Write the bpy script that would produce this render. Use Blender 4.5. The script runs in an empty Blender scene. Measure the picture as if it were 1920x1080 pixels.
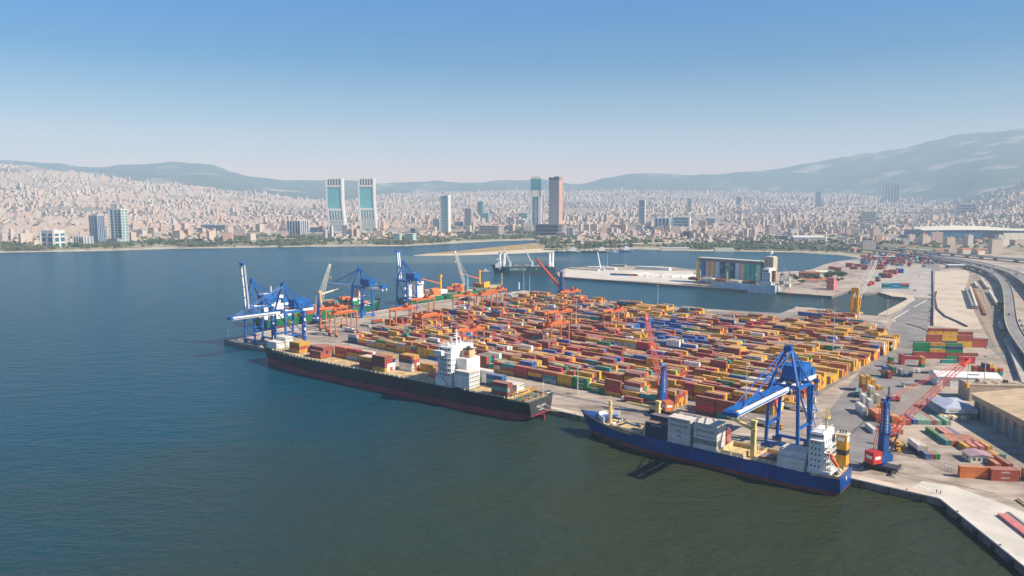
import bpy, math, random
import numpy as np
from mathutils import Matrix, Vector
R = math.radians
rnd = random.Random(7)
sc = bpy.context.scene
C = sc.collection
PI = math.pi

# ------------------------------------------------------------------ camera
CAM_H, CAM_F, HORIZON = 130.0, 1416.0, 372.4
TILT = math.atan((540 - HORIZON) / CAM_F)
cd = bpy.data.cameras.new('camera')
cd.sensor_width = 36.0
cd.lens = CAM_F / 1920 * 36
cd.clip_start = 1.0
cd.clip_end = 60000
cam = bpy.data.objects.new('camera', cd)
C.objects.link(cam)
cam.location = (0, 0, CAM_H)
cam.rotation_euler = (PI / 2 - TILT, 0, 0)
sc.camera = cam

# ------------------------------------------------------------------ sky, sun, exposure
SKY_STRENGTH = 0.10
SKY_RAMP = [(0.0, (2.0, 1.02, 0.72)), (1.0, (0.0, 0.24, 0.58)), (0.045, (1.55, 0.86, 0.64)), (0.10, (0.55, 0.58, 0.56)), (0.17, (0.06, 0.40, 0.58)), (0.26, (0.0, 0.42, 0.80))]
SUN_AZ, SUN_EL = R(-24), R(40)          # azimuth measured from +X towards +Y
world = bpy.data.worlds.new('World')
sc.world = world
world.use_nodes = True
wn, wl = world.node_tree.nodes, world.node_tree.links
bg = wn['Background']
sky = wn.new('ShaderNodeTexSky')
sky.sky_type = 'NISHITA'
sky.sun_disc = False
sky.sun_elevation = SUN_EL
sky.sun_rotation = PI / 2 - SUN_AZ
sky.air_density = 1.0
sky.dust_density = 0.6
sky.ozone_density = 3.0
sky.altitude = 100
tcw = wn.new('ShaderNodeTexCoord')
sxw = wn.new('ShaderNodeSeparateXYZ')
wl.new(tcw.outputs['Generated'], sxw.inputs[0])
rpw = wn.new('ShaderNodeValToRGB')            # the air's own colour with height: pale and warm low down, clear blue above
for i, (p_, c_) in enumerate(SKY_RAMP):
    el = rpw.color_ramp.elements[i] if i < 2 else rpw.color_ramp.elements.new(p_)
    el.position = p_
    el.color = (*c_, 1)
wl.new(sxw.outputs[2], rpw.inputs[0])
mxw = wn.new('ShaderNodeMix'); mxw.data_type = 'RGBA'; mxw.blend_type = 'MULTIPLY'; mxw.inputs[0].default_value = 1.0
wl.new(sky.outputs[0], mxw.inputs[6]); wl.new(rpw.outputs[0], mxw.inputs[7])
wl.new(mxw.outputs[2], bg.inputs['Color'])
bg.inputs['Strength'].default_value = SKY_STRENGTH
sl = bpy.data.lights.new('sun', 'SUN')
sl.energy = 5.0
sl.angle = R(0.53)
sl.color = (1.0, 0.885, 0.70)
sun = bpy.data.objects.new('sun', sl)
C.objects.link(sun)
sdir = Vector((math.cos(SUN_AZ) * math.cos(SUN_EL), math.sin(SUN_AZ) * math.cos(SUN_EL), math.sin(SUN_EL)))
sun.rotation_euler = (-sdir).to_track_quat('-Z', 'Y').to_euler()
sun.location = (300, -100, 400)
sc.view_settings.view_transform = 'Standard'
sc.view_settings.look = 'None'
sc.view_settings.exposure = 0.74
sc.view_settings.gamma = 1.0
sc.view_settings.use_curve_mapping = False
sc.cycles.use_denoising = True
sc.cycles.max_bounces = 5
sc.cycles.diffuse_bounces = 2
sc.cycles.glossy_bounces = 3
sc.cycles.volume_bounces = 2

# ------------------------------------------------------------------ where a point of the photograph meets a level plane
def G(x, y, z=3.0):
    dx, dy = (x - 960) / CAM_F, -(y - 540) / CAM_F
    d = (dx, math.cos(TILT) + dy * math.sin(TILT), -math.sin(TILT) + dy * math.cos(TILT))
    k = (z - CAM_H) / d[2]
    return Vector((d[0] * k, d[1] * k))
def zray(Y, y):
    dy = -(y - 540) / CAM_F
    return CAM_H + Y * (-math.sin(TILT) + dy * math.cos(TILT)) / (math.cos(TILT) + dy * math.sin(TILT))
def colx(X, Y):
    return 960 + CAM_F * X / (Y * math.cos(TILT))
def xcol(x, Y):
    return (x - 960) / CAM_F * Y * math.cos(TILT)
QA = G(420, 637, 3)
QTH = R(-41)
QU = Vector((math.cos(QTH), math.sin(QTH)))
QV = Vector((-math.sin(QTH), math.cos(QTH)))
def W(s, t):
    return QA + QU * s + QV * t
def ST(x, y, z=3.0):
    d = G(x, y, z) - QA
    return d.dot(QU), d.dot(QV)

# ------------------------------------------------------------------ mesh builder
class MB:
    def __init__(self):
        self.v, self.f, self.m = [], [], []
    def poly(self, pts, m=0):
        n = len(self.v)
        self.v += [tuple(p) for p in pts]
        self.f.append(tuple(range(n, n + len(pts))))
        self.m.append(m)
    def mesh(self, vs, fs, m=0):
        n = len(self.v)
        self.v += [tuple(p) for p in vs]
        self.f += [tuple(i + n for i in q) for q in fs]
        self.m += [m] * len(fs) if isinstance(m, int) else list(m)
    def box(self, x, y, z, sx, sy, sz, m=0, rz=0.0, top=1.0, bottom=True, mtop=None):
        """box on its base point (x, y, z)"""
        c, s = math.cos(rz), math.sin(rz)
        vs = []
        for zz, k in ((0, 1.0), (sz, top)):
            for a, b in ((-1, -1), (1, -1), (1, 1), (-1, 1)):
                px, py = a * sx / 2 * k, b * sy / 2 * k
                vs.append((x + px * c - py * s, y + px * s + py * c, z + zz))
        fs = [(4, 5, 6, 7), (0, 1, 5, 4), (1, 2, 6, 5), (2, 3, 7, 6), (3, 0, 4, 7)]
        ms = [m if mtop is None else mtop, m, m, m, m]
        if bottom:
            fs.append((3, 2, 1, 0)); ms.append(m)
        self.mesh(vs, fs, ms)
    def span(self, x0, x1, y0, y1, z0, z1, m=0, mtop=None):
        self.box((x0 + x1) / 2, (y0 + y1) / 2, z0, abs(x1 - x0), abs(y1 - y0), z1 - z0, m, mtop=mtop)
    def beam(self, a, b, w, h=None, m=0, up=(0, 0, 1), w2=None, h2=None):
        a, b = Vector(a), Vector(b)
        h = w if h is None else h
        w2 = w if w2 is None else w2
        h2 = h if h2 is None else h2
        d = (b - a).normalized()
        upv = Vector(up)
        if abs(d.dot(upv)) > 0.97:
            upv = Vector((1, 0, 0)) if abs(d.x) < 0.9 else Vector((0, 1, 0))
        r = d.cross(upv).normalized()
        t = r.cross(d).normalized()
        vs = []
        for p, ww, hh in ((a, w, h), (b, w2, h2)):
            for i, j in ((-1, -1), (1, -1), (1, 1), (-1, 1)):
                vs.append(p + r * (i * ww / 2) + t * (j * hh / 2))
        self.mesh(vs, [(0, 1, 5, 4), (1, 2, 6, 5), (2, 3, 7, 6), (3, 0, 4, 7), (3, 2, 1, 0), (4, 5, 6, 7)], m)
    def tube(self, a, b, r, r2=None, n=8, m=0, cap=True):
        a, b = Vector(a), Vector(b)
        r2 = r if r2 is None else r2
        d = (b - a).normalized()
        q = d.to_track_quat('Z', 'Y')
        vs = []
        for p, rr in ((a, r), (b, r2)):
            for i in range(n):
                t = 2 * PI * i / n
                vs.append(p + q @ Vector((math.cos(t) * rr, math.sin(t) * rr, 0)))
        fs = [(i, (i + 1) % n, n + (i + 1) % n, n + i) for i in range(n)]
        if cap:
            fs += [tuple(range(n - 1, -1, -1)), tuple(range(n, 2 * n))]
        self.mesh(vs, fs, m)
    def prism(self, pts, z0, z1, m=0, mtop=None, bottom=False):
        """pts counter-clockwise"""
        a = sum(p[0] * q[1] - q[0] * p[1] for p, q in zip(pts, list(pts[1:]) + [pts[0]]))
        if a < 0:
            pts = list(pts)[::-1]
        n = len(pts)
        vs = [(p[0], p[1], z0) for p in pts] + [(p[0], p[1], z1) for p in pts]
        fs = [(i, (i + 1) % n, n + (i + 1) % n, n + i) for i in range(n)] + [tuple(range(n, 2 * n))]
        ms = [m] * n + [m if mtop is None else mtop]
        if bottom:
            fs.append(tuple(range(n - 1, -1, -1))); ms.append(m)
        self.mesh(vs, fs, ms)
    def ball(self, x, y, z, r, m=0, n=10, k=6, rz=None):
        rz = r if rz is None else rz
        vs, fs = [], []
        for j in range(1, k):
            p = PI * j / k
            for i in range(n):
                t = 2 * PI * i / n
                vs.append((x + r * math.sin(p) * math.cos(t), y + r * math.sin(p) * math.sin(t), z + rz * math.cos(p)))
        vs += [(x, y, z + rz), (x, y, z - rz)]
        N = len(vs)
        for j in range(k - 2):
            for i in range(n):
                a, b = j * n + i, j * n + (i + 1) % n
                fs.append((a, a + n, b + n, b))
        for i in range(n):
            fs.append((N - 2, i, (i + 1) % n))
            fs.append((N - 1, (k - 2) * n + (i + 1) % n, (k - 2) * n + i))
        self.mesh(vs, fs, m)
    def lattice(self, a, b, w0, w1, n, chord=0.35, lace=0.18, m=0, up=(0, 0, 1)):
        """square truss from a to b"""
        a, b = Vector(a), Vector(b)
        d = (b - a).normalized()
        upv = Vector(up)
        if abs(d.dot(upv)) > 0.97:
            upv = Vector((1, 0, 0))
        r = d.cross(upv).normalized()
        t = r.cross(d).normalized()
        def corner(k, i):
            p = a.lerp(b, k / n)
            w = w0 + (w1 - w0) * k / n
            s = ((-1, -1), (1, -1), (1, 1), (-1, 1))[i % 4]
            return p + r * (s[0] * w / 2) + t * (s[1] * w / 2)
        for i in range(4):
            self.beam(corner(0, i), corner(n, i), chord, m=m)
        for k in range(n):
            for i in range(4):
                if k % 2:
                    self.beam(corner(k, i), corner(k + 1, i + 1), lace, m=m)
                else:
                    self.beam(corner(k, i + 1), corner(k + 1, i), lace, m=m)
    def data(self, name, mats, smooth=False):
        me = bpy.data.meshes.new(name)
        me.from_pydata(self.v, [], self.f)
        for x in mats:
            me.materials.append(x)
        me.polygons.foreach_set('material_index', self.m)
        if smooth:
            me.polygons.foreach_set('use_smooth', [True] * len(self.f))
        me.update()
        return me
    def build(self, name, mats, parent=None, smooth=False, loc=None, rz=None):
        if not isinstance(mats, (list, tuple)):
            mats = [mats]
        o = bpy.data.objects.new(name, self.data(name, mats, smooth))
        C.objects.link(o)
        if parent is not None:
            o.parent = parent
        if loc is not None:
            o.location = loc
        if rz is not None:
            o.rotation_euler = (0, 0, rz)
        return o

def np_mesh(name, verts, quads, mat_idx, mats, parent=None):
    """fast mesh of quads from arrays"""
    me = bpy.data.meshes.new(name)
    nv, nq = len(verts), len(quads)
    me.vertices.add(nv)
    me.vertices.foreach_set('co', np.asarray(verts, dtype=np.float32).ravel())
    me.loops.add(nq * 4)
    me.loops.foreach_set('vertex_index', np.asarray(quads, dtype=np.int32).ravel())
    me.polygons.add(nq)
    me.polygons.foreach_set('loop_start', np.arange(0, nq * 4, 4, dtype=np.int32))
    me.polygons.foreach_set('loop_total', np.full(nq, 4, dtype=np.int32))
    for x in mats:
        me.materials.append(x)
    me.polygons.foreach_set('material_index', np.asarray(mat_idx, dtype=np.int32))
    me.polygons.foreach_set('use_smooth', [False] * nq)
    me.update(calc_edges=True)
    me.validate()
    o = bpy.data.objects.new(name, me)
    C.objects.link(o)
    if parent is not None:
        o.parent = parent
    return o

def np_boxes(cx, cy, cz, sx, sy, sz, rz):
    """arrays of boxes without a floor: verts, quads (per box: top, four sides)"""
    n = len(cx)
    a = np.array([-1, 1, 1, -1]) / 2.0
    b = np.array([-1, -1, 1, 1]) / 2.0
    c, s = np.cos(rz)[:, None], np.sin(rz)[:, None]
    px, py = a[None] * sx[:, None], b[None] * sy[:, None]
    X, Y = cx[:, None] + px * c - py * s, cy[:, None] + px * s + py * c
    V = np.zeros((n, 8, 3))
    V[:, :4, 0] = X; V[:, 4:, 0] = X
    V[:, :4, 1] = Y; V[:, 4:, 1] = Y
    V[:, :4, 2] = cz[:, None]; V[:, 4:, 2] = (cz + sz)[:, None]
    q = np.array([(4, 5, 6, 7), (0, 1, 5, 4), (1, 2, 6, 5), (2, 3, 7, 6), (3, 0, 4, 7)])
    Q = (np.arange(n) * 8)[:, None, None] + q[None]
    return V.reshape(-1, 3), Q.reshape(-1, 4)

# ------------------------------------------------------------------ things
def tag(o, label, cat, group=None):
    o['label'] = label
    o['category'] = cat
    if group:
        o['group'] = group
    return o
def thing(name, label, cat, loc=(0, 0, 0), rz=0.0, group=None):
    o = bpy.data.objects.new(name, None)
    o.empty_display_size = 0.5
    C.objects.link(o)
    o.location = loc
    o.rotation_euler = (0, 0, rz)
    return tag(o, label, cat, group)
def structure(o):
    o['kind'] = 'structure'
    return o
def stuff(o):
    o['kind'] = 'stuff'
    return o
def dup(root, loc, rz, label=None, group=None, scale=None):
    r = root.copy()
    C.objects.link(r)
    r.location = loc
    r.rotation_euler = (0, 0, rz)
    if scale:
        r.scale = (scale, scale, scale)
    if label:
        r['label'] = label
    if group:
        r['group'] = group
    for ch in list(root.children):
        c = ch.copy()
        C.objects.link(c)
        c.parent = r
        for g in ch.children:
            d = g.copy()
            C.objects.link(d)
            d.parent = c
    return r
def V3(p, z):
    return (p[0], p[1], z)

# ------------------------------------------------------------------ materials
def mat(name, col, rough=0.6, var=0.22, scale=0.35, metal=0.0, bump=0.0, bscale=6.0, col2=None, thr=0.55, spec=0.4, coords='Object', detail=5.0):
    m = bpy.data.materials.new(name)
    m.use_nodes = True
    n, l = m.node_tree.nodes, m.node_tree.links
    b = n['Principled BSDF']
    b.inputs['Roughness'].default_value = rough
    b.inputs['Metallic'].default_value = metal
    b.inputs['Specular IOR Level'].default_value = spec
    tc = n.new('ShaderNodeTexCoord')
    nz = n.new('ShaderNodeTexNoise')
    nz.inputs['Scale'].default_value = scale
    nz.inputs['Detail'].default_value = detail
    nz.inputs['Roughness'].default_value = 0.62
    if coords == 'World':
        gp = n.new('ShaderNodeNewGeometry')
        src = gp.outputs['Position']
    else:
        src = tc.outputs['Object']
    l.new(src, nz.inputs['Vector'])
    mx = n.new('ShaderNodeMix')
    mx.data_type = 'RGBA'
    c2 = col2 if col2 is not None else tuple(c * (1 - var) for c in col)
    c1 = col if col2 is not None else tuple(min(1, c * (1 + var * 0.6)) for c in col)
    mx.inputs[6].default_value = (*c1, 1)
    mx.inputs[7].default_value = (*c2, 1)
    rp = n.new('ShaderNodeValToRGB')
    lo, hi = (0.35, 0.68) if col2 is None else (thr - 0.06, thr + 0.08)
    rp.color_ramp.elements[0].position = lo
    rp.color_ramp.elements[1].position = hi
    l.new(nz.outputs['Fac'], rp.inputs[0])
    l.new(rp.outputs[0], mx.inputs[0])
    l.new(mx.outputs[2], b.inputs['Base Color'])
    if bump:
        nb = n.new('ShaderNodeTexNoise')
        nb.inputs['Scale'].default_value = bscale
        nb.inputs['Detail'].default_value = 4
        l.new(src, nb.inputs['Vector'])
        bp = n.new('ShaderNodeBump')
        bp.inputs['Strength'].default_value = bump
        bp.inputs['Distance'].default_value = 0.1
        l.new(nb.outputs['Fac'], bp.inputs['Height'])
        l.new(bp.outputs[0], b.inputs['Normal'])
    m['noise'] = 1
    return m

def facade(name, wall, glass, floor_h=3.2, bay=3.4, v0=0.32, v1=0.78, h0=0.2, h1=0.8, rough=0.6):
    """distant facade: rows of window openings as flat print on walls too far off to show them singly"""
    m = bpy.data.materials.new(name)
    m.use_nodes = True
    n, l = m.node_tree.nodes, m.node_tree.links
    b = n['Principled BSDF']
    gp = n.new('ShaderNodeNewGeometry')
    sx = n.new('ShaderNodeSeparateXYZ')
    l.new(gp.outputs['Position'], sx.inputs[0])
    def math_(op, a, c=None):
        k = n.new('ShaderNodeMath')
        k.operation = op
        for i, q in ((0, a), (1, c)):
            if q is None:
                continue
            if isinstance(q, (int, float)):
                k.inputs[i].default_value = q
            else:
                l.new(q, k.inputs[i])
        return k.outputs[0]
    fz = math_('FRACT', math_('DIVIDE', sx.outputs[2], floor_h))
    hx = math_('ADD', math_('MULTIPLY', sx.outputs[0], 0.83), math_('MULTIPLY', sx.outputs[1], 0.61))
    fx = math_('FRACT', math_('DIVIDE', hx, bay))
    w = math_('MULTIPLY', math_('MULTIPLY', math_('GREATER_THAN', fz, v0), math_('LESS_THAN', fz, v1)), math_('MULTIPLY', math_('GREATER_THAN', fx, h0), math_('LESS_THAN', fx, h1)))
    nz = n.new('ShaderNodeTexNoise')
    nz.inputs['Scale'].default_value = 0.02
    l.new(gp.outputs['Position'], nz.inputs['Vector'])
    m1 = n.new('ShaderNodeMix'); m1.data_type = 'RGBA'
    m1.inputs[6].default_value = (*[c * 0.86 for c in wall], 1)
    m1.inputs[7].default_value = (*[min(1, c * 1.08) for c in wall], 1)
    l.new(nz.outputs['Fac'], m1.inputs[0])
    m2 = n.new('ShaderNodeMix'); m2.data_type = 'RGBA'
    l.new(w, m2.inputs[0])
    l.new(m1.outputs[2], m2.inputs[6])
    m2.inputs[7].default_value = (*glass, 1)
    l.new(m2.outputs[2], b.inputs['Base Color'])
    b.inputs['Roughness'].default_value = rough
    return m
def plain(name, col, rough=0.5, metal=0.0):
    return mat(name, col, rough, 0.12, 0.5, metal)

def hull_paint(name, col, rough=0.45, rust=0.35):
    """ship side paint with rust runs and scuffed bands, kept to the plate"""
    m = mat(name, col, rough, 0.35, 0.12)
    n, l = m.node_tree.nodes, m.node_tree.links
    b = n['Principled BSDF']
    src = b.inputs['Base Color'].links[0].from_socket
    tc = n.new('ShaderNodeTexCoord')
    mp = n.new('ShaderNodeMapping'); mp.inputs['Scale'].default_value = (0.45, 0.45, 0.05)
    l.new(tc.outputs['Object'], mp.inputs[0])
    nz = n.new('ShaderNodeTexNoise'); nz.inputs['Scale'].default_value = 1.0; nz.inputs['Detail'].default_value = 7
    l.new(mp.outputs[0], nz.inputs['Vector'])
    rp = n.new('ShaderNodeValToRGB'); rp.color_ramp.elements[0].position = 0.55; rp.color_ramp.elements[1].position = 0.72
    rp.color_ramp.elements[1].color = (rust, rust, rust, 1)
    l.new(nz.outputs['Fac'], rp.inputs[0])
    mx = n.new('ShaderNodeMix'); mx.data_type = 'RGBA'
    l.new(rp.outputs[0], mx.inputs[0]); l.new(src, mx.inputs[6]); mx.inputs[7].default_value = (0.20, 0.12, 0.09, 1)
    l.new(mx.outputs[2], b.inputs['Base Color'])
    return m
M = {}
M['concrete'] = mat('concrete', (0.46, 0.41, 0.36), 0.85, 0.25, 0.03, coords='World', bump=0.25, bscale=0.8)
M['wall_edge'] = mat('quay wall', (0.20, 0.17, 0.15), 0.9, 0.4, 0.15, coords='World', bump=0.5, bscale=0.6)
M['white'] = mat('white paint', (0.78, 0.78, 0.76), 0.45, 0.12, 0.12)
M['offwhite'] = mat('cream paint', (0.72, 0.66, 0.52), 0.5, 0.15, 0.2)
M['blue'] = mat('crane blue', (0.006, 0.115, 0.42), 0.45, 0.25, 0.2)
M['blue2'] = mat('deep blue', (0.006, 0.07, 0.24), 0.5, 0.25, 0.2)
M['skyblue'] = mat('pale blue paint', (0.05, 0.27, 0.45), 0.5, 0.2, 0.2)
M['orange'] = mat('gantry orange', (0.62, 0.17, 0.055), 0.55, 0.28, 0.25)
M['red'] = mat('signal red', (0.50, 0.035, 0.03), 0.5, 0.25, 0.3)
M['yellow'] = mat('safety yellow', (0.72, 0.36, 0.02), 0.5, 0.2, 0.3)
M['paleyellow'] = mat('pale yellow paint', (0.74, 0.56, 0.22), 0.5, 0.18, 0.3)
M['black'] = mat('black rubber', (0.018, 0.018, 0.02), 0.7, 0.3, 0.8)
M['dark'] = mat('dark steel', (0.05, 0.05, 0.055), 0.6, 0.35, 0.6)
M['grey'] = mat('grey steel', (0.30, 0.30, 0.30), 0.55, 0.2, 0.3)
M['glass'] = mat('window glass', (0.02, 0.045, 0.06), 0.12, 0.3, 0.3)
M['hatch'] = mat('hatch cover buff', (0.55, 0.40, 0.21), 0.75, 0.35, 0.25)
M['deck'] = mat('deck green', (0.16, 0.19, 0.17), 0.8, 0.4, 0.3)
M['rust'] = mat('rust', (0.26, 0.10, 0.05), 0.8, 0.4, 0.4)
M['lattice_white'] = mat('boom white', (0.66, 0.62, 0.56), 0.5, 0.15, 0.4)
M['lattice_red'] = mat('boom red', (0.62, 0.07, 0.04), 0.5, 0.2, 0.4)
M['text_white'] = mat('white lettering', (0.8, 0.8, 0.78), 0.5, 0.05, 1)
M['text_dark'] = mat('dark lettering', (0.02, 0.02, 0.03), 0.5, 0.05, 1)
M['text_blue'] = mat('blue lettering', (0.02, 0.06, 0.28), 0.5, 0.05, 1)
def grime(m, amount=0.45, scale=0.6):
    return m

# lettering: flat print, a mesh made from the built-in font, facing -Y, centred on its middle
_txt = {}
def text_mesh(s, size, mt):
    key = (s, size, mt.name)
    if key not in _txt:
        cu = bpy.data.curves.new('lettering', 'FONT')
        cu.body = s
        cu.size = size
        cu.align_x = 'CENTER'
        cu.align_y = 'CENTER'
        cu.resolution_u = 2
        cu.extrude = 0.02
        o = bpy.data.objects.new('lettering', cu)
        C.objects.link(o)
        bpy.context.view_layer.update()
        dg = bpy.context.evaluated_depsgraph_get()
        me = bpy.data.meshes.new_from_object(o.evaluated_get(dg))
        bpy.data.objects.remove(o)
        me.transform(Matrix.Rotation(PI / 2, 4, 'X'))
        me.materials.clear()
        me.materials.append(mt)
        _txt[key] = me
    return _txt[key]
def lettering(s, size, mt, parent, loc, rz=0.0, squash=1.0, name='lettering'):
    o = bpy.data.objects.new(name, text_mesh(s, size, mt))
    C.objects.link(o)
    o.parent = parent
    o.location = loc
    o.rotation_euler = (0, 0, rz)
    if squash != 1.0:
        o.scale = (squash, 1, 1)
    return o
# ================================================================== water
def water_mat():
    m = bpy.data.materials.new('sea water')
    m.use_nodes = True
    n, l = m.node_tree.nodes, m.node_tree.links
    b = n['Principled BSDF']
    b.inputs['Roughness'].default_value = 0.24
    b.inputs['IOR'].default_value = 1.33
    b.inputs['Specular IOR Level'].default_value = 0.15
    gp = n.new('ShaderNodeNewGeometry')
    # turbid olive water by the quays, sky's reflected blue painted in farther out
    sx = n.new('ShaderNodeSeparateXYZ')
    l.new(gp.outputs['Position'], sx.inputs[0])
    nz = n.new('ShaderNodeTexNoise')
    nz.inputs['Scale'].default_value = 0.0045
    nz.inputs['Detail'].default_value = 5
    nz.inputs['Distortion'].default_value = 0.6
    l.new(gp.outputs['Position'], nz.inputs['Vector'])
    a = n.new('ShaderNodeMath'); a.operation = 'MULTIPLY_ADD'
    l.new(sx.outputs[1], a.inputs[0]); a.inputs[1].default_value = 0.0016; a.inputs[2].default_value = -0.72
    a2 = n.new('ShaderNodeMath'); a2.operation = 'MULTIPLY_ADD'
    l.new(sx.outputs[0], a2.inputs[0]); a2.inputs[1].default_value = -0.0022; l.new(a.outputs[0], a2.inputs[2])
    a3 = n.new('ShaderNodeMath'); a3.operation = 'ADD'
    l.new(a2.outputs[0], a3.inputs[0]); l.new(nz.outputs['Fac'], a3.inputs[1])
    rp = n.new('ShaderNodeValToRGB')
    e = rp.color_ramp.elements
    e[0].position = 0.22; e[0].color = (0.033, 0.042, 0.020, 1)
    e[1].position = 0.9; e[1].color = (0.0, 0.052, 0.090, 1)
    l.new(a3.outputs[0], rp.inputs[0])
    # wind lanes and drifting silt, long and thin
    m0 = n.new('ShaderNodeMapping'); m0.inputs['Scale'].default_value = (0.0016, 0.0105, 1); m0.inputs['Rotation'].default_value = (0, 0, R(-9))
    l.new(gp.outputs['Position'], m0.inputs[0])
    n0 = n.new('ShaderNodeTexNoise'); n0.inputs['Scale'].default_value = 1.0; n0.inputs['Detail'].default_value = 6; n0.inputs['Distortion'].default_value = 0.8
    l.new(m0.outputs[0], n0.inputs['Vector'])
    a4 = n.new('ShaderNodeMath'); a4.operation = 'MULTIPLY_ADD'
    l.new(n0.outputs['Fac'], a4.inputs[0]); a4.inputs[1].default_value = 0.7; a4.inputs[2].default_value = -0.35
    a5 = n.new('ShaderNodeMath'); a5.operation = 'ADD'
    l.new(a3.outputs[0], a5.inputs[0]); l.new(a4.outputs[0], a5.inputs[1])
    l.new(a5.outputs[0], rp.inputs[0])
    # pale shallow bar off the tip of the sand spit
    sp = G(835, 486, 0)
    ms = n.new('ShaderNodeMapping'); ms.vector_type = 'POINT'
    ms.inputs['Location'].default_value = (-sp.x / 330, -sp.y / 130, 0); ms.inputs['Scale'].default_value = (1 / 330, 1 / 130, 1)
    l.new(gp.outputs['Position'], ms.inputs[0])
    ln = n.new('ShaderNodeVectorMath'); ln.operation = 'LENGTH'; l.new(ms.outputs[0], ln.inputs[0])
    ad = n.new('ShaderNodeMath'); ad.operation = 'MULTIPLY_ADD'; l.new(n0.outputs['Fac'], ad.inputs[0]); ad.inputs[1].default_value = 0.8; l.new(ln.outputs['Value'], ad.inputs[2])
    rs = n.new('ShaderNodeValToRGB'); rs.color_ramp.elements[0].position = 0.75; rs.color_ramp.elements[0].color = (0.7, 0.7, 0.7, 1); rs.color_ramp.elements[1].position = 1.4 / 1.0 if False else 1.0; rs.color_ramp.elements[1].color = (0, 0, 0, 1)
    dv_ = n.new('ShaderNodeMath'); dv_.operation = 'MULTIPLY'; l.new(ad.outputs[0], dv_.inputs[0]); dv_.inputs[1].default_value = 0.72
    l.new(dv_.outputs[0], rs.inputs[0])
    mxs = n.new('ShaderNodeMix'); mxs.data_type = 'RGBA'
    l.new(rs.outputs[0], mxs.inputs[0]); l.new(rp.outputs[0], mxs.inputs[6]); mxs.inputs[7].default_value = (0.11, 0.15, 0.13, 1)
    l.new(mxs.outputs[2], b.inputs['Base Color'])
    mp = n.new('ShaderNodeMapping')
    mp.inputs['Scale'].default_value = (0.55, 1.0, 1.0)
    mp.inputs['Rotation'].default_value = (0, 0, R(12))
    l.new(gp.outputs['Position'], mp.inputs[0])
    hsum = None
    for scl, amp in ((0.09, 1.0), (0.33, 0.55), (1.1, 0.20)):
        k = n.new('ShaderNodeTexNoise')
        k.inputs['Scale'].default_value = scl
        k.inputs['Detail'].default_value = 3
        l.new(mp.outputs[0], k.inputs['Vector'])
        mm = n.new('ShaderNodeMath'); mm.operation = 'MULTIPLY_ADD'
        l.new(k.outputs['Fac'], mm.inputs[0]); mm.inputs[1].default_value = amp
        if hsum is not None:
            l.new(hsum, mm.inputs[2])
        hsum = mm.outputs[0]
    bp = n.new('ShaderNodeBump')
    bp.inputs['Strength'].default_value = 0.9
    bp.inputs['Distance'].default_value = 2.2
    l.new(hsum, bp.inputs['Height'])
    l.new(bp.outputs[0], b.inputs['Normal'])
    return m
w_ = MB()
for i in range(8):
    for j in range(8):
        x0, x1 = -14000 + 3500 * i, -10500 + 3500 * i
        y0, y1 = -3000 + 1500 * j, -1500 + 1500 * j
        w_.poly([(x0, y0, 0), (x1, y0, 0), (x1, y1, 0), (x0, y1, 0)])
structure(w_.build('sea', water_mat()))

# ================================================================== terrain
from mathutils import noise as mnoise
SHORE = [(-900, 480), (-300, 476), (0, 473.5), (200, 470), (320, 466), (420, 465), (520, 463), (640, 462), (760, 461), (860, 455.5), (940, 451.5), (1000, 449.8), (1010, 452), (1025, 470), (1060, 471),
         (1130, 467.5), (1180, 466), (1270, 470), (1380, 471), (1500, 473), (1580, 478), (1612, 483), (1640, 484), (2000, 486), (2900, 486)]
RIDGE1 = [(-900, 300), (-300, 300), (0, 307), (50, 311), (100, 318), (150, 323), (190, 330), (240, 337), (290, 345), (340, 348), (400, 352), (470, 361), (520, 369), (560, 374), (640, 378), (700, 368), (760, 362), (830, 358), (900, 358), (1000, 356), (1200, 358),
          (1400, 360), (1600, 364), (1700, 372), (1760, 377), (1800, 371), (1850, 360), (1920, 343), (2050, 325), (2900, 320)]
RY1 = [(-900, 5600), (300, 5600), (640, 6600), (800, 8200), (1500, 8200), (1700, 7000), (1850, 5600), (2900, 5200)]
RIDGE2 = [(-900, 290), (-300, 292), (0, 299), (80, 306), (150, 313), (200, 313), (250, 309), (290, 307), (330, 306), (380, 307), (410, 312), (430, 318), (480, 330), (560, 334), (640, 339), (700, 343), (760, 345), (830, 341), (900, 338), (1000, 337), (1080, 345),
          (1110, 338), (1140, 331), (1170, 326), (1210, 323), (1250, 323), (1300, 326), (1350, 326), (1400, 322), (1480, 311), (1560, 299), (1640, 282), (1720, 264), (1800, 250), (1920, 235), (2100, 222), (2900, 215)]
def tab(t, x):
    xs, ys = zip(*t)
    return float(np.interp(x, xs, ys))
def shore_Y(x):
    return G(960, tab(SHORE, x), 0.8).y
_tc = {}
def col_profile(x):
    k = round(x / 4)
    if k not in _tc:
        x = k * 4
        Ys = shore_Y(x)
        Y1 = tab(RY1, x)
        z1 = zray(Y1, tab(RIDGE1, x))
        z2 = zray(10500, tab(RIDGE2, x))
        Yf = min(max(Ys + 700, 2500), 3300)
        # plain, long concave rise to the first ridge, a dip, the far mountains
        pts = [(Ys, 1.0), (Ys + 25, 2.4), (Ys + 300, 3.2 if x < 1600 else 2.4), (Yf, 7.0)]
        for f in (0.2, 0.4, 0.6, 0.8, 0.93, 1.0):
            pts.append((Yf + (Y1 - Yf) * f, 7 + (z1 - 7) * (f ** 1.35)))
        zd = min(z1, z2) * 0.75
        pts += [(Y1 + 700, zd if z2 > z1 * 0.9 else z1 - 60), (10500, z2), (11500, z2 * 0.8), (14000, z2 * 0.5)]
        _tc[k] = tuple(zip(*pts))
    return _tc[k]
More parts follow.
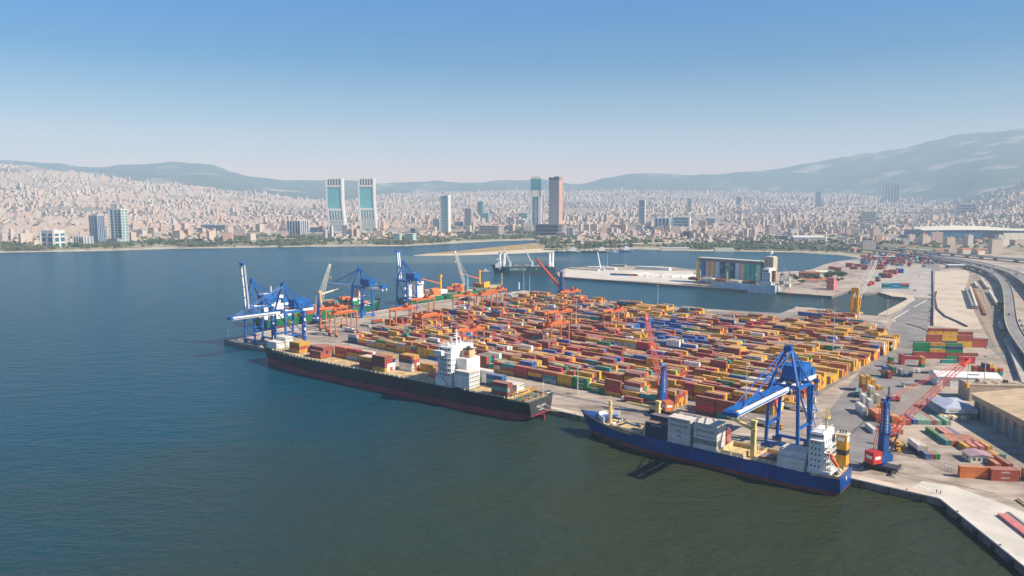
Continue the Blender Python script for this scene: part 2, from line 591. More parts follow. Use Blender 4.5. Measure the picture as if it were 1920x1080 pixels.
def terrain_z(X, Y):
    xs, ys = col_profile(colx(X, Y))
    z = float(np.interp(Y, xs, ys))
    if Y > 4000:
        a = min(1.0, (Y - 4000) / 3000)
        z += a * (mnoise.fractal(Vector((X / 900, Y / 900, 0.3)), 1.0, 2.0, 4) * (16 if Y < 8600 else 62))
    return z
def terrain():
    cols = np.arange(-900, 2901, 14)
    NR = 120
    vs, fs, ms = [], [], []
    for x in cols:
        Ys = shore_Y(x)
        for j in range(NR):
            k = j / (NR - 1)
            Y = Ys * (13800 / Ys) ** (k ** 1.15)
            X = xcol(x, Y)
            vs.append((X, Y, terrain_z(X, Y) if j else -1.5))
    for i in range(len(cols) - 1):
        for j in range(NR - 1):
            a, b = i * NR + j, (i + 1) * NR + j
            fs.append((a, b, b + 1, a + 1))
            Y = vs[a][1]
            x = cols[i]
            if Y - shore_Y(x) < 45:
                k = 3
            elif Y < 2500 and Y - shore_Y(x) < 420:
                k = 0
            elif Y < tab(RY1, x) * 1.02 and not (x > 1800 and Y > 4800):
                k = 1
            else:
                k = 2
            ms.append(k)
    park = mat('park ground', (0.21, 0.19, 0.10), 0.95, col2=(0.42, 0.34, 0.22), scale=0.008, thr=0.52, coords='World')
    town = mat('town ground', (0.34, 0.27, 0.22), 0.95, col2=(0.14, 0.14, 0.09), scale=0.0022, thr=0.60, coords='World')
    scrub = mat('hill scrub', (0.075, 0.085, 0.045), 0.95, col2=(0.46, 0.36, 0.26), scale=0.0019, thr=0.61, coords='World')
    beach = mat('shore sand', (0.44, 0.38, 0.28), 0.95, 0.3, 0.02, coords='World')
    o = np_mesh('terrain', vs, fs, ms, [park, town, scrub, beach])
    o.data.polygons.foreach_set('use_smooth', [True] * len(fs))
    return structure(o)
terrain()

# sand spit with a pale beach, between the gulf and the creek
def spit():
    up = [(776, 478.4), (800, 475.6), (830, 472.6), (860, 469.6), (895, 466), (930, 462), (965, 458.5), (1000, 455), (1040, 453)]
    dn = [(776, 479.2), (800, 479.4), (830, 479.4), (860, 479.2), (895, 478.6), (930, 477.6), (965, 476.2), (1000, 475), (1040, 473)]
    b = MB()
    n = len(up)
    U = [G(x, y, 0) for x, y in up]
    D = [G(x, y, 0) for x, y in dn]
    rows = []
    for k, z in ((0.0, -0.4), (0.10, 0.7), (0.3, 1.6), (0.75, 1.6), (1.0, -0.4)):
        rows.append([(*D[i].lerp(U[i], k), z if 0 < i else min(z, 0.3)) for i in range(n)])
    for a, c, mm in zip(rows, rows[1:], (0, 0, 1, 1)):
        for i in range(n - 1):
            b.poly([a[i], a[i + 1], c[i + 1], c[i]], mm)
    sand = mat('beach sand', (0.62, 0.52, 0.38), 0.95, 0.2, 0.02, coords='World')
    dry = mat('dry grass', (0.42, 0.27, 0.11), 0.95, col2=(0.26, 0.21, 0.09), scale=0.02, coords='World')
    structure(b.build('sand_spit', [sand, dry]))
spit()

# ================================================================== haze over the gulf
def haze():
    m = bpy.data.materials.new('haze')
    m.use_nodes = True
    n, l = m.node_tree.nodes, m.node_tree.links
    n.remove(n['Principled BSDF'])
    v = n.new('ShaderNodeVolumePrincipled')
    v.inputs['Color'].default_value = (0.535, 0.74, 0.93, 1)
    v.inputs['Density'].default_value = HAZE_D
    v.inputs['Anisotropy'].default_value = -0.05
    l.new(v.outputs[0], n['Material Output'].inputs['Volume'])
    b = MB()
    b.span(-16000, 16000, -4000, 14500, -6, 1130)
    stuff(b.build('haze', m))
HAZE_D = 0.000108
haze()
# ================================================================== port ground
PORT = [G(*q) for q in [(420, 637), (1043, 770), (1640, 908), (1760, 935), (1920, 1064)]]
_e = (PORT[4] - PORT[3]).normalized()
PORT += [PORT[4] + _e * 160, Vector((700, 60)), Vector((1900, 1500))]
PORT += [G(*q) for q in [(2400, 476), (1700, 477), (1625, 480), (1603, 486), (1585, 488), (1560, 492), (1545, 496), (1533, 501), (1518, 506), (1500, 508), (1472, 509), (1440, 510), (1300, 505), (1240, 499), (1130, 498), (1060, 503), (1044, 512),
                          (1048, 519), (1300, 536.5), (1560, 555.5), (1593, 544), (1604, 548), (1621, 550), (1648, 548), (1674, 556), (1698, 558), (1703, 562), (1690, 569), (1665, 582), (1645, 592), (1586, 588), (1545, 581), (1525, 577), (1493, 575.5), (1462, 588), (1300, 578), (1100, 561), (985, 545)]]
PORT += [W(-45, 345), W(-38, 240), W(-30, 165), W(-15, 70), W(-3, 12)]
gnd = MB()
gnd.prism(PORT, -4, 3.0, 1, mtop=0)
def ground_mat():
    """worn concrete: slab joints, tyre marks and oil as wear of the surface itself"""
    m = mat('port concrete', (0.50, 0.41, 0.335), 0.9, col2=(0.34, 0.28, 0.235), scale=0.013, thr=0.52, coords='World', detail=8, bump=0.2, bscale=0.7)
    n, l = m.node_tree.nodes, m.node_tree.links
    b = n['Principled BSDF']
    src = b.inputs['Base Color'].links[0].from_socket
    gp = n.new('ShaderNodeNewGeometry')
    mp = n.new('ShaderNodeMapping')
    mp.inputs['Rotation'].default_value = (0, 0, R(41))
    mp.inputs['Scale'].default_value = (0.006, 0.16, 1)
    l.new(gp.outputs['Position'], mp.inputs[0])
    nz = n.new('ShaderNodeTexNoise'); nz.inputs['Scale'].default_value = 1.0; nz.inputs['Detail'].default_value = 5
    l.new(mp.outputs[0], nz.inputs['Vector'])
    rp = n.new('ShaderNodeValToRGB')
    rp.color_ramp.elements[0].position = 0.38; rp.color_ramp.elements[0].color = (0.78, 0.77, 0.76, 1)
    rp.color_ramp.elements[1].position = 0.58; rp.color_ramp.elements[1].color = (1, 1, 1, 1)
    l.new(nz.outputs['Fac'], rp.inputs[0])
    mu = n.new('ShaderNodeMix'); mu.data_type = 'RGBA'; mu.blend_type = 'MULTIPLY'; mu.inputs[0].default_value = 1
    l.new(src, mu.inputs[6]); l.new(rp.outputs[0], mu.inputs[7])
    n2 = n.new('ShaderNodeTexNoise'); n2.inputs['Scale'].default_value = 0.09; n2.inputs['Detail'].default_value = 7
    l.new(gp.outputs['Position'], n2.inputs['Vector'])
    r2 = n.new('ShaderNodeValToRGB')
    r2.color_ramp.elements[0].position = 0.30; r2.color_ramp.elements[0].color = (0.62, 0.6, 0.58, 1)
    r2.color_ramp.elements[1].position = 0.5; r2.color_ramp.elements[1].color = (1, 1, 1, 1)
    l.new(n2.outputs['Fac'], r2.inputs[0])
    m3 = n.new('ShaderNodeMix'); m3.data_type = 'RGBA'; m3.blend_type = 'MULTIPLY'; m3.inputs[0].default_value = 1
    l.new(mu.outputs[2], m3.inputs[6]); l.new(r2.outputs[0], m3.inputs[7])
    l.new(m3.outputs[2], b.inputs['Base Color'])
    return m
structure(gnd.build('port_pavement', [ground_mat(), M['wall_edge']]))

def sheet(name, px, m, z=3.004, raw=False):
    b = MB()
    pts = [Vector(p) for p in px] if raw else [G(*q) for q in px]
    a = sum(p[0] * q[1] - q[0] * p[1] for p, q in zip(pts, pts[1:] + [pts[0]]))
    if a < 0:
        pts = pts[::-1]
    b.poly([(p[0], p[1], z) for p in pts])
    return structure(b.build(name, m))
def ribbon(path, w, z, mb, m=0, thick=0.0, wend=None):
    """flat strip along world points"""
    P = [Vector(p) for p in path]
    L = []
    for i, p in enumerate(P):
        d = (P[min(i + 1, len(P) - 1)] - P[max(i - 1, 0)]).normalized()
        nrm = Vector((-d.y, d.x))
        ww = w if wend is None else w + (wend - w) * i / (len(P) - 1)
        L.append((p + nrm * ww / 2, p - nrm * ww / 2))
    for (a, b), (c, d) in zip(L, L[1:]):
        mb.poly([(*b, z), (*d, z), (*c, z), (*a, z)], m)
        if thick:
            mb.poly([(*a, z - thick), (*c, z - thick), (*d, z - thick), (*b, z - thick)], m)
            mb.poly([(*a, z), (*c, z), (*c, z - thick), (*a, z - thick)], m)
            mb.poly([(*d, z), (*b, z), (*b, z - thick), (*d, z - thick)], m)
    return L
def smooth_path(P, n=6):
    P = [Vector(p) for p in P]
    out = []
    for i in range(len(P) - 1):
        p0, p1, p2, p3 = P[max(i - 1, 0)], P[i], P[i + 1], P[min(i + 2, len(P) - 1)]
        for k in range(n):
            t = k / n
            out.append(0.5 * ((2 * p1) + (p2 - p0) * t + (2 * p0 - 5 * p1 + 4 * p2 - p3) * t * t + (3 * p1 - p0 - 3 * p2 + p3) * t ** 3))
    out.append(P[-1])
    return out

asphalt = mat('asphalt', (0.235, 0.215, 0.205), 0.92, 0.3, 0.06, coords='World', detail=8, bump=0.2, bscale=1.2)
yardasph = mat('yard asphalt', (0.30, 0.255, 0.225), 0.92, col2=(0.19, 0.165, 0.15), scale=0.035, thr=0.5, coords='World', detail=8)
sand_lot = mat('bare sand', (0.56, 0.46, 0.36), 0.95, col2=(0.46, 0.37, 0.28), scale=0.03, thr=0.55, coords='World', detail=7)
brownlot = mat('rail ballast', (0.36, 0.27, 0.19), 0.95, col2=(0.26, 0.19, 0.13), scale=0.08, coords='World')
pale = mat('pale concrete', (0.60, 0.55, 0.48), 0.9, 0.2, 0.05, coords='World', detail=7, bump=0.2, bscale=0.9)
linew = mat('road paint', (0.75, 0.73, 0.70), 0.7, 0.3, 0.5, coords='World')
# container yard surface
sheet('yard_asphalt', [W(60, 68), W(474, 68), W(474, 372), W(420, 498), W(340, 492), W(232, 436), W(96, 420), W(20, 440), W(30, 100)], yardasph, raw=True)
# main port road, from the quay up between the yard and the depot to the basin head
rd = MB()
road = smooth_path([G(1560, 870), G(1600, 800), G(1640, 730), G(1676, 672), G(1698, 628), G(1712, 598), G(1730, 570), G(1742, 535), G(1746, 505), G(1742, 488)])
ribbon(road, 34, 3.008, rd, wend=30)
structure(rd.build('port_road', asphalt))
rd = MB()
ribbon(smooth_path([G(1690, 625), G(1740, 622), G(1800, 632), G(1850, 640), G(1895, 660), G(1960, 720), G(2100, 840)]), 26, 3.012, rd)
structure(rd.build('depot_road', asphalt))
sheet('sand_lot', [(1753, 508), (1812, 507), (1824, 520), (1809, 545), (1822, 575), (1846, 600), (1860, 616), (1806, 618), (1752, 610)], sand_lot, 3.016)
sheet('rail_yard', [(1818, 514), (1836, 516), (1880, 590), (1896, 662), (1872, 660), (1845, 622), (1815, 560), (1809, 545)], brownlot, 3.020)
sheet('pale_apron', [(1700, 919), (1760, 934), (1920, 1062), (2200, 1290), (2200, 1080), (1920, 960), (1790, 912), (1730, 902)], pale, 3.010)
sheet('pier_apron', [(1060, 505), (1300, 508), (1300, 533), (1060, 519)], pale, 3.010)
sheet('far_lot', [(1655, 493), (1746, 505), (1752, 560), (1708, 556), (1650, 544), (1620, 545)], mat('lot concrete', (0.42, 0.37, 0.33), 0.9, 0.25, 0.04, coords='World'), 3.014)
sheet('shore_sand', [(1645, 590), (1690, 567), (1703, 560), (1697, 557), (1672, 555), (1650, 547), (1672, 547), (1712, 555), (1716, 562), (1700, 572), (1668, 590)], sand_lot, 3.018)
sheet('depot_tarmac', [(1668, 712), (1745, 690), (1762, 725), (1752, 752), (1768, 778), (1700, 790), (1660, 765), (1640, 742)], mat('depot tarmac', (0.27, 0.225, 0.195), 0.92, col2=(0.36, 0.30, 0.25), scale=0.07, thr=0.56, coords='World', detail=9), 3.006)
rb_ = MB()
ribbon([G(1043, 770) + QV * 3.6 - QU * 250, G(1043, 770) + QV * 3.6, G(1640, 908) + QV * 3.6, G(1745, 932) + QV * 3.6], 5.6, 3.013, rb_)
structure(rb_.build('quay_edge_strip', mat('edge concrete', (0.56, 0.46, 0.36), 0.9, 0.3, 0.05, coords='World', detail=8)))
# kerb along the quay edge, and the fender strip below it
for nm, q in (('quay_kerb', [W(0, 0.5), G(1043, 770), G(1640, 908), G(1760, 935), G(1920, 1064), PORT[5]]), ('pier_kerb', [G(1048, 519), G(1300, 536.5), G(1560, 555.5)]), ('basin_kerb', [G(1462, 588), G(1300, 578), G(1100, 561), G(985, 545), W(-45, 345), W(-38, 240), W(-30, 165), W(-15, 70), W(-3, 12), W(0, 0.5)])):
    b = MB()
    for a, c in zip(q, q[1:]):
        d = (c - a).normalized()
        nn = Vector((-d.y, d.x)) * 0.7
        b.beam((*(a + nn), 3.1), (*(c + nn), 3.1), 0.9, 0.5)
    structure(b.build(nm, pale))
# fenders on the near quay face
fd = MB()
fd.box(0, 0, -1.2, 0.9, 1.6, 3.4)
fd.box(0, 0.1, 2.3, 1.4, 0.5, 0.8)
fme = fd.data('quay_fender', [M['black']])
q = [G(1043, 770), G(1640, 908), G(1760, 935), G(1920, 1064), PORT[5]]
NF = 0
_t = ['first', 'second', 'third', 'fourth', 'fifth', 'sixth', 'seventh', 'eighth', 'ninth']
ORD_ = _t + ['tenth', 'eleventh', 'twelfth', 'thirteenth', 'fourteenth', 'fifteenth', 'sixteenth', 'seventeenth', 'eighteenth', 'nineteenth'] + [q for d_ in ('twenty', 'thirty', 'forty', 'fifty', 'sixty') for q in [d_[:-1] + 'ieth'] + [d_ + '-' + k_ for k_ in _t]]
for i, (a, c) in enumerate(zip(q, q[1:])):
    d = c - a
    n = int(d.length / 11)
    for k in range(n):
        p = a.lerp(c, (k + 0.5) / n) + Vector((d.y, -d.x)).normalized() * 0.62
        o = bpy.data.objects.new('quay_fender', fme)
        C.objects.link(o)
        o.location = (*p, 0)
        o.rotation_euler = (0, 0, math.atan2(d.y, d.x))
        tag(o, f"black rubber fender on quay wall, {ORD_[NF]} along from black ship stern", 'fender', 'rubber fenders along the quay wall')
        NF += 1
# painted markings
mk_ = MB()
def line(px, w, z=3.024):
    ribbon([G(*q) for q in px], w, z, mk_)
line([(1676, 598), (1704, 581)], 1.3); line([(1714, 575.5), (1737, 563.5)], 1.3)
line([(1674, 599), (1680, 603.5)], 1.2)
for k in range(11):
    a = G(1686, 606).lerp(G(1742, 624), k / 11)
    c = G(1686, 606).lerp(G(1742, 624), (k + 0.5) / 11)
    ribbon([a, c], 0.9, 3.024, mk_)
line([(1650, 657), (1660, 651)], 1.6); line([(1654, 660), (1665, 652)], 0.8)
line([(1860, 1008), (1764, 932)], 0.35); line([(2050, 1160), (1860, 1008)], 0.35)
line([(1726, 911), (1745, 918)], 0.8); line([(1731, 911), (1751, 917)], 0.5)
for s0 in range(64, 466, 9):
    ribbon([W(s0, 63), W(s0 + 5, 63)], 0.5, 3.024, mk_)
structure(mk_.build('road_markings', linew))
# crane rails along both quays, plus one slanting dark line
rl = MB()
for t in (37.5, 65.5):
    ribbon([W(10, t - 11), W(370, t)], 0.55, 3.016, rl)
    ribbon([W(370, t), W(590, t)], 0.55, 3.016, rl)
for s in (-12, 13):
    ribbon([W(s, 30), W(s - 25, 440)], 0.55, 3.016, rl)
ribbon([G(1584, 824), G(1619, 792), G(1670, 745)], 0.6, 3.018, rl)  # one more dark line, slanting across the ground
structure(rl.build('rails_and_dark_line', M['dark']))
# ================================================================== shipping containers
PAL = {'yellow': (0.62, 0.33, 0.028), 'rust': (0.29, 0.06, 0.04), 'red': (0.36, 0.075, 0.045), 'orange': (0.60, 0.17, 0.04), 'navy': (0.018, 0.034, 0.105), 'blue': (0.012, 0.10, 0.34),
       'teal': (0.018, 0.24, 0.215), 'green': (0.012, 0.21, 0.07), 'grey': (0.34, 0.345, 0.35), 'white': (0.72, 0.70, 0.655), 'crimson': (0.42, 0.022, 0.045), 'cream': (0.62, 0.52, 0.36), 'mint': (0.22, 0.44, 0.34), 'pink': (0.60, 0.20, 0.18)}
WORD = {'yellow': 'mustard yellow', 'rust': 'rust brown', 'red': 'brick red', 'orange': 'bright orange', 'navy': 'dark navy', 'blue': 'bright blue', 'teal': 'teal', 'green': 'bright green', 'grey': 'pale grey', 'white': 'white',
        'crimson': 'crimson', 'cream': 'cream', 'mint': 'mint green', 'pink': 'faded pink'}
def cont_mat(nm, col):
    m = mat('container ' + nm, col, 0.55, 0.22, 0.5, bump=0.0)
    n, l = m.node_tree.nodes, m.node_tree.links
    b = n['Principled BSDF']
    tc = n.new('ShaderNodeTexCoord')
    src = b.inputs['Base Color'].links[0].from_socket
    oi = n.new('ShaderNodeObjectInfo')
    hv = n.new('ShaderNodeHueSaturation')
    k = n.new('ShaderNodeMath'); k.operation = 'MULTIPLY_ADD'
    l.new(oi.outputs['Random'], k.inputs[0]); k.inputs[1].default_value = 0.35; k.inputs[2].default_value = 0.82
    l.new(k.outputs[0], hv.inputs['Value'])
    l.new(src, hv.inputs['Color'])
    # rust streaks and scuffs
    n2 = n.new('ShaderNodeTexNoise'); n2.inputs['Scale'].default_value = 0.9; n2.inputs['Detail'].default_value = 8; n2.inputs['Roughness'].default_value = 0.7
    gp = n.new('ShaderNodeNewGeometry')
    l.new(gp.outputs['Position'], n2.inputs['Vector'])
    rp = n.new('ShaderNodeValToRGB')
    rp.color_ramp.elements[0].position = 0.62 if nm not in ('white', 'grey') else 0.68; rp.color_ramp.elements[1].position = 0.76
    l.new(n2.outputs['Fac'], rp.inputs[0])
    mx = n.new('ShaderNodeMix'); mx.data_type = 'RGBA'
    l.new(rp.outputs[0], mx.inputs[0]); l.new(hv.outputs[0], mx.inputs[6])
    mx.inputs[7].default_value = (0.20, 0.10, 0.06, 1) if nm not in ('white', 'grey', 'cream') else (0.45, 0.36, 0.27, 1)
    l.new(mx.outputs[2], b.inputs['Base Color'])
    wv = n.new('ShaderNodeTexWave'); wv.wave_type = 'BANDS'; wv.bands_direction = 'X'; wv.inputs['Scale'].default_value = 1.1
    l.new(tc.outputs['Object'], wv.inputs['Vector'])
    bp = n.new('ShaderNodeBump'); bp.inputs['Strength'].default_value = 0.25; bp.inputs['Distance'].default_value = 0.03
    l.new(wv.outputs['Fac'], bp.inputs['Height']); l.new(bp.outputs[0], b.inputs['Normal'])
    return m
CM = {k: cont_mat(k, v) for k, v in PAL.items()}
def dusty_sunlit(c, k=0.34):  # pale dust, with the sunlit paleness of the tops mixed into the colour
    return tuple(a * (1 - k) + d * k for a, d in zip(c, (0.60, 0.44, 0.33)))
CR = {k: mat('container roof ' + k, dusty_sunlit(v), 0.75, 0.3, 0.4) for k, v in PAL.items()}
CW, CH = 2.44, 2.62
_cm = {}
def cont_data(col, L):
    """body on its base: framed box with recessed sides; the +x end takes the doors"""
    if (col, L) not in _cm:
        b = MB()
        h = CH
        b.box(0, 0, 0.14, L - 0.2, CW - 0.16, h - 0.24, 0, mtop=1)
        for sx in (-1, 1):
            for sy in (-1, 1):
                b.box(sx * (L / 2 - 0.1), sy * (CW / 2 - 0.09), 0, 0.2, 0.18, h - 0.02, 0)
        for sy in (-1, 1):
            for z in (0, h - 0.18):
                b.box(0, sy * (CW / 2 - 0.07), z, L - 0.4, 0.12, 0.16, 0, mtop=1)
        for sx in (-1, 1):
            for z in (0, h - 0.18):
                b.box(sx * (L / 2 - 0.08), 0, z, 0.14, CW - 0.36, 0.16, 0, mtop=1)
        n = int(L / 1.5)
        for i in range(n):
            b.box(-L / 2 + (i + 0.5) * L / n, 0, h - 0.1, 0.35, CW - 0.5, 0.05, 1, bottom=False)
        _cm[(col, L)] = b.data('shipping_container', [CM[col], CR[col]])
    return _cm[(col, L)]
_dm = {}
def door_data(col):
    if col not in _dm:
        b = MB()
        b.box(0, 0, 0.17, 0.05, 1.0, 2.24, 0)
        for y in (-0.3, 0.3):
            b.box(0.05, y, 0.2, 0.05, 0.05, 2.15, 1)
        b.box(0.05, 0, 1.05, 0.05, 0.7, 0.06, 1)
        _dm[col] = b.data('door', [CM[col], M['grey']])
    return _dm[col]
_rb = MB()
_rb.box(0, 0, 0.2, 0.1, 2.0, 2.2, 0)
_rb.box(0.06, -0.48, 1.25, 0.08, 0.72, 0.80, 1)
_rb.box(0.06, 0.48, 1.25, 0.08, 0.72, 0.80, 1)
_rb.box(0.06, 0, 0.35, 0.08, 1.5, 0.5, 2)
COOL = _rb.data('cooling_unit', [M['white'], M['dark'], M['grey']])
MARK = {'yellow': ('MSC', 1.15, 'text_dark', 0.8), 'green': ('EVERGREEN', 1.1, 'text_white', 1.0), 'grey': ('MSC', 1.1, 'text_dark', 0.8)}
N_CONT = 0
SINGLES = []
def container(col, L, x, y, z, rz, label, group, parent_space=None, reefer=False, mark=None, doors=True):
    """one container as a thing of its own; x, y, z the middle of its base"""
    global N_CONT
    N_CONT += 1
    o = bpy.data.objects.new('shipping_container', cont_data(col, L))
    C.objects.link(o)
    o.location = (x, y, z)
    o.rotation_euler = (0, 0, rz)
    tag(o, label, 'shipping container', group)
    if reefer:
        c = bpy.data.objects.new('cooling_unit', COOL)
        C.objects.link(c); c.parent = o; c.location = (L / 2 - 0.1, 0, 0)
    elif doors:
        for sy in (-1, 1):
            d = bpy.data.objects.new('door', door_data(col))
            C.objects.link(d); d.parent = o; d.location = (L / 2 - 0.06, sy * 0.53, 0)
    SINGLES.append((o, col, L))
    mk = mark if mark is not None else (MARK.get(col) if L > 7 or col != 'green' else None)
    if mk:
        lettering(mk[0], mk[1], M[mk[2]], o, (0, -CW / 2 + 0.055, CH * 0.52), 0, mk[3])
    return o
ORD = ['first', 'second', 'third', 'fourth', 'fifth', 'sixth', 'seventh', 'eighth', 'ninth', 'tenth', 'eleventh', 'twelfth', 'thirteenth', 'fourteenth', 'fifteenth', 'sixteenth', 'seventeenth', 'eighteenth', 'nineteenth', 'twentieth',
       ] + [t + '-' + u for t in ('twenty', 'thirty', 'forty') for u in ('first', 'second', 'third', 'fourth', 'fifth', 'sixth', 'seventh', 'eighth', 'ninth')]
def tierword(k, n):
    if n == 1:
        return 'alone in'
    if k == 0:
        return 'at bottom of'
    if k == n - 1:
        return 'on top of'
    return {1: 'second up in', 2: 'third up in', 3: 'fourth up in', 4: 'fifth up in'}[k]

# ------------------------------------------------------------------ the stacks of the terminal
yr = random.Random(11)
BASE_W = [('yellow', 31), ('rust', 25), ('red', 17), ('orange', 5), ('navy', 6), ('blue', 5), ('teal', 4), ('green', 3), ('grey', 5), ('white', 4), ('crimson', 6), ('cream', 3)]
CLUS = [((1240, 625), 34, 'blue', 0.85), ((1270, 655), 26, 'blue', 0.7), ((1395, 628), 15, 'crimson', 0.9), ((1640, 640), 40, 'yellow', 0.6), ((1480, 625), 45, 'yellow', 0.35), ((1205, 590), 34, 'yellow', 0.8), ((1300, 575), 22, 'yellow', 0.9),
        ((1120, 590), 26, 'blue', 0.4), ((1640, 690), 12, 'white', 0.9), ((1425, 735), 10, 'white', 0.9), ((1530, 690), 60, 'yellow', 0.32), ((1050, 640), 60, 'rust', 0.5), ((800, 610), 50, 'rust', 0.45), ((740, 610), 18, 'yellow', 0.7), ((950, 620), 30, 'crimson', 0.25),
        ((1330, 690), 60, 'rust', 0.35), ((1500, 700), 60, 'yellow', 0.25)]
CLUS = [(Vector(ST(*c)), r, k, p) for c, r, k, p in CLUS]
def pick(s, t):
    for c, r, k, p in CLUS:
        if (Vector((s, t)) - c).length < r and yr.random() < p:
            return k
    return yr.choices([w[0] for w in BASE_W], [w[1] for w in BASE_W])[0]
HOLES = [(Vector(ST(*c)), r) for c, r in [((1225, 622), 14), ((1200, 628), 10), ((1395, 720), 0), ((1190, 612), 10), ((700, 622), 16)]]
OVR = {0: ['teal', 'rust', 'rust', 'rust'], 1: ['rust', 'crimson', 'rust', 'rust'], 2: [], 3: ['yellow', 'rust', 'rust', 'yellow'], 4: ['rust', 'teal'], 5: ['rust', 'yellow'], 6: ['yellow', 'crimson', 'rust', 'rust'], 7: ['green'], 8: ['green', 'green', 'green'],
       9: ['yellow', 'yellow', 'yellow'], 10: ['grey', 'teal', 'red'], 11: ['navy', 'yellow', 'rust'], 12: ['rust', 'rust', 'crimson']}
prev_c = 'rust'
STK = []                     # (block, row, bay, s, t, L, colours)
BLK = [67 + 25 * k for k in range(14)] + [420, 445, 470]
for bi, t0 in enumerate(BLK):
    s_end = 459 if bi == 0 else (471 if t0 < 360 else 471 - (t0 - 360) * 0.62)
    s_beg = 92 if t0 < 110 else (62 if t0 < 165 else (50 if t0 < 290 else 34))
    if t0 > 405:
        s_beg = 345
    nb = int((s_end - s_beg) / 13)
    for row in range(6 if t0 < 400 else 5):
        t = t0 + row * 2.8
        for k in range(nb):
            s = s_end - 6.2 - 13 * k
            if any((Vector((s, t)) - c).length < r for c, r in HOLES):
                continue
            if bi == 0 and row == 0 and k in OVR:
                if OVR[k]:
                    STK.append((bi, row, k, s, t, 12.19, OVR[k]))
                continue
            if bi == 0 and k == 2:
                continue
            hk = (hash((bi, k)) % 1000) / 1000
            base = 2.15 + 2.1 * ((math.sin(bi * 12.9 + k * 7.23) * 43758.5) % 1.0)
            def ht():
                return max(0, min(5 if t0 < 200 else 4, int(base + yr.uniform(-0.5, 0.95))))
            two = yr.random() < 0.20
            if two:
                for ds in (-3.15, 3.15):
                    n = ht()
                    if n:
                        STK.append((bi, row, k, s + ds, t, 6.06, [pick(s, t) for _ in range(n)]))
            else:
                n = ht()
                if yr.random() < 0.03:
                    n = 0
                if n:
                    c0 = pick(s, t) if k == 0 or yr.random() < 0.68 else prev_c
                    prev_c = c0
                    STK.append((bi, row, k, s, t, 12.19, [c0 if yr.random() < 0.52 else pick(s, t) for _ in range(n)]))
# which ones are seen: the near rows, and only what their neighbours leave open
H_AT = {}
for bi, row, k, s, t, L, cols in STK:
    H_AT[(bi, row, k)] = max(H_AT.get((bi, row, k), 0), len(cols))
NEAR_YARD = 84
cand = []
for i, (bi, row, k, s, t, L, cols) in enumerate(STK):
    p = W(s, t)
    for j, c in enumerate(cols):
        front = H_AT.get((bi, row - 1, k), 0)
        side = H_AT.get((bi, row, k - 1), 0)
        if j >= front or j >= side + 1:
            d = p.length
            vis = 1.0 if j >= front else 1.6
            # ships hide the stacks behind them
            if bi == 0 and s < 330 and j < 2:
                vis *= 1.6
            cand.append((d * vis * (1.25 if L < 7 else 1.0), i, j))
cand.sort()
single = {(i, j) for _, i, j in cand[:NEAR_YARD]}
KS = list(PAL)
arr = [[] for _ in range(9)]
seen_lab = {}
ROWW = ['front', 'second', 'third', 'fourth', 'fifth', 'sixth']
stack_no = {}
for i, (bi, row, k, s, t, L, cols) in enumerate(STK):
    if any((i, j) in single for j in range(len(cols))):
        stack_no.setdefault((bi, row), []).append((s, i))
rank = {}
for key, v in stack_no.items():
    for n, (s, i) in enumerate(sorted(v, reverse=True)):
        rank[i] = n
for i, (bi, row, k, s, t, L, cols) in enumerate(STK):
    for j, c in enumerate(cols):
        p = W(s + yr.uniform(-0.12, 0.12), t + yr.uniform(-0.06, 0.06))
        if (i, j) in single:
            rowname = ROWW[row] + ' row by quay' if bi == 0 else ROWW[row] + ' row of ' + ORD[bi] + ' block'
            lab = f"{WORD[c]} {'long' if L > 7 else 'short'} container {tierword(j, len(cols))} {ORD[rank[i]]} stack from right, {rowname}"
            container(c, L, p.x, p.y, 3.01 + j * CH, QTH, lab, 'containers stacked in the terminal yard', mark=None if not (c == 'green' and L < 7) else ())
        else:
            for q, val in zip(arr, (p.x, p.y, 3.01 + j * CH + 0.01, L, CW, CH - 0.03, QTH, KS.index(c), 0)):
                q.append(val)
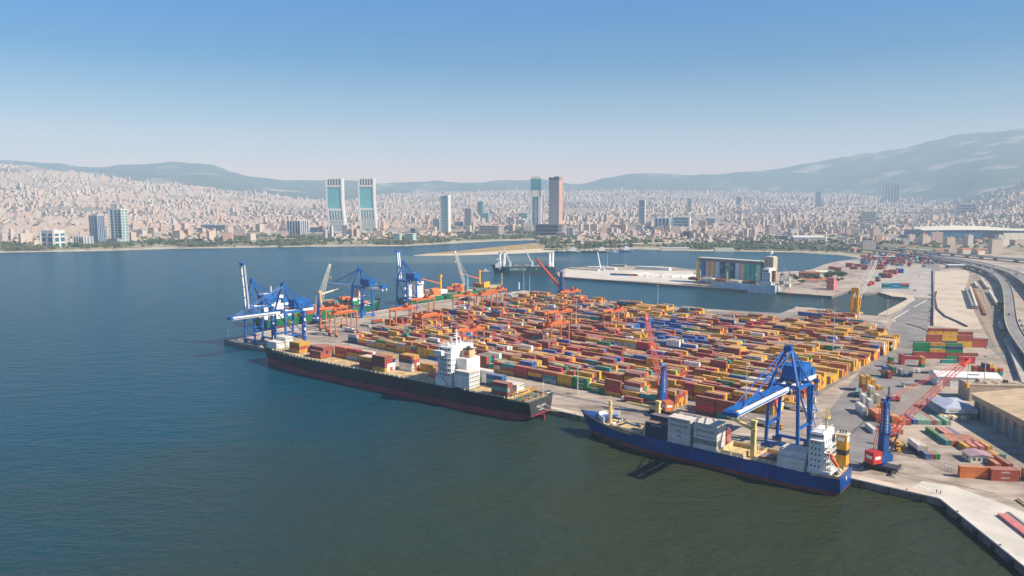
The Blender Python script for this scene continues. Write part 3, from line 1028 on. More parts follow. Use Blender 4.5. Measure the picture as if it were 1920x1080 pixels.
# ================================================================== ships
def hull_mesh(L, B, zd, zbow, zstern, zboot, x_par0, x_par1, rake=8.0, stern_w=0.95, bulb=0.0, fine=1.0, sheer_at=0.82):
    """hull along +x (stern at 0, bow at L), waterline z=0; materials 0 side, 1 boot-top, 2 deck, 3 transom"""
    b = MB()
    N = 34
    rings = []
    for i in range(N + 1):
        k = i / N
        x = L * k
        if x > x_par1:
            f = (x - x_par1) / (L - x_par1)
            bd = B / 2 * (1 - f ** 2.4 * 0.985)
            bw = B / 2 * max(0.004, (1 - f ** 1.35 * 1.0))
        else:
            bd, bw = B / 2, B / 2
        if x < x_par0:
            f = 1 - x / x_par0
            bd *= 1 - (1 - stern_w) * f
            bw *= 1 - 0.25 * f
        zt = zd
        if k > sheer_at:
            zt = zd + (zbow - zd) * ((k - sheer_at) / (1 - sheer_at)) ** 1.3
        if k < 0.12:
            zt = zd + (zstern - zd) * (1 - k / 0.12)
        zlow = -3.0
        if x < x_par0:
            zlow = -3.0 + (zboot * 0.75 + 3.0) * max(0, (1 - x / x_par0 * 1.6)) ** 1.2
        xr = x
        def shift(z):
            # the stem rakes back towards the water
            f = max(0.0, (x - (L - rake * 3)) / (rake * 3))
            return x - f * f * rake * (1 - (z + 3) / (zbow + 3))
        zz = [zt, zboot + (zt - zboot) * 0.45, zboot, max(zlow, -3.0)]
        zz[2] = max(zz[2], zz[3] + 0.2)
        ww = [bd, bw + (bd - bw) * 0.40, bw + (bd - bw) * 0.08, bw * 0.97]
        rings.append([(shift(z), w, z) for w, z in zip(ww, zz)])
    for side in (1, -1):
        for i in range(N):
            for j in range(3):
                p = [rings[i][j], rings[i + 1][j], rings[i + 1][j + 1], rings[i][j + 1]]
                p = [(a, side * w, z) for a, w, z in p]
                if side > 0:
                    p = p[::-1]
                b.poly(p, 1 if j == 2 else 0)
    # transom, keel plate
    r = rings[0]
    b.poly([(a, w, z) for a, w, z in r[:3]] + [(a, -w, z) for a, w, z in r[:3][::-1]], 3)
    b.poly([(a, w, z) for a, w, z in r[2:4]] + [(a, -w, z) for a, w, z in r[2:4][::-1]], 1)
    for i in range(N):
        p, q = rings[i][3], rings[i + 1][3]
        b.poly([(p[0], p[1], p[2]), (p[0], -p[1], p[2]), (q[0], -q[1], q[2]), (q[0], q[1], q[2])], 1)
    # deck a little below the bulwark edge
    for i in range(N):
        p, q = rings[i][0], rings[i + 1][0]
        dz = 1.1
        b.poly([(p[0], p[1] * 0.985, p[2] - dz), (p[0], -p[1] * 0.985, p[2] - dz), (q[0], -q[1] * 0.985, q[2] - dz), (q[0], q[1] * 0.985, q[2] - dz)][::-1], 2)
        for sd in (1, -1):
            u_ = [(p[0], sd * p[1], p[2]), (q[0], sd * q[1], q[2]), (q[0], sd * q[1] * 0.985, q[2] - dz), (p[0], sd * p[1] * 0.985, p[2] - dz)]
            b.poly(u_ if sd > 0 else u_[::-1], 2)
    p = rings[0][0]
    b.poly([(p[0] + 0.02, p[1], p[2]), (p[0] + 0.02, -p[1], p[2]), (p[0] + 0.02, -p[1], p[2] - 1.1), (p[0] + 0.02, p[1], p[2] - 1.1)], 2)
    return b, rings
def railing(b, pts, h=1.1, step=2.2, m=0):
    for a, c in zip(pts, pts[1:]):
        a, c = Vector(a), Vector(c)
        n = max(1, int((c - a).length / step))
        for zz in (h, h * 0.55):
            b.beam(a + Vector((0, 0, zz)), c + Vector((0, 0, zz)), 0.10, m=m)
        for i in range(n + 1):
            p = a.lerp(c, i / n)
            b.beam(p, p + Vector((0, 0, h)), 0.09, m=m)
def windows(parent, x0, x1, y, z, n, w, h, normal, depth=0.06, frame=None):
    """a row of panes, each a part of its own; normal in '+x', '-x', '+y', '-y'; x0..x1 runs along the wall"""
    key = (round(w, 2), round(h, 2))
    if key not in _pane:
        b = MB()
        b.box(0, 0, 0, w, 0.1, h, 0)
        _pane[key] = b.data('window', [M['glass']])
    for i in range(n):
        t = x0 + (x1 - x0) * (i + 0.5) / n
        o = bpy.data.objects.new('window', _pane[key])
        C.objects.link(o)
        o.parent = parent
        if normal[1] == 'y':
            o.location = (t, y, z)
        else:
            o.location = (y, t, z)
            o.rotation_euler = (0, 0, PI / 2)
_pane = {}

S1_O, S1_A, S1_L = W(366, 3.2), R(143.25), 272.7
S2_O, S2_A, S2_L = W(539, 4.2), R(140.45), 142.3
M['hull_black'] = hull_paint('hull black', (0.008, 0.011, 0.020), 0.45, 0.16)
M['boot_red'] = hull_paint('antifouling red', (0.25, 0.035, 0.045), 0.6, 0.3)
M['transom'] = mat('weathered black', (0.045, 0.043, 0.048), 0.6, 0.3, 0.2)
M['hull_blue'] = hull_paint('hull blue', (0.005, 0.058, 0.26), 0.4, 0.2)
M['boot_brown'] = mat('antifouling brown', (0.21, 0.055, 0.05), 0.6, 0.4, 0.15)
M['hold'] = mat('hold buff', (0.58, 0.45, 0.24), 0.7, 0.35, 0.4)
M['lifeboat'] = mat('lifeboat orange', (0.70, 0.11, 0.02), 0.45, 0.15, 0.5)

# ---- the big black ship
s1 = thing('container_ship', 'large black hulled container ship with red waterline band and white bridge tower', 'container ship', V3(S1_O, 0), S1_A, 'cargo ships moored in the port')
hb, rg = hull_mesh(S1_L, 27.0, 12.6, 13.4, 12.6, 4.1, 34, 190, rake=9, stern_w=0.92)
hull = hb.build('hull', [M['hull_black'], M['boot_red'], M['deck'], M['transom']], s1)
lettering('MSC LARA', 2.0, M['text_white'], hull, (-0.06, 0.0, 8.2), -PI / 2)
lettering('PANAMA', 1.3, M['text_white'], hull, (-0.06, 0.0, 6.0), -PI / 2)
for i, (x0, x1) in enumerate([(16, 29), (31, 45), (76, 90), (91.5, 105), (106.5, 120), (121, 134), (135.5, 148), (149.5, 162), (163.5, 176), (177.5, 190), (191.5, 204), (205.5, 217), (219, 231), (233, 245)]):
    b = MB()
    wy = 11.8 if x1 < 200 else 11.8 - (x1 - 200) * 0.075
    b.span(x0, x1, -wy, wy, 11.4, 13.2)
    for yy in np.linspace(-wy, wy, 5)[1:-1]:
        b.span(x0 + 0.2, x1 - 0.2, yy - 0.12, yy + 0.12, 13.2, 13.32)
    b.build('hatch_cover', [M['hatch']], s1)
# deck-edge lashing posts, rails
lp = MB()
for x in np.arange(18, 250, 4.4):
    if 50 < x < 74:
        continue
    for sd in (1, -1):
        w = 12.6 if x < 195 else 12.6 - (x - 195) ** 1.7 * 0.0085
        lp.box(x, sd * w, 11.4, 0.6, 0.5, 2.3)
        lp.box(x + 2, sd * (w - 0.1), 12.9, 3.6, 0.25, 0.25)
lp.build('lashing_posts', [M['offwhite']], s1)
rr = MB()
railing(rr, [(3, 12.4, 11.6), (14, 12.9, 11.6)], m=0)
railing(rr, [(3, -12.4, 11.6), (3, 12.4, 11.6)], m=0)
rr.build('railing', [M['paleyellow']], s1)
# stern: mooring deck gantry
b = MB()
for y in (-8, 0, 8):
    b.beam((8, y, 11.4), (8, y, 15.6), 0.35, m=0)
    b.beam((13.5, y, 11.4), (13.5, y, 15.6), 0.35, m=0)
b.beam((8, -9, 15.6), (8, 9, 15.6), 0.6, 0.4, m=0)
b.beam((13.5, -9, 15.6), (13.5, 9, 15.6), 0.6, 0.4, m=0)
for y in (-9, -4.5, 4.5, 9):
    b.beam((8, y, 15.6), (13.5, y, 15.6), 0.3, m=0)
b.build('stern_gantry', [M['yellow']], s1)
for y in (-9, -4, 4, 9):
    b = MB()
    b.tube((5.2, y - 1.4, 12.5), (5.2, y + 1.4, 12.5), 0.8, n=10, m=0)
    b.box(5.2, y - 1.7, 11.4, 1.4, 0.35, 1.9, 1); b.box(5.2, y + 1.7, 11.4, 1.4, 0.35, 1.9, 1)
    b.build('mooring_winch', [M['rust'], M['grey']], s1)
b = MB(); b.box(-0.8, 0, -2.5, 3.2, 0.9, 5.4); b.build('rudder', [M['boot_red']], s1)
b = MB()
b.beam((3, -6, 11.5), (3, -6, 21), 0.3); b.beam((3, -7, 19.5), (3, -5, 19.5), 0.2)
b.build('stern_light_mast', [M['offwhite']], s1)
# superstructure
sup = MB()
sup.span(60, 73, -12.6, 12.6, 11.4, 18.0)
sup.span(60.5, 72, -11.4, 11.4, 18.0, 34.0)
sup.span(61, 71.5, -10.6, 10.6, 34.0, 37.2)
for z in (18.0, 21.2, 24.4, 27.6, 30.8, 34.0):
    sup.span(59.8, 73.4, -12.8, -11.5, z, z + 0.18)
    sup.span(59.8, 73.4, 11.5, 12.8, z, z + 0.18)
sup.span(64.5, 71.8, -15.6, 15.6, 32.6, 33.0)
sup.span(65, 71.5, -15.6, -12.8, 33.0, 35.4); sup.span(65, 71.5, 12.8, 15.6, 33.0, 35.4)
for y in (-14.6, 14.6):
    sup.beam((68, y, 32.6), (68, y * 0.8, 28.5), 0.4)
sup.span(52, 60.4, -6.5, 6.5, 11.4, 30.5)
house = sup.build('superstructure', [M['white']], s1)
fn = MB()
fn.box(56, 0, 30.5, 6.4, 6.0, 4.8, 0, top=0.92)
fn.box(56, 0, 35.3, 5.2, 4.6, 0.8, 1)
fn.box(56, 2.96, 31.6, 3, 0.15, 2.4, 2)
for y in (-1.4, 0, 1.4):
    fn.tube((56, y, 36), (56, y, 37.6), 0.4, n=8, m=1)
fn.build('funnel', [M['hatch'], M['dark'], M['red']], s1)
mt = MB()
mt.beam((66, 0, 37.2), (66, 0, 47.5), 0.9, w2=0.45, h2=0.45)
mt.beam((66, -3.5, 42), (66, 3.5, 42), 0.35); mt.beam((66, -2.2, 44.6), (66, 2.2, 44.6), 0.3)
mt.box(66, 0, 43.0, 0.5, 4.6, 0.4); mt.beam((66, -4, 37.2), (66, -4, 42), 0.18); mt.beam((66, 4, 37.2), (66, 4, 43), 0.18)
mt.ball(68, 6, 38.4, 1.1); mt.ball(68, -6, 38.2, 0.9)
mt.beam((61.5, -10, 37.2), (61.5, -10, 41.5), 0.2); mt.beam((61.5, 10, 37.2), (61.5, 10, 41.5), 0.2)
mt.build('radar_mast', [M['white']], s1)
dr = MB()
railing(dr, [(61, -10.6, 37.2), (71.4, -10.6, 37.2), (71.4, 10.6, 37.2), (61, 10.6, 37.2), (61, -10.6, 37.2)])
for z in (21.2, 24.4, 27.6, 30.8):
    for sd in (-12.7, 12.7):
        railing(dr, [(60, sd, z + 0.18), (73.2, sd, z + 0.18)])
dr.build('railing', [M['white']], s1)
# stairs down the near side, windows
for z in (19.2, 22.4, 25.6, 28.8):
    windows(house, 61.5, 71, 11.42, z, 4, 0.9, 1.0, '+y')
    windows(house, 61.5, 71, -11.42, z, 4, 0.9, 1.0, '-y')
    windows(house, 7, 11, 60.46, z, 2, 0.8, 0.9, '-x')
windows(house, -10, 10, 71.55, 35.0, 9, 1.7, 1.3, '+x')
windows(house, 62, 71, 10.62, 35.0, 4, 1.7, 1.3, '+y')
windows(house, -1, 5, 51.98, 24.5, 3, 0.7, 0.7, '-x')
st_ = MB()
for k, z in enumerate((11.4, 14.7, 18.1, 21.3, 24.5)):
    x0, x1 = (62, 67) if k % 2 else (67, 62)
    st_.beam((x0, 13.0, z), (x1, 13.0, z + 3.2), 0.7, 0.2)
st_.build('outside_stairs', [M['grey']], s1)
for sd in (1, -1):
    lb = MB()
    lb.ball(76.2, sd * 12.0, 17.6, 1.5, 0, 10, 6, 1.3)
    lb.v = [((x - 76.2) * 2.6 + 76.2, y, z) for x, y, z in lb.v]
    lb.build('lifeboat', [M['lifeboat']], s1)
    dv = MB()
    for x in (73.6, 78.8):
        dv.beam((x, sd * 11.0, 13), (x, sd * 11.4, 20.4), 0.35); dv.beam((x, sd * 11.4, 20.4), (x, sd * 13.2, 20), 0.3)
    dv.build('lifeboat_davit', [M['offwhite']], s1)
# bow gear
b = MB()
b.beam((258, 0, 12), (258, 0, 22), 0.7, w2=0.4, h2=0.4); b.beam((258, -2, 18.5), (258, 2, 18.5), 0.25)
b.build('foremast', [M['paleyellow']], s1)
for y in (-4, 4):
    b = MB(); b.box(254, y, 12, 3, 2.2, 1.6); b.tube((254, y - 1.5, 13.4), (254, y + 1.5, 13.4), 0.9, n=10)
    b.build('anchor_windlass', [M['offwhite']], s1)
b = MB()
for x in (249.5,):
    b.beam((x, -7.5, 12.2), (x, 7.5, 12.2), 0.4, 2.6)
b.build('breakwater', [M['offwhite']], s1)

def ship_local(o, ang, x, y):
    c, s = math.cos(ang), math.sin(ang)
    return Vector((o.x + x * c - y * s, o.y + x * s + y * c))
def stack(ship_o, ship_a, x0, rows, z, L, ship_word, place, used, group, reef=False):
    """rows: (y, [colours bottom to top]); x0 the stern-side end of the stack"""
    for ri, (y, cols) in enumerate(rows):
        for j, c in enumerate(cols):
            rf = c == 'R'
            col = 'white' if rf else c
            kind = 'refrigerated' if rf else ('long' if L > 7 else 'short')
            p = ship_local(ship_o, ship_a, x0 + L / 2, y)
            col_word = 'nearest' if ri == 0 else {1: 'second', 2: 'third', 3: 'fourth', 4: 'fifth', 5: 'sixth', 6: 'seventh', 7: 'eighth'}[ri]
            tier = 'bottom' if j == 0 and len(cols) > 1 else ('top' if j == len(cols) - 1 else {1: 'second', 2: 'third', 3: 'fourth', 4: 'fifth'}[j] + ' tier')
            lab = f"{WORD[col]} {kind} container, {tier} of {col_word} column, {place}"
            container(col, L, p.x, p.y, z + j * CH, ship_a + PI, lab, group, reefer=rf)
G1 = 'containers on the deck of the black ship'
def bay(x0, place, near, L=12.19, y0=11.4, z=13.35, step=2.5):
    rows = []
    for i, cols in enumerate(near):
        if cols:
            rows.append((y0 - i * step, cols))
    stack(S1_O, S1_A, x0, rows, z, L, 'black', place, None, G1)
Y_, U_, D_, N_, T_, O_, Wh, Cr, B_ = 'yellow', 'rust', 'red', 'navy', 'teal', 'orange', 'white', 'crimson', 'blue'
bay(246.5, 'two stacks at black ship bow', [['R', 'R'], ['R', 'R'], ['R', 'R']], y0=4.5)
bay(246.5, 'white block at black ship bow', [['R', 'R', 'R'], ['R', 'R', 'R'], ['R', 'R', 'R']], y0=-4)
bay(219, 'yellow topped block near black ship bow', [[Y_, D_, Y_], [O_, D_, Y_], [Y_, D_, Y_], [O_, O_, Y_]], y0=4.0)
bay(205.3, 'single bay behind black ship bow block', [[B_, N_], [O_, U_], [D_, U_]], y0=-4.5)
bay(190.5, 'red block forward on black ship', [[D_, U_, ], [D_, U_, U_], [D_, N_, U_], [D_, D_, U_], ['teal', D_, D_]], y0=7.2)
bay(177, 'orange block by red one, black ship', [[O_, D_, O_], [O_, O_, O_], [Y_, O_]], y0=-5)
bay(163.4, 'crimson topped bay of black ship', [['grey', Y_, Cr], ['grey', U_, Cr]], y0=-4.5)
bay(149.6, 'white bay midway along black ship', [['white', 'white', U_], ['white', U_, 'white'], [U_, U_]], y0=-4.0)
bay(135, 'bay under the white pair amidships', [[U_, U_, Y_], ['R', 'R', 'R'], ['R', 'R', 'R']], y0=8.6)
bay(121.4, 'tall rust block amidships on black ship', [[Y_, U_, U_, U_], ['R', 'R', U_, U_], [D_, 'R', U_, D_], ['R', 'R', N_, Y_]], y0=9.0)
bay(107.8, 'bay forward of black ship bridge', [['R', 'R', N_, U_], [D_, D_, D_, Y_], [Y_, 'R', D_, Y_]], y0=-3)
bay(93.6, 'yellow bay by black ship lifeboat', [[Y_, Y_], [O_, O_]], y0=-9.0)
bay(45.6, 'white block behind black ship bridge', [['R'] * 4, ['R'] * 4, ['R'] * 4, ['R'] * 4], y0=10.6)
bay(45.6, 'far white block behind black ship bridge', [['R'] * 3, ['R'] * 3], y0=-8.8)
bay(30.3, 'blue topped pair aft on black ship', [[N_, T_, B_], [N_, N_, B_]], y0=-2.2)
bay(16.2, 'pale bay aft on black ship', [['white', 'white'], ['R', 'R'], ['R', 'R']], y0=1.2)
bay(4.6 + 11.4, 'stern corner stack of black ship', [[U_, 'mint', U_], [U_, U_, U_]], y0=10.8, L=12.19)

# ---- the blue ship
s2 = thing('cargo_ship', 'blue hulled cargo ship with cream deck cranes and tall yellow funnel', 'cargo ship', V3(S2_O, 0), S2_A, 'cargo ships moored in the port')
hb, rg = hull_mesh(S2_L, 20.4, 8.6, 12.2, 9.6, 2.0, 22, 92, rake=9, stern_w=0.92, sheer_at=0.78)
h2 = hb.build('hull', [M['hull_blue'], M['boot_brown'], M['hatch'], M['hull_blue']], s2)
b = MB()
b.poly([(-0.05, 0.4, 6.8), (-0.05, -0.3, 7.4), (-0.05, -1.6, 6.9), (-0.05, -1.0, 6.2), (-0.05, -1.4, 5.0), (-0.05, -0.4, 5.6)][::-1])
b.build('stern_emblem', [M['text_white']], h2)
# white wave wall round the forecastle
bw_ = MB()
arc = []
for k in range(9):
    y = -8.4 + 16.8 * k / 8
    arc.append(Vector((121.5 + 8.0 * (1 - (y / 8.4) ** 2), y, 10.6)))
for a, c in zip(arc, arc[1:]):
    bw_.beam(a + Vector((0, 0, 1.0)), c + Vector((0, 0, 1.0)), 0.5, 3.4)
bw_.build('breakwater', [M['white']], s2)
fo = MB()
fo.poly([(122, 8.3, 11.0), (122, -8.3, 11.0), (130, -6.2, 11.2), (137, -3, 11.6), (141, 0, 11.9), (137, 3, 11.6), (130, 6.2, 11.2)][::-1])
fo.build('forecastle_deck', [M['hull_blue']], s2)
b = MB()
b.tube((122, 1.5, 8), (122, 1.5, 21), 1.05, 0.9, 10)
b.box(122, 1.5, 15.2, 2.6, 3.6, 0.3); railing(b, [(120.8, -0.2, 15.5), (123.2, -0.2, 15.5), (123.2, 3.2, 15.5), (120.8, 3.2, 15.5), (120.8, -0.2, 15.5)])
b.beam((122, 1.5, 21), (122, 1.5, 24), 0.25)
b.build('foremast', [M['paleyellow']], s2)
for y in (-3.5, 3.5):
    b = MB(); b.box(118.6, y, 7.6, 2.4, 2.2, 1.4); b.tube((118.6, y - 1.6, 9.2), (118.6, y + 1.6, 9.2), 0.8, n=10)
    b.build('anchor_windlass', [M['offwhite']], s2)
for x0, x1 in ((99.5, 117),):
    b = MB(); b.span(x0, x1, -7.0, 7.0, 7.4, 9.4)
    for xx in np.linspace(x0, x1, 5)[1:-1]:
        b.span(xx - 0.12, xx + 0.12, -6.9, 6.9, 9.4, 9.52)
    b.build('hatch_cover', [M['hatch']], s2)
rr = MB()
railing(rr, [(99, 9.3, 8.6), (112, 8.0, 8.8), (119, 6.6, 9.4)], step=1.6); railing(rr, [(99, -9.3, 8.6), (112, -8.0, 8.8), (119, -6.6, 9.4)], step=1.2, h=1.6)
railing(rr, [(26, 9.9, 8.5), (98, 9.9, 8.5)], step=2.4); railing(rr, [(26, -9.9, 8.5), (98, -9.9, 8.5)], step=2.4)
rr.build('railing', [M['white']], s2)
lp = MB()
for x in np.arange(28, 99, 3.1):
    for sd in (1, -1):
        lp.box(x, sd * 9.2, 7.5, 0.35, 0.7, 2.2 if int(x) % 2 else 1.4)
lp.build('lashing_posts', [M['offwhite']], s2)
# open hold amidships: walls above deck level and the well behind them
b = MB()
for (x0, x1) in ((44.0, 56.0), (28.0, 39.0)):
    b.span(x0, x1, 8.0, 8.5, 7.4, 10.0); b.span(x0, x1, -8.5, -8.0, 7.4, 10.0)
    b.span(x0, x0 + 0.5, -8.0, 8.0, 7.4, 10.0); b.span(x1 - 0.5, x1, -8.0, 8.0, 7.4, 10.0)
    for xx in np.linspace(x0, x1, 9)[1:-1]:
        b.span(xx - 0.15, xx + 0.15, -8.0, -7.6, 7.4, 10.0); b.span(xx - 0.15, xx + 0.15, 8.5, 8.8, 7.4, 9.8)
b.build('hatch_coaming', [M['hold']], s2)
b = MB(); b.span(44.5, 55.5, -8, 8, 7.52, 7.62); b.span(28.5, 38.5, -8, 8, 7.52, 7.62)
b.build('hold_floor', [M['hold']], s2)
def deck_crane(px, py, zb, zt, jib_to, mt, nm='deck_crane'):
    b = MB()
    b.box(px, py, zb, 2.2, 2.2, zt - zb, 0, top=0.9)
    b.box(px, py, zt - 3.4, 3.0, 3.0, 0.4, 0)
    b.box(px, py, zt, 2.6, 2.6, 1.2, 0)
    o = b.build(nm, [mt], s2)
    j = MB()
    a = Vector((px, py, zt - 3.2)) + (Vector(jib_to) - Vector((px, py, zt - 3.2))).normalized() * 1.3
    j.beam(a, jib_to, 1.7, 1.5, w2=0.6, h2=0.6)
    j.beam((px, py, zt + 1), Vector(a).lerp(Vector(jib_to), 0.85) + Vector((0, 0, 0.3)), 0.12)
    j.beam((px, py, zt + 1), Vector(a).lerp(Vector(jib_to), 0.55) + Vector((0, 0, 0.3)), 0.12)
    j.build('jib', [mt], o)
deck_crane(98.0, -7.6, 7.4, 22.0, (117.0, -5.5, 19.5), M['paleyellow'])
deck_crane(41.6, 2.6, 7.4, 24.5, (56.0, 1.0, 24.6), M['paleyellow'])
b = MB()
b.box(97.5, 5.0, 7.4, 1.8, 2.0, 6.0); b.box(97.5, 2.0, 7.4, 1.8, 1.4, 5.4); b.box(97.5, 7.4, 7.4, 1.8, 1.2, 4.6); b.beam((97.5, 1.5, 12.4), (97.5, 7.6, 12.4), 0.8)
b.build('crane_post', [M['paleyellow']], s2)
b = MB()
b.beam((101, 5.4, 11.5), (108, 6.4, 12.6), 1.4, 0.9); b.beam((108, 6.4, 12.6), (113.5, 6.8, 10.2), 1.2, 0.8)
b.build('grab_arm', [M['grey']], s2)
# accommodation
sup = MB()
sup.span(5.0, 21.5, -9.4, 9.4, 7.4, 10.6)
sup.span(10.0, 21.0, -8.6, 8.6, 10.6, 24.2)
sup.span(11.0, 20.4, -7.6, 7.6, 24.2, 27.2)
sup.span(12.0, 19.5, -10.2, 10.2, 24.2, 24.5)
for k in range(5):
    z = 13.3 + 2.72 * k - 2.72
    sup.span(6.4, 10.0, -8.4, 8.4, z, z + 0.16)
sup.span(12, 19, -7.2, 7.2, 27.2, 27.5)
house2 = sup.build('superstructure', [M['white']], s2)
house2.scale = (0.62, 0.94, 0.97); house2.location = (1.2, 0, 0.2)
for k in range(5):
    z = 11.6 + 2.7 * k
    windows(house2, 12, 20, 8.62, z, 3, 0.9, 0.9, '+y')
    windows(house2, -7.5, 7.5, 9.98, z, 5, 1.0, 1.5, '-x')
windows(house2, -7, 7, 20.42, 25.2, 7, 1.5, 1.2, '+x')
windows(house2, 11.6, 20, 7.62, 25.2, 5, 1.3, 1.2, '+y')
rr = MB()
for k in range(5):
    z = 13.3 + 2.72 * k - 2.72 + 0.16
    railing(rr, [(10, 8.3, z), (6.5, 8.3, z), (6.5, -8.3, z), (10, -8.3, z)], step=1.5)
railing(rr, [(12, 7.2, 27.5), (19, 7.2, 27.5), (19, -7.2, 27.5), (12, -7.2, 27.5), (12, 7.2, 27.5)])
railing(rr, [(0.4, -9, 8.6), (0.4, 9, 8.6)]); railing(rr, [(0.4, 9.2, 8.6), (9, 9.7, 8.6)])
for k in range(4):
    z0 = 10.6 + 2.72 * k
    rr.beam((7.2, 3 if k % 2 else 6, z0), (7.2, 6 if k % 2 else 3, z0 + 2.72), 0.8, 0.2)
for y in (-8.2, 0, 8.2):
    rr.beam((6.6, y, 10.6), (6.6, y, 24), 0.22)
_r = rr.build('railing', [M['white']], s2)
_r.scale = (0.62, 0.94, 0.97); _r.location = (1.2, 0, 0.2)
b = MB()
b.box(5.6, -5.4, 10.6, 5.0, 4.6, 14.0, 0, top=0.86)
b.box(5.6, -5.4, 24.6, 5.4, 5.0, 0.5, 3)
b.box(5.6, -3.3, 22.0, 3.0, 0.18, 1.5, 1)
b.box(3.25, -5.4, 21.6, 0.16, 3.2, 2.0, 1)
b.box(3.2, -5.4, 15.6, 0.2, 4.3, 2.2, 2); b.box(5.6, -3.05, 15.6, 4.5, 0.2, 2.2, 2)
for dx in (-1.2, 0, 1.2):
    b.tube((5.6 + dx, -5.4, 25.1), (5.6 + dx, -5.4, 26.6), 0.35, n=8, m=2)
b.build('funnel', [M['yellow'], M['text_white'], M['dark'], M['offwhite']], s2).location = (-1.9, 0, 0)
b = MB()
b.tube((12.5, 1.0, 27.5), (12.5, 1.0, 34), 0.55, 0.4, 8)
b.box(12.5, 1.0, 33.2, 2.4, 3.8, 0.4); b.beam((12.5, -1.6, 35.6), (12.5, 0.6, 35.6), 0.3); b.beam((12.5, 0, 33.5), (12.5, 0, 37.6), 0.3)
b.beam((12.5, 2.2, 33.5), (12.5, 2.2, 38.5), 0.3); b.beam((12.5, 1.4, 37.2), (12.5, 3.0, 37.2), 0.2); b.box(12.5, -0.6, 35.4, 0.4, 2.6, 0.35)
railing(b, [(11.4, -0.8, 33.6), (13.6, -0.8, 33.6), (13.6, 2.8, 33.6), (11.4, 2.8, 33.6), (11.4, -0.8, 33.6)])
b.build('radar_mast', [M['paleyellow']], s2).location = (-3.4, 0, -0.8)
b = MB()
b.beam((8.2, 4.4, 17.4), (2.0, 4.4, 10.2), 0.35, m=0); b.beam((8.2, 7.0, 17.4), (2.0, 7.0, 10.2), 0.35, m=0)
b.beam((8.2, 4.4, 10.4), (8.2, 4.4, 17.4), 0.3); b.beam((8.2, 7.0, 10.4), (8.2, 7.0, 17.4), 0.3)
b.build('lifeboat_ramp', [M['white']], s2).location = (-1.4, 0, 0)
lb = MB()
lb.beam((7.8, 5.7, 17.8), (3.4, 5.7, 12.7), 2.1, 1.7, w2=1.2, h2=1.0); lb.beam((7.9, 5.7, 18.8), (6.0, 5.7, 16.6), 1.4, 1.4)
lb.build('lifeboat', [M['lifeboat']], s2).location = (-1.4, 0, 0)
for y in (-7, -2, 3, 7.5):
    b = MB(); b.tube((3.4, y - 0.9, 9.0), (3.4, y + 0.9, 9.0), 0.6, n=8); b.box(3.4, y, 7.5, 1.6, 1.9, 1.2)
    b.build('mooring_winch', [M['paleyellow'] if y < 0 else M['dark']], s2)
G2 = 'containers on the deck of the blue ship'
def bay2(x0, place, near, y0=8.9, z=8.7, L=12.19, step=2.5):
    stack(S2_O, S2_A, x0, [(y0 - i * step, c) for i, c in enumerate(near) if c], z, L, 'blue', place, None, G2)
bay2(83.4, 'navy block of blue ship', [[N_, N_, N_], [N_, N_, 'rust'], [N_, N_, N_, N_], ['grey', 'grey', N_, N_]])
bay2(70.6, 'white block of blue ship amidships', [['white'] * 5, ['white'] * 5, ['grey', 'grey', 'grey', 'white', 'white']], z=8.5)
bay2(70.6, 'navy pair behind white block on blue ship', [[N_] * 4, [N_] * 4], y0=-4.5, z=8.5)
bay2(56.6, 'tallest white block of blue ship', [['white', 'grey', 'white', 'white', 'white'], ['white'] * 5, ['white'] * 5, ['white'] * 5], z=8.5)
bay2(56.6, 'red columns beside tallest white block', [[U_, 'pink', U_], ['pink', 'pink', Cr]], y0=-2.6, z=8.5)
bay2(31.0, 'sunken columns in blue ship hold', [[U_], [B_], [U_]], y0=5.2, z=7.6, L=6.06)
bay2(15.2, 'white block before blue ship bridge', [['white', 'white'], ['white', 'white', 'white'], ['white', 'white', 'white'], ['white'] * 3, ['white'] * 3], z=8.5)
bay2(15.8 + 6.0, 'white pair', [], L=6.06)
# printed names on the near white boxes
for x, y, z, s, mt in ((76.7, 10.2, 20.4, 'HAMBURG SÜD', 'text_dark'), (76.7, 10.2, 17.8, 'HAMBURG SÜD', 'text_dark'), (76.7, 10.2, 12.6, 'APL', 'text_blue'), (76.7, 10.2, 15.2, 'APL', 'text_blue'),
                       (62.7, 10.2, 20.4, 'ALIANÇA', 'text_blue'), (62.7, 10.2, 17.8, 'HAMBURG SÜD', 'text_dark'), (62.7, 10.2, 15.2, 'HAMBURG SÜD', 'text_dark'), (89.5, 10.2, 15.2, 'CMA CGM', 'text_white')):
    best, bd_ = None, 9e9
    p = ship_local(S2_O, S2_A, x, 8.9)
    for o in C.objects:
        if o.name.startswith('shipping_container') and o.parent is None:
            d = (Vector(o.location) - Vector((p.x, p.y, z - 1.3))).length
            if d < bd_:
                best, bd_ = o, d
    if best is not None and bd_ < 2.5:
        lettering(s, 1.35 if s != 'APL' else 1.9, M[mt], best, (0, -CW / 2 + 0.05, CH * 0.52), 0)

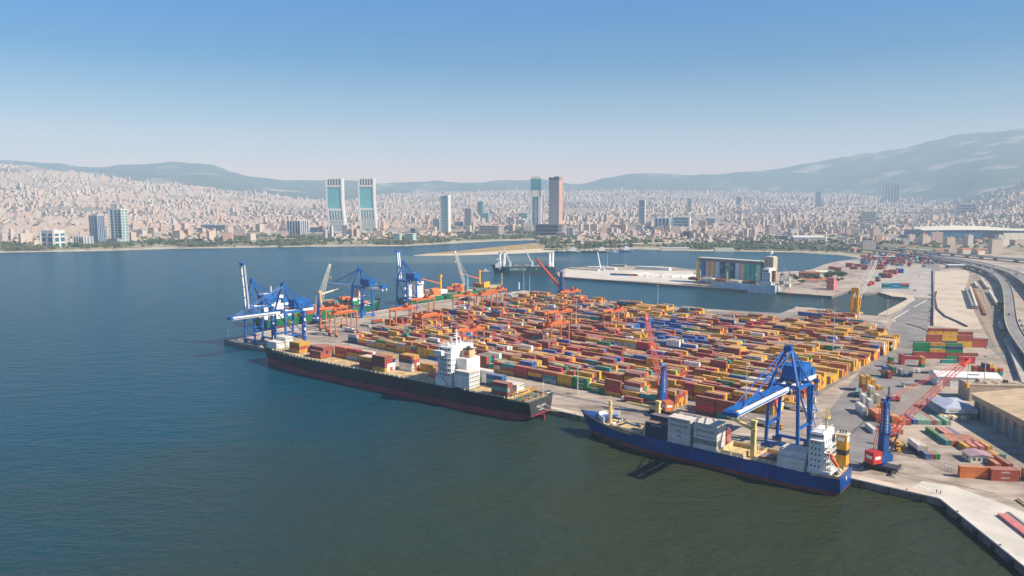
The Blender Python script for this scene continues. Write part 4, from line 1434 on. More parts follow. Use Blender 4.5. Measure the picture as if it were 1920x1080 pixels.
# mooring lines
def rope(pts, m, nm, label, sag=1.2, r=0.09, group='mooring ropes'):
    b = MB()
    a, c = Vector(pts[0]), Vector(pts[1])
    prev = a
    for k in range(1, 9):
        q = a.lerp(c, k / 8) - Vector((0, 0, sag * 4 * (k / 8) * (1 - k / 8)))
        b.tube(prev, q, r, n=5, cap=False)
        prev = q
    return tag(b.build(nm, m), label, 'rope', group)
pS = ship_local(S1_O, S1_A, -0.1, 4); pE = G(1075, 777)
rope([(*ship_local(S1_O, S1_A, -0.1, -2), 9.5), (*G(1052, 768), 3.6)], M['offwhite'], 'mooring_rope', 'pale mooring rope from black ship stern, upper of the pair')
rope([(*ship_local(S1_O, S1_A, -0.1, 4), 8.8), (*G(1058, 772), 3.6)], M['offwhite'], 'mooring_rope', 'pale mooring rope from black ship stern, lower of the pair')
rope([(*ship_local(S2_O, S2_A, 139, -1), 10.8), (*ship_local(S2_O, S2_A, 150, -11), 3.5)], M['offwhite'], 'mooring_rope', 'pale mooring rope from blue ship bow to the quay')
# ================================================================== ship-to-shore cranes
# local axes: +x out over the water, y along the quay, origin on the waterside rail
def sts_crane(loc, rz, label, raised=False, out=58.0, zb=32.0, apex=52.0, gauge=15.0, back=22.0, half=8.2, hoist=None, bt=(1.1, 2.3, 2.6), tilt=86):
    t = thing('quay_crane', label, 'gantry crane', loc, rz, 'blue gantry cranes on the quays')
    bl, wt = M['blue'], M['white']
    for sx in (0, -gauge):
        for sy in (-half, half):
            b = MB()
            b.beam((sx, sy, 1.6), (sx, sy * 0.86, zb + 1.5), 1.5, 1.3)
            b.box(sx, sy, 0.8, 1.6, 4.6, 1.2)
            for k in range(-2, 3):
                b.tube((sx - 0.3, sy + k * 1.0, 0.5), (sx + 0.3, sy + k * 1.0, 0.5), 0.42, n=8, m=1)
            b.build('leg', [bl, M['dark']], t)
    for sx in (0, -gauge):
        b = MB(); b.beam((sx, -half, 3.0), (sx, half, 3.0), 1.2, 1.3); b.build('sill_beam', [bl], t)
        b = MB(); b.beam((sx, -half * 0.88, zb + 1.0), (sx, half * 0.88, zb + 1.0), 1.4, 1.8); b.build('cross_beam', [bl], t)
    for sy in (-half, half):
        b = MB()
        b.beam((0, sy * 0.95, 12.5), (-gauge, sy * 0.95, 12.5), 1.1, 1.3)
        b.beam((0, sy * 0.87, zb + 0.6), (-gauge, sy * 0.87, zb + 0.6), 1.1, 1.4)
        b.tube((-gauge, sy * 0.95, 13), (-1, sy * 0.88, zb - 1), 0.45, n=8)
        b.build('portal_beam', [bl], t)
    # A-frame
    b = MB()
    for sy in (-1, 1):
        b.beam((0, sy * half * 0.86, zb + 1.5), (-3.5, sy * 1.6, apex), 1.1, 1.1)
        b.beam((-gauge, sy * half * 0.86, zb + 1.5), (-4.5, sy * 1.4, apex - 0.5), 0.8, 0.8)
        b.tube((-4.5, sy * 1.5, apex), (-gauge - back * 0.7, sy * 2.2, zb + 3.2), 0.3, n=6)
    b.beam((-3.8, -2.2, apex), (-3.8, 2.2, apex), 1.6, 1.8)
    b.box(-4.0, 0, apex + 0.8, 2.4, 3.6, 1.3)
    railing(b, [(-5.2, -1.8, apex + 2.1), (-2.8, -1.8, apex + 2.1), (-2.8, 1.8, apex + 2.1), (-5.2, 1.8, apex + 2.1), (-5.2, -1.8, apex + 2.1)], step=1.8)
    b.beam((-1.6, -half * 0.45, (zb + apex) / 2), (-1.6, half * 0.45, (zb + apex) / 2), 0.6)
    b.build('apex_frame', [bl], t)
    # landside girders with trolley rails
    for sy in (-2.6, 2.6):
        b = MB()
        b.beam((2.0, sy, zb), (-gauge - back, sy, zb), 1.1, 2.3, m=0)
        b.beam((2.0, sy * 1.28, zb - 0.9), (-gauge - back, sy * 1.28, zb - 0.9), 0.5, 0.12, m=1)
        b.build('girder', [wt, bl], t)
    b = MB()
    b.box(-gauge - 2.0, 0, zb + 2.6, 15.5, 9.0, 6.6, 0)
    b.box(-gauge - 2.0, 0, zb + 9.2, 16.0, 9.5, 0.4, 0)
    for k in range(5):
        b.box(-gauge - 8 + k * 3, 4.53, zb + 3.6, 1.6, 0.1, 2.6, 1)
        b.box(-gauge - 8 + k * 3, -4.53, zb + 3.6, 1.6, 0.1, 2.6, 1)
    b.box(-gauge - back + 3, 0, zb + 1.2, 5, 6, 3.4, 0)
    b.build('machinery_house', [bl, M['blue2']], t)
    # boom
    if raised:
        d = Vector((math.cos(R(tilt)), 0, math.sin(R(tilt))))
        L = out * 0.69
    else:
        d = Vector((1, 0, 0.0))
        L = out
    h = Vector((2.0, 0, zb))
    bo = None
    for sy in (-bt[2], bt[2]):
        b = MB()
        b.beam(h + Vector((0, sy, 0)), h + d * L + Vector((0, sy, 0)), bt[0], bt[1], m=0, up=(0, 1, 0) if raised else (0, 0, 1))
        o = b.build('boom', [wt, bl], t)
    b = MB()
    nx = int(L / 9)
    for k in range(nx + 1):
        p = h + d * (L * k / nx)
        b.beam(p + Vector((0, -2.6, 0)), p + Vector((0, 2.6, 0)), 0.5, 0.6)
    e = h + d * (L + 0.8)
    b.beam(e + Vector((0, -3.4, 0)), e + Vector((0, 3.4, 0)), 2.2, 1.8)
    for sy in (-3.6, 3.6):
        b.beam(h + d * 3 + Vector((0, sy, 0)), h + d * L + Vector((0, sy, 0)), 0.9, 0.12)
    if not raised:
        b.beam(h + Vector((1, -1.0, 1.25)), h + d * L + Vector((0, -1.0, 1.25)), 4.6, 0.12)
    b.build('boom_crossbeams', [bl], t)
    b = MB()
    if raised:
        for sy in (-1.6, 1.6):
            b.tube((-3.5, sy, apex), h + d * (L * 0.45) + Vector((0, sy, 0)), 0.16, n=6)
    else:
        for sy in (-1.8, 1.8):
            b.tube((-3.5, sy, apex), h + d * (L * 0.48) + Vector((0, sy * 1.2, 1.1)), 0.28, n=6)
            b.tube((-3.5, sy, apex), h + d * (L * 0.9) + Vector((0, sy * 1.2, 1.1)), 0.28, n=6)
    b.build('boom_stays', [bl], t)
    # trolley with operator cab
    tx = -gauge * 0.5 if hoist is None else hoist
    b = MB()
    b.box(tx, 0, zb - 1.5, 5, 6.4, 1.3, 1)
    b.box(tx + 3.2, 0.8, zb - 4.6, 2.4, 2.4, 2.8, 0)
    b.box(tx + 4.42, 0.8, zb - 4.2, 0.1, 2.1, 1.9, 2)
    for sy in (-1.2, 1.2):
        b.beam((tx, sy, zb - 1.4), (tx, sy, zb - 9), 0.12, m=1)
    b.box(tx, 0, zb - 9.6, 2.2, 7.5, 0.6, 3)
    b.build('trolley', [wt, M['dark'], M['glass'], M['yellow']], t)
    # lift shaft and stair tower on one landside leg
    b = MB()
    b.box(-gauge - 1.5, half, 2, 1.5, 1.5, zb - 2, 0)
    n = 7
    for k in range(n):
        z0, z1 = 3 + (zb - 3) * k / n, 3 + (zb - 3) * (k + 1) / n
        ya, yb = (half + 1.2, half + 3.6) if k % 2 else (half + 3.6, half + 1.2)
        b.beam((-gauge, ya, z0), (-gauge, yb, z1), 0.8, 0.15, m=0)
        b.box(-gauge, half + 2.4, z1, 1.4, 3.4, 0.12, 1 if k % 3 == 1 else 0)
        if k in (2, 4):
            b.box(-gauge, half + 1.9, z1 + 0.2, 1.3, 1.4, 2.4, 1)
    b.build('stair_tower', [bl, wt], t)
    return t
AN = math.atan2(-QV.y, -QV.x)      # boom pointing off the near quay
AH = math.atan2(-QU.y, -QU.x)      # boom pointing off the head of the pier
sts_crane(V3(W(499, 32), 3.02), AN, 'blue quay crane with lowered white boom reaching over the blue cargo ship', out=58, zb=32.5, apex=51.5, hoist=-9)
sts_crane(V3(W(35, 6), 3.02), AN, 'blue quay crane at the pier corner with its white boom raised upright', raised=True, out=55, zb=32, apex=55, gauge=17)
sts_crane(V3(W(79, 9), 3.02), AN, 'blue quay crane with white boom lowered across the black ship bow', out=42, zb=32, apex=54.5, gauge=17, back=14)
sts_crane(V3(W(-23, 168), 3.02), AH, 'blue quay crane by orange gantries, boom lowered over the green container ship', out=46, zb=32, apex=51, gauge=16, back=30)
sts_crane(V3(W(-31, 238), 3.02), AH, 'blue quay crane farthest along the pier, boom raised beside white ship bridge', raised=True, out=48, zb=32.5, apex=53, gauge=17, back=14, bt=(0.6, 1.2, 1.3), tilt=84)

# ================================================================== rubber-tyred yard gantries
def rtg(p0, p1, label, cab_near=True, span=24.5, h=20.5):
    z = h + 1
    a, c = G(*p0, z + 2), G(*p1, z + 2)
    m = (a + c) / 2
    rz = math.atan2(QV.y, QV.x)          # local x along the span
    t = thing('yard_gantry', label, 'gantry crane', V3(m, 3.02), rz, 'orange yard gantry cranes over the container stacks')
    og = M['orange']
    hw = 4.6
    for sx in (-1, 1):
        for sy in (-1, 1):
            b = MB()
            x = sx * span / 2
            b.beam((x, sy * hw, 2.6), (x, sy * hw * 0.9, h), 1.0, 0.9)
            b.box(x, sy * (hw + 0.8), 1.4, 0.9, 3.4, 1.0)
            for k in (-1, 1):
                b.tube((x - 0.35, sy * (hw + 0.8) + k * 1.1, 0.8), (x + 0.35, sy * (hw + 0.8) + k * 1.1, 0.8), 0.8, n=10, m=1)
            b.build('leg', [og, M['black']], t)
    for sx in (-1, 1):
        x = sx * span / 2
        b = MB(); b.beam((x, -hw - 1, 2.7), (x, hw + 1, 2.7), 0.9, 0.9); b.build('sill_beam', [og], t)
        b = MB(); b.beam((x, -hw, h - 0.6), (x, hw, h - 0.6), 0.8, 0.9); b.build('cross_beam', [og], t)
    for sy in (-1, 1):
        b = MB()
        b.beam((-span / 2 - 1.2, sy * hw * 0.9, h + 0.8), (span / 2 + 1.2, sy * hw * 0.9, h + 0.8), 1.1, 1.9)
        b.beam((-span / 2 - 1, sy * hw * 1.08, h + 1.2), (span / 2 + 1, sy * hw * 1.08, h + 1.2), 0.7, 0.1)
        b.build('girder', [og], t)
    tx = span * (0.28 if cab_near else -0.3)
    b = MB()
    b.box(tx, 0, h + 1.9, 5.2, 7.4, 1.2, 0)
    b.box(tx - 0.8, 1.4, h + 3.1, 2.2, 2.4, 1.9, 0); b.box(tx + 1.4, -1.2, h + 3.1, 1.6, 2.8, 1.4, 2)
    railing(b, [(tx - 2.6, -3.7, h + 3.1), (tx + 2.6, -3.7, h + 3.1), (tx + 2.6, 3.7, h + 3.1), (tx - 2.6, 3.7, h + 3.1), (tx - 2.6, -3.7, h + 3.1)], step=1.8)
    b.box(tx + 2.2, 0.5, h - 3.4, 1.9, 2.0, 2.3, 3); b.box(tx + 3.16, 0.5, h - 3.0, 0.08, 1.7, 1.5, 1)
    for sy in (-2.4, 2.4):
        b.beam((tx, sy, h + 1.9), (tx, sy, h - 8.4), 0.1, m=2)
    b.box(tx, 0, h - 9.0, 2.3, 8.5, 0.6, 4)
    b.build('trolley', [og, M['glass'], M['dark'], M['white'], M['yellow']], t)
    b = MB()
    b.box(-span / 2 - 0.2, hw + 0.4, 3.2, 2.0, 4.0, 2.4, 0)
    b.build('power_house', [og], t)
    b = MB()
    for k in range(5):
        b.beam((span / 2 + 0.8, -hw + (k % 2) * 2.4, 3 + k * 3.4), (span / 2 + 0.8, -hw + 2.4 - (k % 2) * 2.4, 6.4 + k * 3.4), 0.6, 0.12)
    b.build('stairs', [og], t)
    return t
for i, (p0, p1, lab) in enumerate([
        ((600, 583), (650, 575), 'orange yard gantry behind the black ship bow, left of a close pair'),
        ((618, 591), (668, 583), 'orange yard gantry behind the black ship bow, right of a close pair'),
        ((737, 583), (772, 576), 'orange yard gantry alone between two blue quay cranes at pier head'),
        ((766, 568), (818, 555), 'orange yard gantry in front of white ship bridge at pier head'),
        ((779, 597), (829, 588), 'orange yard gantry over grey containers left of yard centre'),
        ((855, 623), (905, 616), 'orange yard gantry rising just behind the black ship bridge tower'),
        ((854, 557), (885, 553), 'orange yard gantry at the foot of the pale blue harbour crane'),
        ((897, 555), (928, 549), 'orange yard gantry next to the green ship with yellow deck cranes'),
        ((912, 547), (949, 543), 'orange yard gantry farthest back, near the green ship bow'),
        ((1030, 590), (1068, 581), 'orange yard gantry in yard centre, rear one of two'),
        ((1022, 612), (1063, 604), 'orange yard gantry in yard centre, front one of two'),
        ((1135, 587), (1170, 580), 'orange yard gantry left of the blue container cluster'),
        ((1054, 549), (1086, 546), 'orange yard gantry at the foot of harbour crane with solid red boom')]):
    rtg(p0, p1, lab, cab_near=(i % 3 != 1))

# ================================================================== mobile harbour cranes
def mhc(base, tip, label, tower_h, tower_m, boom_m, foot_h, cw_m=None, solid=False, boom_w=2.2, house=True, name_=None, slew=None, base_rz=0.0):
    tx, ty, tz = tip[0] - base[0], tip[1] - base[1], tip[2] - 3.02
    az = math.atan2(ty, tx)
    r = math.hypot(tx, ty)
    t = thing('harbour_crane', label, 'crane', V3(base, 3.02), az, 'mobile harbour cranes')
    b = MB()
    b.box(0, 0, 1.0, 15, 6.4, 1.6, 0)
    for i in range(7):
        for sy in (-2.9, 2.9):
            x = -6.3 + i * 2.1
            b.tube((x, sy - 0.5, 0.85), (x, sy + 0.5, 0.85), 0.85, n=10, m=1)
    for sx in (-6.5, 6.5):
        b.beam((sx, -7.2, 1.5), (sx, 7.2, 1.5), 1.0, 0.9, m=0)
        for sy in (-7.2, 7.2):
            b.tube((sx, sy, 0.2), (sx, sy, 1.6), 0.4, n=8, m=2); b.box(sx, sy, 0.02, 3.0, 2.4, 0.25, 2)
    b.rot = base_rz
    o = b.build('undercarriage', [M['dark'], M['black'], M['grey']], t)
    o.rotation_euler = (0, 0, base_rz - az)
    b = MB()
    b.tube((0, 0, 2.6), (0, 0, 4.0), 2.4, n=14)
    b.box(0.8, 0, 4.0, 7.4, 4.6, 3.4, 0)
    b.build('slewing_platform', [tower_m], t)
    b = MB()
    b.box(-5.6, 0, 4.1, 5.4, 5.2, 5.6, 0)
    b.box(-5.6, -2.63, 6.2, 3.2, 0.1, 1.4, 1); b.box(-8.32, 0, 6.4, 0.1, 3.4, 1.4, 1); b.box(-5.6, 2.63, 6.2, 3.2, 0.1, 1.4, 1)
    b.build('counterweight', [cw_m or M['red'], M['text_white']], t)
    tw = MB()
    tw.box(0.4, 0, 7.4, 3.6, 3.6, tower_h - 10.0, 0, top=0.72)
    zt = tower_h - 2.6
    tw.box(0.4, 0, zt, 3.0, 3.0, 0.6, 0)
    tw.beam((0.4, 0, zt + 0.5), (2.4, 0, zt + 3.0), 1.8, 1.0); tw.beam((0.4, 0, zt + 0.5), (-1.8, 0, zt + 2.6), 1.8, 0.8)
    tw.beam((2.4, -1.2, zt + 3.0), (2.4, 1.2, zt + 3.0), 0.9)
    tower = tw.build('tower', [tower_m], t)
    if name_:
        for k, ch in enumerate(name_):
            zz = zt - 2.4 - k * 1.55
            hw = 1.8 - 0.5 * (zz - 7.4) / max(1, tower_h - 10)
            lettering(ch, 1.5, M['text_white'], tower, (0.4, -hw - 0.06, zz))
            lettering(ch, 1.5, M['text_white'], tower, (0.4 - hw - 0.06, 0, zz), -PI / 2)
    if house:
        cb = MB()
        cb.box(2.6, 0.0, foot_h + 2.2, 2.2, 2.2, 2.4, 0); cb.box(3.72, 0.0, foot_h + 2.7, 0.1, 1.9, 1.5, 1)
        cb.box(1.2, 0, foot_h + 1.4, 5.0, 5.0, 0.4, 0)
        cb.build('cab', [tower_m, M['glass']], t)
    foot = Vector((2.6, 0, foot_h))
    tp = Vector((r, 0, tz))
    b = MB()
    if solid:
        b.beam(foot, foot.lerp(tp, 0.12), 1.6, 1.6, w2=3.0, h2=2.6); b.beam(foot.lerp(tp, 0.12), tp, 3.0, 2.6, w2=2.2, h2=1.8)
    else:
        k0 = foot.lerp(tp, 0.12)
        for sy in (-1, 1):
            b.beam(foot + Vector((0, sy * 1.3, 0)), k0 + Vector((0, sy * boom_w / 2, -boom_w / 2)), 0.5); b.beam(foot + Vector((0, sy * 1.3, 0)), k0 + Vector((0, sy * boom_w / 2, boom_w / 2)), 0.5)
        b.lattice(k0, foot.lerp(tp, 0.94), boom_w, boom_w * 0.72, 16, 0.24, 0.13, up=(0, 1, 0))
    b.beam(foot.lerp(tp, 0.93), tp, 1.9, 1.5)
    d = (tp - foot).normalized()
    b.tube(tp + Vector((0, -0.9, 0)), tp + Vector((0, 0.9, 0)), 1.2, n=12)
    b.build('boom', [boom_m], t)
    b = MB()
    for sy in (-0.9, 0.9):
        b.tube((2.4, sy, zt + 3.0), tp + Vector((0, sy, 0.3)), 0.13, n=5)
    for sy in (-0.6, 0.6):
        b.tube((-1.8, sy, zt + 2.6), (-5.5, sy, 9.4), 0.16, n=5)
    b.build('ropes', [boom_m], t)
    b = MB()
    q = foot.lerp(tp, 0.22)
    b.tube((4.2, 0, 6.2), Vector((4.2, 0, 6.2)).lerp(q, 0.55), 0.42, n=8, m=0)
    b.tube(Vector((4.2, 0, 6.2)).lerp(q, 0.55), q, 0.24, n=8, m=1)
    b.build('luffing_cylinder', [M['dark'], M['grey']], t)
    b = MB()
    b.tube(tp + Vector((0.6, 0, -1)), tp + Vector((0.6, 0, -12)), 0.1, n=5, m=0)
    b.box(tp.x + 0.6, 0, tp.z - 14, 1.6, 1.6, 2.0, 1)
    b.build('hook_block', [M['dark'], M['yellow']], t)
    return t
def tipG(x, y, z):
    return (*G(x, y, z), z)
mhc(W(545, 37), tipG(1815, 675, 51), 'deep blue harbour crane on black wheels beside blue ship stern, red lattice boom', 34, M['blue2'], M['lattice_red'], 16.5, name_='LIEBHERR', base_rz=QTH, boom_w=2.6)
mhc(W(421, 50), tipG(1211, 592, 58), 'blue harbour crane behind the blue ship with tall orange red lattice boom', 30, M['blue'], M['lattice_red'], 13, cw_m=M['orange'], name_='LIEBHERR', base_rz=QTH, boom_w=2.4)
mhc(W(46, 443), tipG(1006, 486, 50), 'dark blue harbour crane with solid red boom on the far quay', 33, M['blue2'], M['lattice_red'], 12, solid=True, base_rz=QTH)
mhc(W(-10, 108), tipG(618, 497, 61), 'blue harbour crane with white lattice boom beside close pair of orange gantries', 30, M['blue2'], M['lattice_white'], 17, base_rz=QTH, boom_w=3.2, cw_m=M['blue2'])
mhc(W(-20, 335), tipG(853, 472, 62), 'pale blue harbour crane with white lattice boom beside the ship with yellow cranes', 32, M['skyblue'], M['lattice_white'], 14, base_rz=QTH, boom_w=3.0, cw_m=M['skyblue'])
# the yellow crane at the basin
def yellow_crane():
    base = W(383, 537)
    tip = tipG(1640, 490, 58)
    az = math.atan2(tip[1] - base[1], tip[0] - base[0])
    r = math.hypot(tip[0] - base[0], tip[1] - base[1])
    t = thing('harbour_crane', 'large yellow crane with broad white lattice boom at the inner basin', 'crane', V3(base, 3.02), az, 'mobile harbour cranes')
    b = MB()
    for sx in (-4.6, 4.6):
        for sy in (-5.2, 5.2):
            b.box(sx, sy, 0, 2.6, 2.6, 1.6, 1)
    b.beam((-4.6, -5.2, 1.8), (4.6, -5.2, 1.8), 1.2); b.beam((-4.6, 5.2, 1.8), (4.6, 5.2, 1.8), 1.2)
    b.beam((-4.6, -5.2, 1.8), (-4.6, 5.2, 1.8), 1.2); b.beam((4.6, -5.2, 1.8), (4.6, 5.2, 1.8), 1.2)
    b.build('portal_base', [M['yellow'], M['offwhite']], t)
    for sy in (-4.2, -1.4, 1.4, 4.2):
        b = MB()
        b.beam((-2.5, sy, 2.0), (1.5, sy * 0.9, 18), 1.9, 2.6)
        b.build('leg', [M['yellow']], t)
    b = MB()
    b.beam((-4.5, -3.2, 2.0), (-3.0, -3.0, 29), 2.0, 2.4); b.beam((-4.5, 3.2, 2.0), (-3.0, 3.0, 29), 2.0, 2.4)
    b.box(-3.0, 0, 24.5, 3.0, 7.0, 5.2)
    b.box(1.5, 0, 16.5, 3.0, 9.4, 2.0)
    b.build('tower', [M['yellow']], t)
    b = MB()
    ft, tp = Vector((2.5, 0, 17)), Vector((r, 0, 55))
    b.lattice(ft, tp, 5.6, 4.4, 18, 0.6, 0.38, up=(0, 1, 0))
    b.beam(tp + Vector((0, -2.6, 0)), tp + Vector((0, 2.6, 0)), 1.6, 1.6)
    b.build('boom', [M['lattice_white']], t)
    b = MB()
    for sy in (-1.6, 1.6):
        b.tube((-3.0, sy, 29.7), tp + Vector((0, sy, 0.6)), 0.12, n=5)
    b.build('ropes', [M['grey']], t)
yellow_crane()
# ================================================================== depot by the quay: boxes, sheds, machines
DA, DB = R(-96), R(-6)
dA, dB = Vector((math.cos(DA), math.sin(DA))), Vector((math.cos(DB), math.sin(DB)))
GD = 'containers standing in the depot'
def dbox(px, tiers, L, lab, ang=DA, offs=(0, 0), z0=3.02, mark=None, side_labels=True, zpx=3.0):
    """stack whose near end (middle of its base) stands at a ground point of the photograph, long axis running away from it"""
    p = G(px[0], px[1], zpx)
    d = Vector((math.cos(ang), math.sin(ang)))
    n = Vector((-d.y, d.x))
    p = p - d * (L / 2 + offs[0]) + n * offs[1]
    for j, c in enumerate(tiers):
        col, rf = ('white', True) if c == 'R' else (c, False)
        w = WORD[col]
        tw = '' if len(tiers) == 1 else ('lower ' if j == 0 else ('upper ' if j == len(tiers) - 1 else 'middle '))
        container(col, L, p.x, p.y, z0 + j * CH, ang, f"{tw}{w} {'long' if L > 7 else 'short'} container {lab}", GD, reefer=rf, mark=mark if mark is not None else ())
def drow(px, cols, L, lab, step=2.55, ang=DA, offs0=0.0, back=0.0, tiers=1):
    for i, c in enumerate(cols):
        if c is None:
            continue
        d = Vector((math.cos(ang), math.sin(ang)))
        n = Vector((-d.y, d.x))
        p = G(*px) + n * (CW / 2 + i * step + offs0) - d * (L / 2 + back)
        cc = c if isinstance(c, (list, tuple)) else [c]
        for j, k in enumerate(cc):
            tw = '' if len(cc) == 1 else ('lower ' if j == 0 else 'upper ')
            container(k, L, p.x, p.y, 3.02 + j * CH, ang, f"{tw}{WORD[k]} {'long' if L > 7 else 'short'} container, {ORD[i]} from left {lab}", GD, mark=())
drow((1712, 796), ['blue', 'mint', 'mint', 'mint', 'red', 'mint', None, 'mint'], 12.19, 'in the pale green depot row', offs0=0.0)
drow((1773.5, 835.5), ['teal', 'orange', 'red', 'red', 'red', 'red', 'red'], 12.19, 'in the red row beside warehouse shade')
drow((1773.5, 835.5), ['green', None, 'pink', 'pink', 'blue'], 12.19, 'in rear row touching the red row', back=12.6, step=2.6)
drow((1722.5, 796), [None, None, None, None, None], 12.19, '')
drow((1690, 797), ['orange', 'red'], 12.19, 'of the pair left of pale green row', step=2.9)
drow((1672, 798), [['green', 'orange']], 6.06, 'beside the orange double stack', step=2.6)
dbox((1678, 797), ['orange', 'yellow'], 6.06, 'beside blue and pale green depot row end')
# orange and brown double stack behind the blue harbour crane
for i, (c0, c1) in enumerate((('rust', 'orange'), ('rust', 'orange'), ('rust', 'orange'), ('orange', 'orange'))):
    dbox((1646 + i * 8.3, 792), [c0, c1], 12.19, f"{ORD[i]} from left in orange topped block behind crane")
dbox((1621, 779.5), ['white', 'white'], 12.19, 'of white pile near road, long one left of orange block')
dbox((1633, 766), ['white', 'white'], 6.06, 'of white pile near road, below the yellow stack')
dbox((1622, 757), ['white', 'white'], 6.06, 'leftmost in the white pile beside the road')
dbox((1635, 748), ['white', 'cream', 'white'], 6.06, 'of tallest white column beside the yellow stack')
dbox((1648, 757), ['cream', 'cream'], 6.06, 'rightmost in white pile near the forklift')
dbox((1641, 814), ['white'], 12.19, 'alone on ground left of the blue crane')
dbox((1680, 822), ['rust'], 12.19, 'beside the crane, brown among orange ones')
dbox((1689, 815), ['orange'], 12.19, 'with green patch, right of the blue crane')
dbox((1672, 812), ['white'], 12.19, 'lying between crane tower and brown box')
dbox((1693, 843), ['yellow'], 12.19, 'on the ground right of the crane')
dbox((1679, 838), ['orange'], 6.06, 'low behind the crane counterweight')
dbox((1725, 854), ['navy', 'white'], 12.19, 'of white topped pair beside the tall sign posts')
dbox((1735, 846), ['cream'], 12.19, 'low, right of the white topped pair')
dbox((1741, 861.5), ['blue'], 6.06, 'left in the trio facing the quay fence')
dbox((1749, 861.5), ['red'], 6.06, 'middle in the trio facing the quay fence')
dbox((1758, 862), ['green'], 6.06, 'right in the trio facing the quay fence')
for i, c in enumerate(['yellow', 'pink', 'pink', 'yellow']):
    dbox((1815 + i * 13.5, 846.5), [c], 12.19, f"{ORD[i]} from left behind cabin with purple roof")
for i, c in enumerate(['red', 'yellow']):
    dbox((1859 + i * 10, 862 - i), [c], 6.06, f"{ORD[i]} from left right of the office cabin")
dbox((1881, 862), ['teal'], 6.06, 'dark end right of the office cabin')
for i, c in enumerate(['orange', 'rust']):
    dbox((1872 + i * 22, 880), [c], 12.19, f"low behind the brick red double stacks, {ORD[i]} from left")
# brick red double stacks, long side to the camera
for i, (px, c, lab) in enumerate((((1826, 897), ('orange', 'orange'), 'of left double stack near the quay apron'), ((1885, 902.5), ('red', 'red'), 'of middle double stack near the quay apron'), ((1952, 905), ('red', 'orange'), 'of right double stack at picture edge'))):
    p = G(*px) + Vector((-dA.x, -dA.y)) * (CW / 2)
    for row in range(2 if i else 1):
        for j, k in enumerate(c):
            q = p - dA * 2.5 * row
            rw = '' if row == 0 else 'rear '
            container('red' if (i == 0 and False) else k, 12.19, q.x, q.y, 3.02 + j * CH, DB, f"{'lower' if j == 0 else 'upper'} {rw}{WORD[k]} long container {lab}", GD, mark=('HAPAG', 1.1, 'text_white', 1.0) if i == 1 and row == 0 else ())
# yellow stack beside the road
for i in range(3):
    dbox((1619 + i * 9.5, 735 - i * 0.5), ['red' if i == 0 else 'yellow', 'rust' if i == 0 else 'yellow', 'yellow', 'yellow'][: 4 - (i == 2)], 6.06, f"in column {ORD[i]} from left of yellow stack by road", ang=DA)
dbox((1651, 732), ['yellow'], 6.06, 'alone at right foot of the yellow stack')
# mixed heap north of it
dbox((1661, 708), ['teal', 'yellow', 'blue'], 6.06, 'of the blue topped column beside road')
dbox((1669, 711), ['rust', 'red'], 6.06, 'right of the blue topped column')
dbox((1677, 702), ['rust', 'green'], 12.19, 'of green topped pair in mixed heap')
dbox((1692, 707), ['teal', 'grey'], 6.06, 'of grey topped pair in mixed heap')
dbox((1700, 708), ['navy'], 12.19, 'low at right of the mixed heap')
dbox((1672, 690), ['orange', 'red', 'green'], 6.06, 'of column behind the green topped pair')
dbox((1693, 684), ['crimson', 'crimson', 'crimson'], 6.06, 'of tall crimson column north of mixed heap')
dbox((1731, 689), ['green', 'orange', 'yellow'], 6.06, 'of lone column on open tarmac')
# long stacks further back, long sides to the camera
def dline(px, cols2, lab, L=12.19, n=None, rows=1):
    """a line of stacks from a near-left ground point, running right along the depot axis"""
    p0 = G(*px)
    for r in range(rows):
        for i, tiers in enumerate(cols2):
            p = p0 + dB * (L / 2 + i * (L + 0.35)) - dA * (CW / 2 + r * 2.6)
            for j, c in enumerate(tiers):
                tw = 'alone in ' if len(tiers) == 1 else ('lowest in ' if j == 0 else ('top of ' if j == len(tiers) - 1 else ORD[j] + ' up in '))
                rw = '' if r == 0 else 'rear '
                container(c, L, p.x, p.y, 3.02 + j * CH, DB, f"{rw}{WORD[c]} container, {tw}{ORD[i]} column of {lab}", GD, mark=() if c != 'yellow' else None)
dline((1712, 672), [['crimson', 'red'], ['rust', 'crimson', 'yellow'], ['green', 'rust', 'green', 'navy']], 'the green topped long stack', rows=1)
dline((1713, 666), [['rust', 'green', 'green', 'green'], ['navy', 'yellow', 'teal', 'yellow'], ['green', 'rust', 'green', 'green'], ['red']], 'the wall of green boxes')
dline((1737, 650), [['crimson', 'red', 'rust', 'red'], ['rust', 'navy', 'yellow', 'yellow'], ['yellow', 'yellow', 'rust', 'red'], ['red', 'red', 'red']], 'the tall red wall')
dline((1740, 643), [['red', 'rust', 'red', 'yellow', 'red'], ['rust', 'red', 'red', 'yellow', 'red'], ['red', 'rust', 'yellow', 'red']], 'the rear red wall')
dline((1697, 674), [['crimson']], 'short crimson line')
dline((1765, 681), [['teal'], ['rust', 'crimson']], 'the low dark line beside boom tip')
for i, tiers in enumerate([['yellow', 'red'], ['rust', 'crimson'], ['grey', 'red', 'navy'], ['rust', 'crimson', 'yellow'], ['rust', 'yellow'], ['teal', 'red']]):
    dbox((1831 + i * 9.2, 701 + i * 0.7), tiers, 6.06, f"in {ORD[i]} column of stack behind white warehouse")
dbox((1858, 709), ['pink'], 6.06, 'low in front of stack behind white warehouse')
dbox((1868, 710), ['blue'], 6.06, 'low in front of stack behind white warehouse')
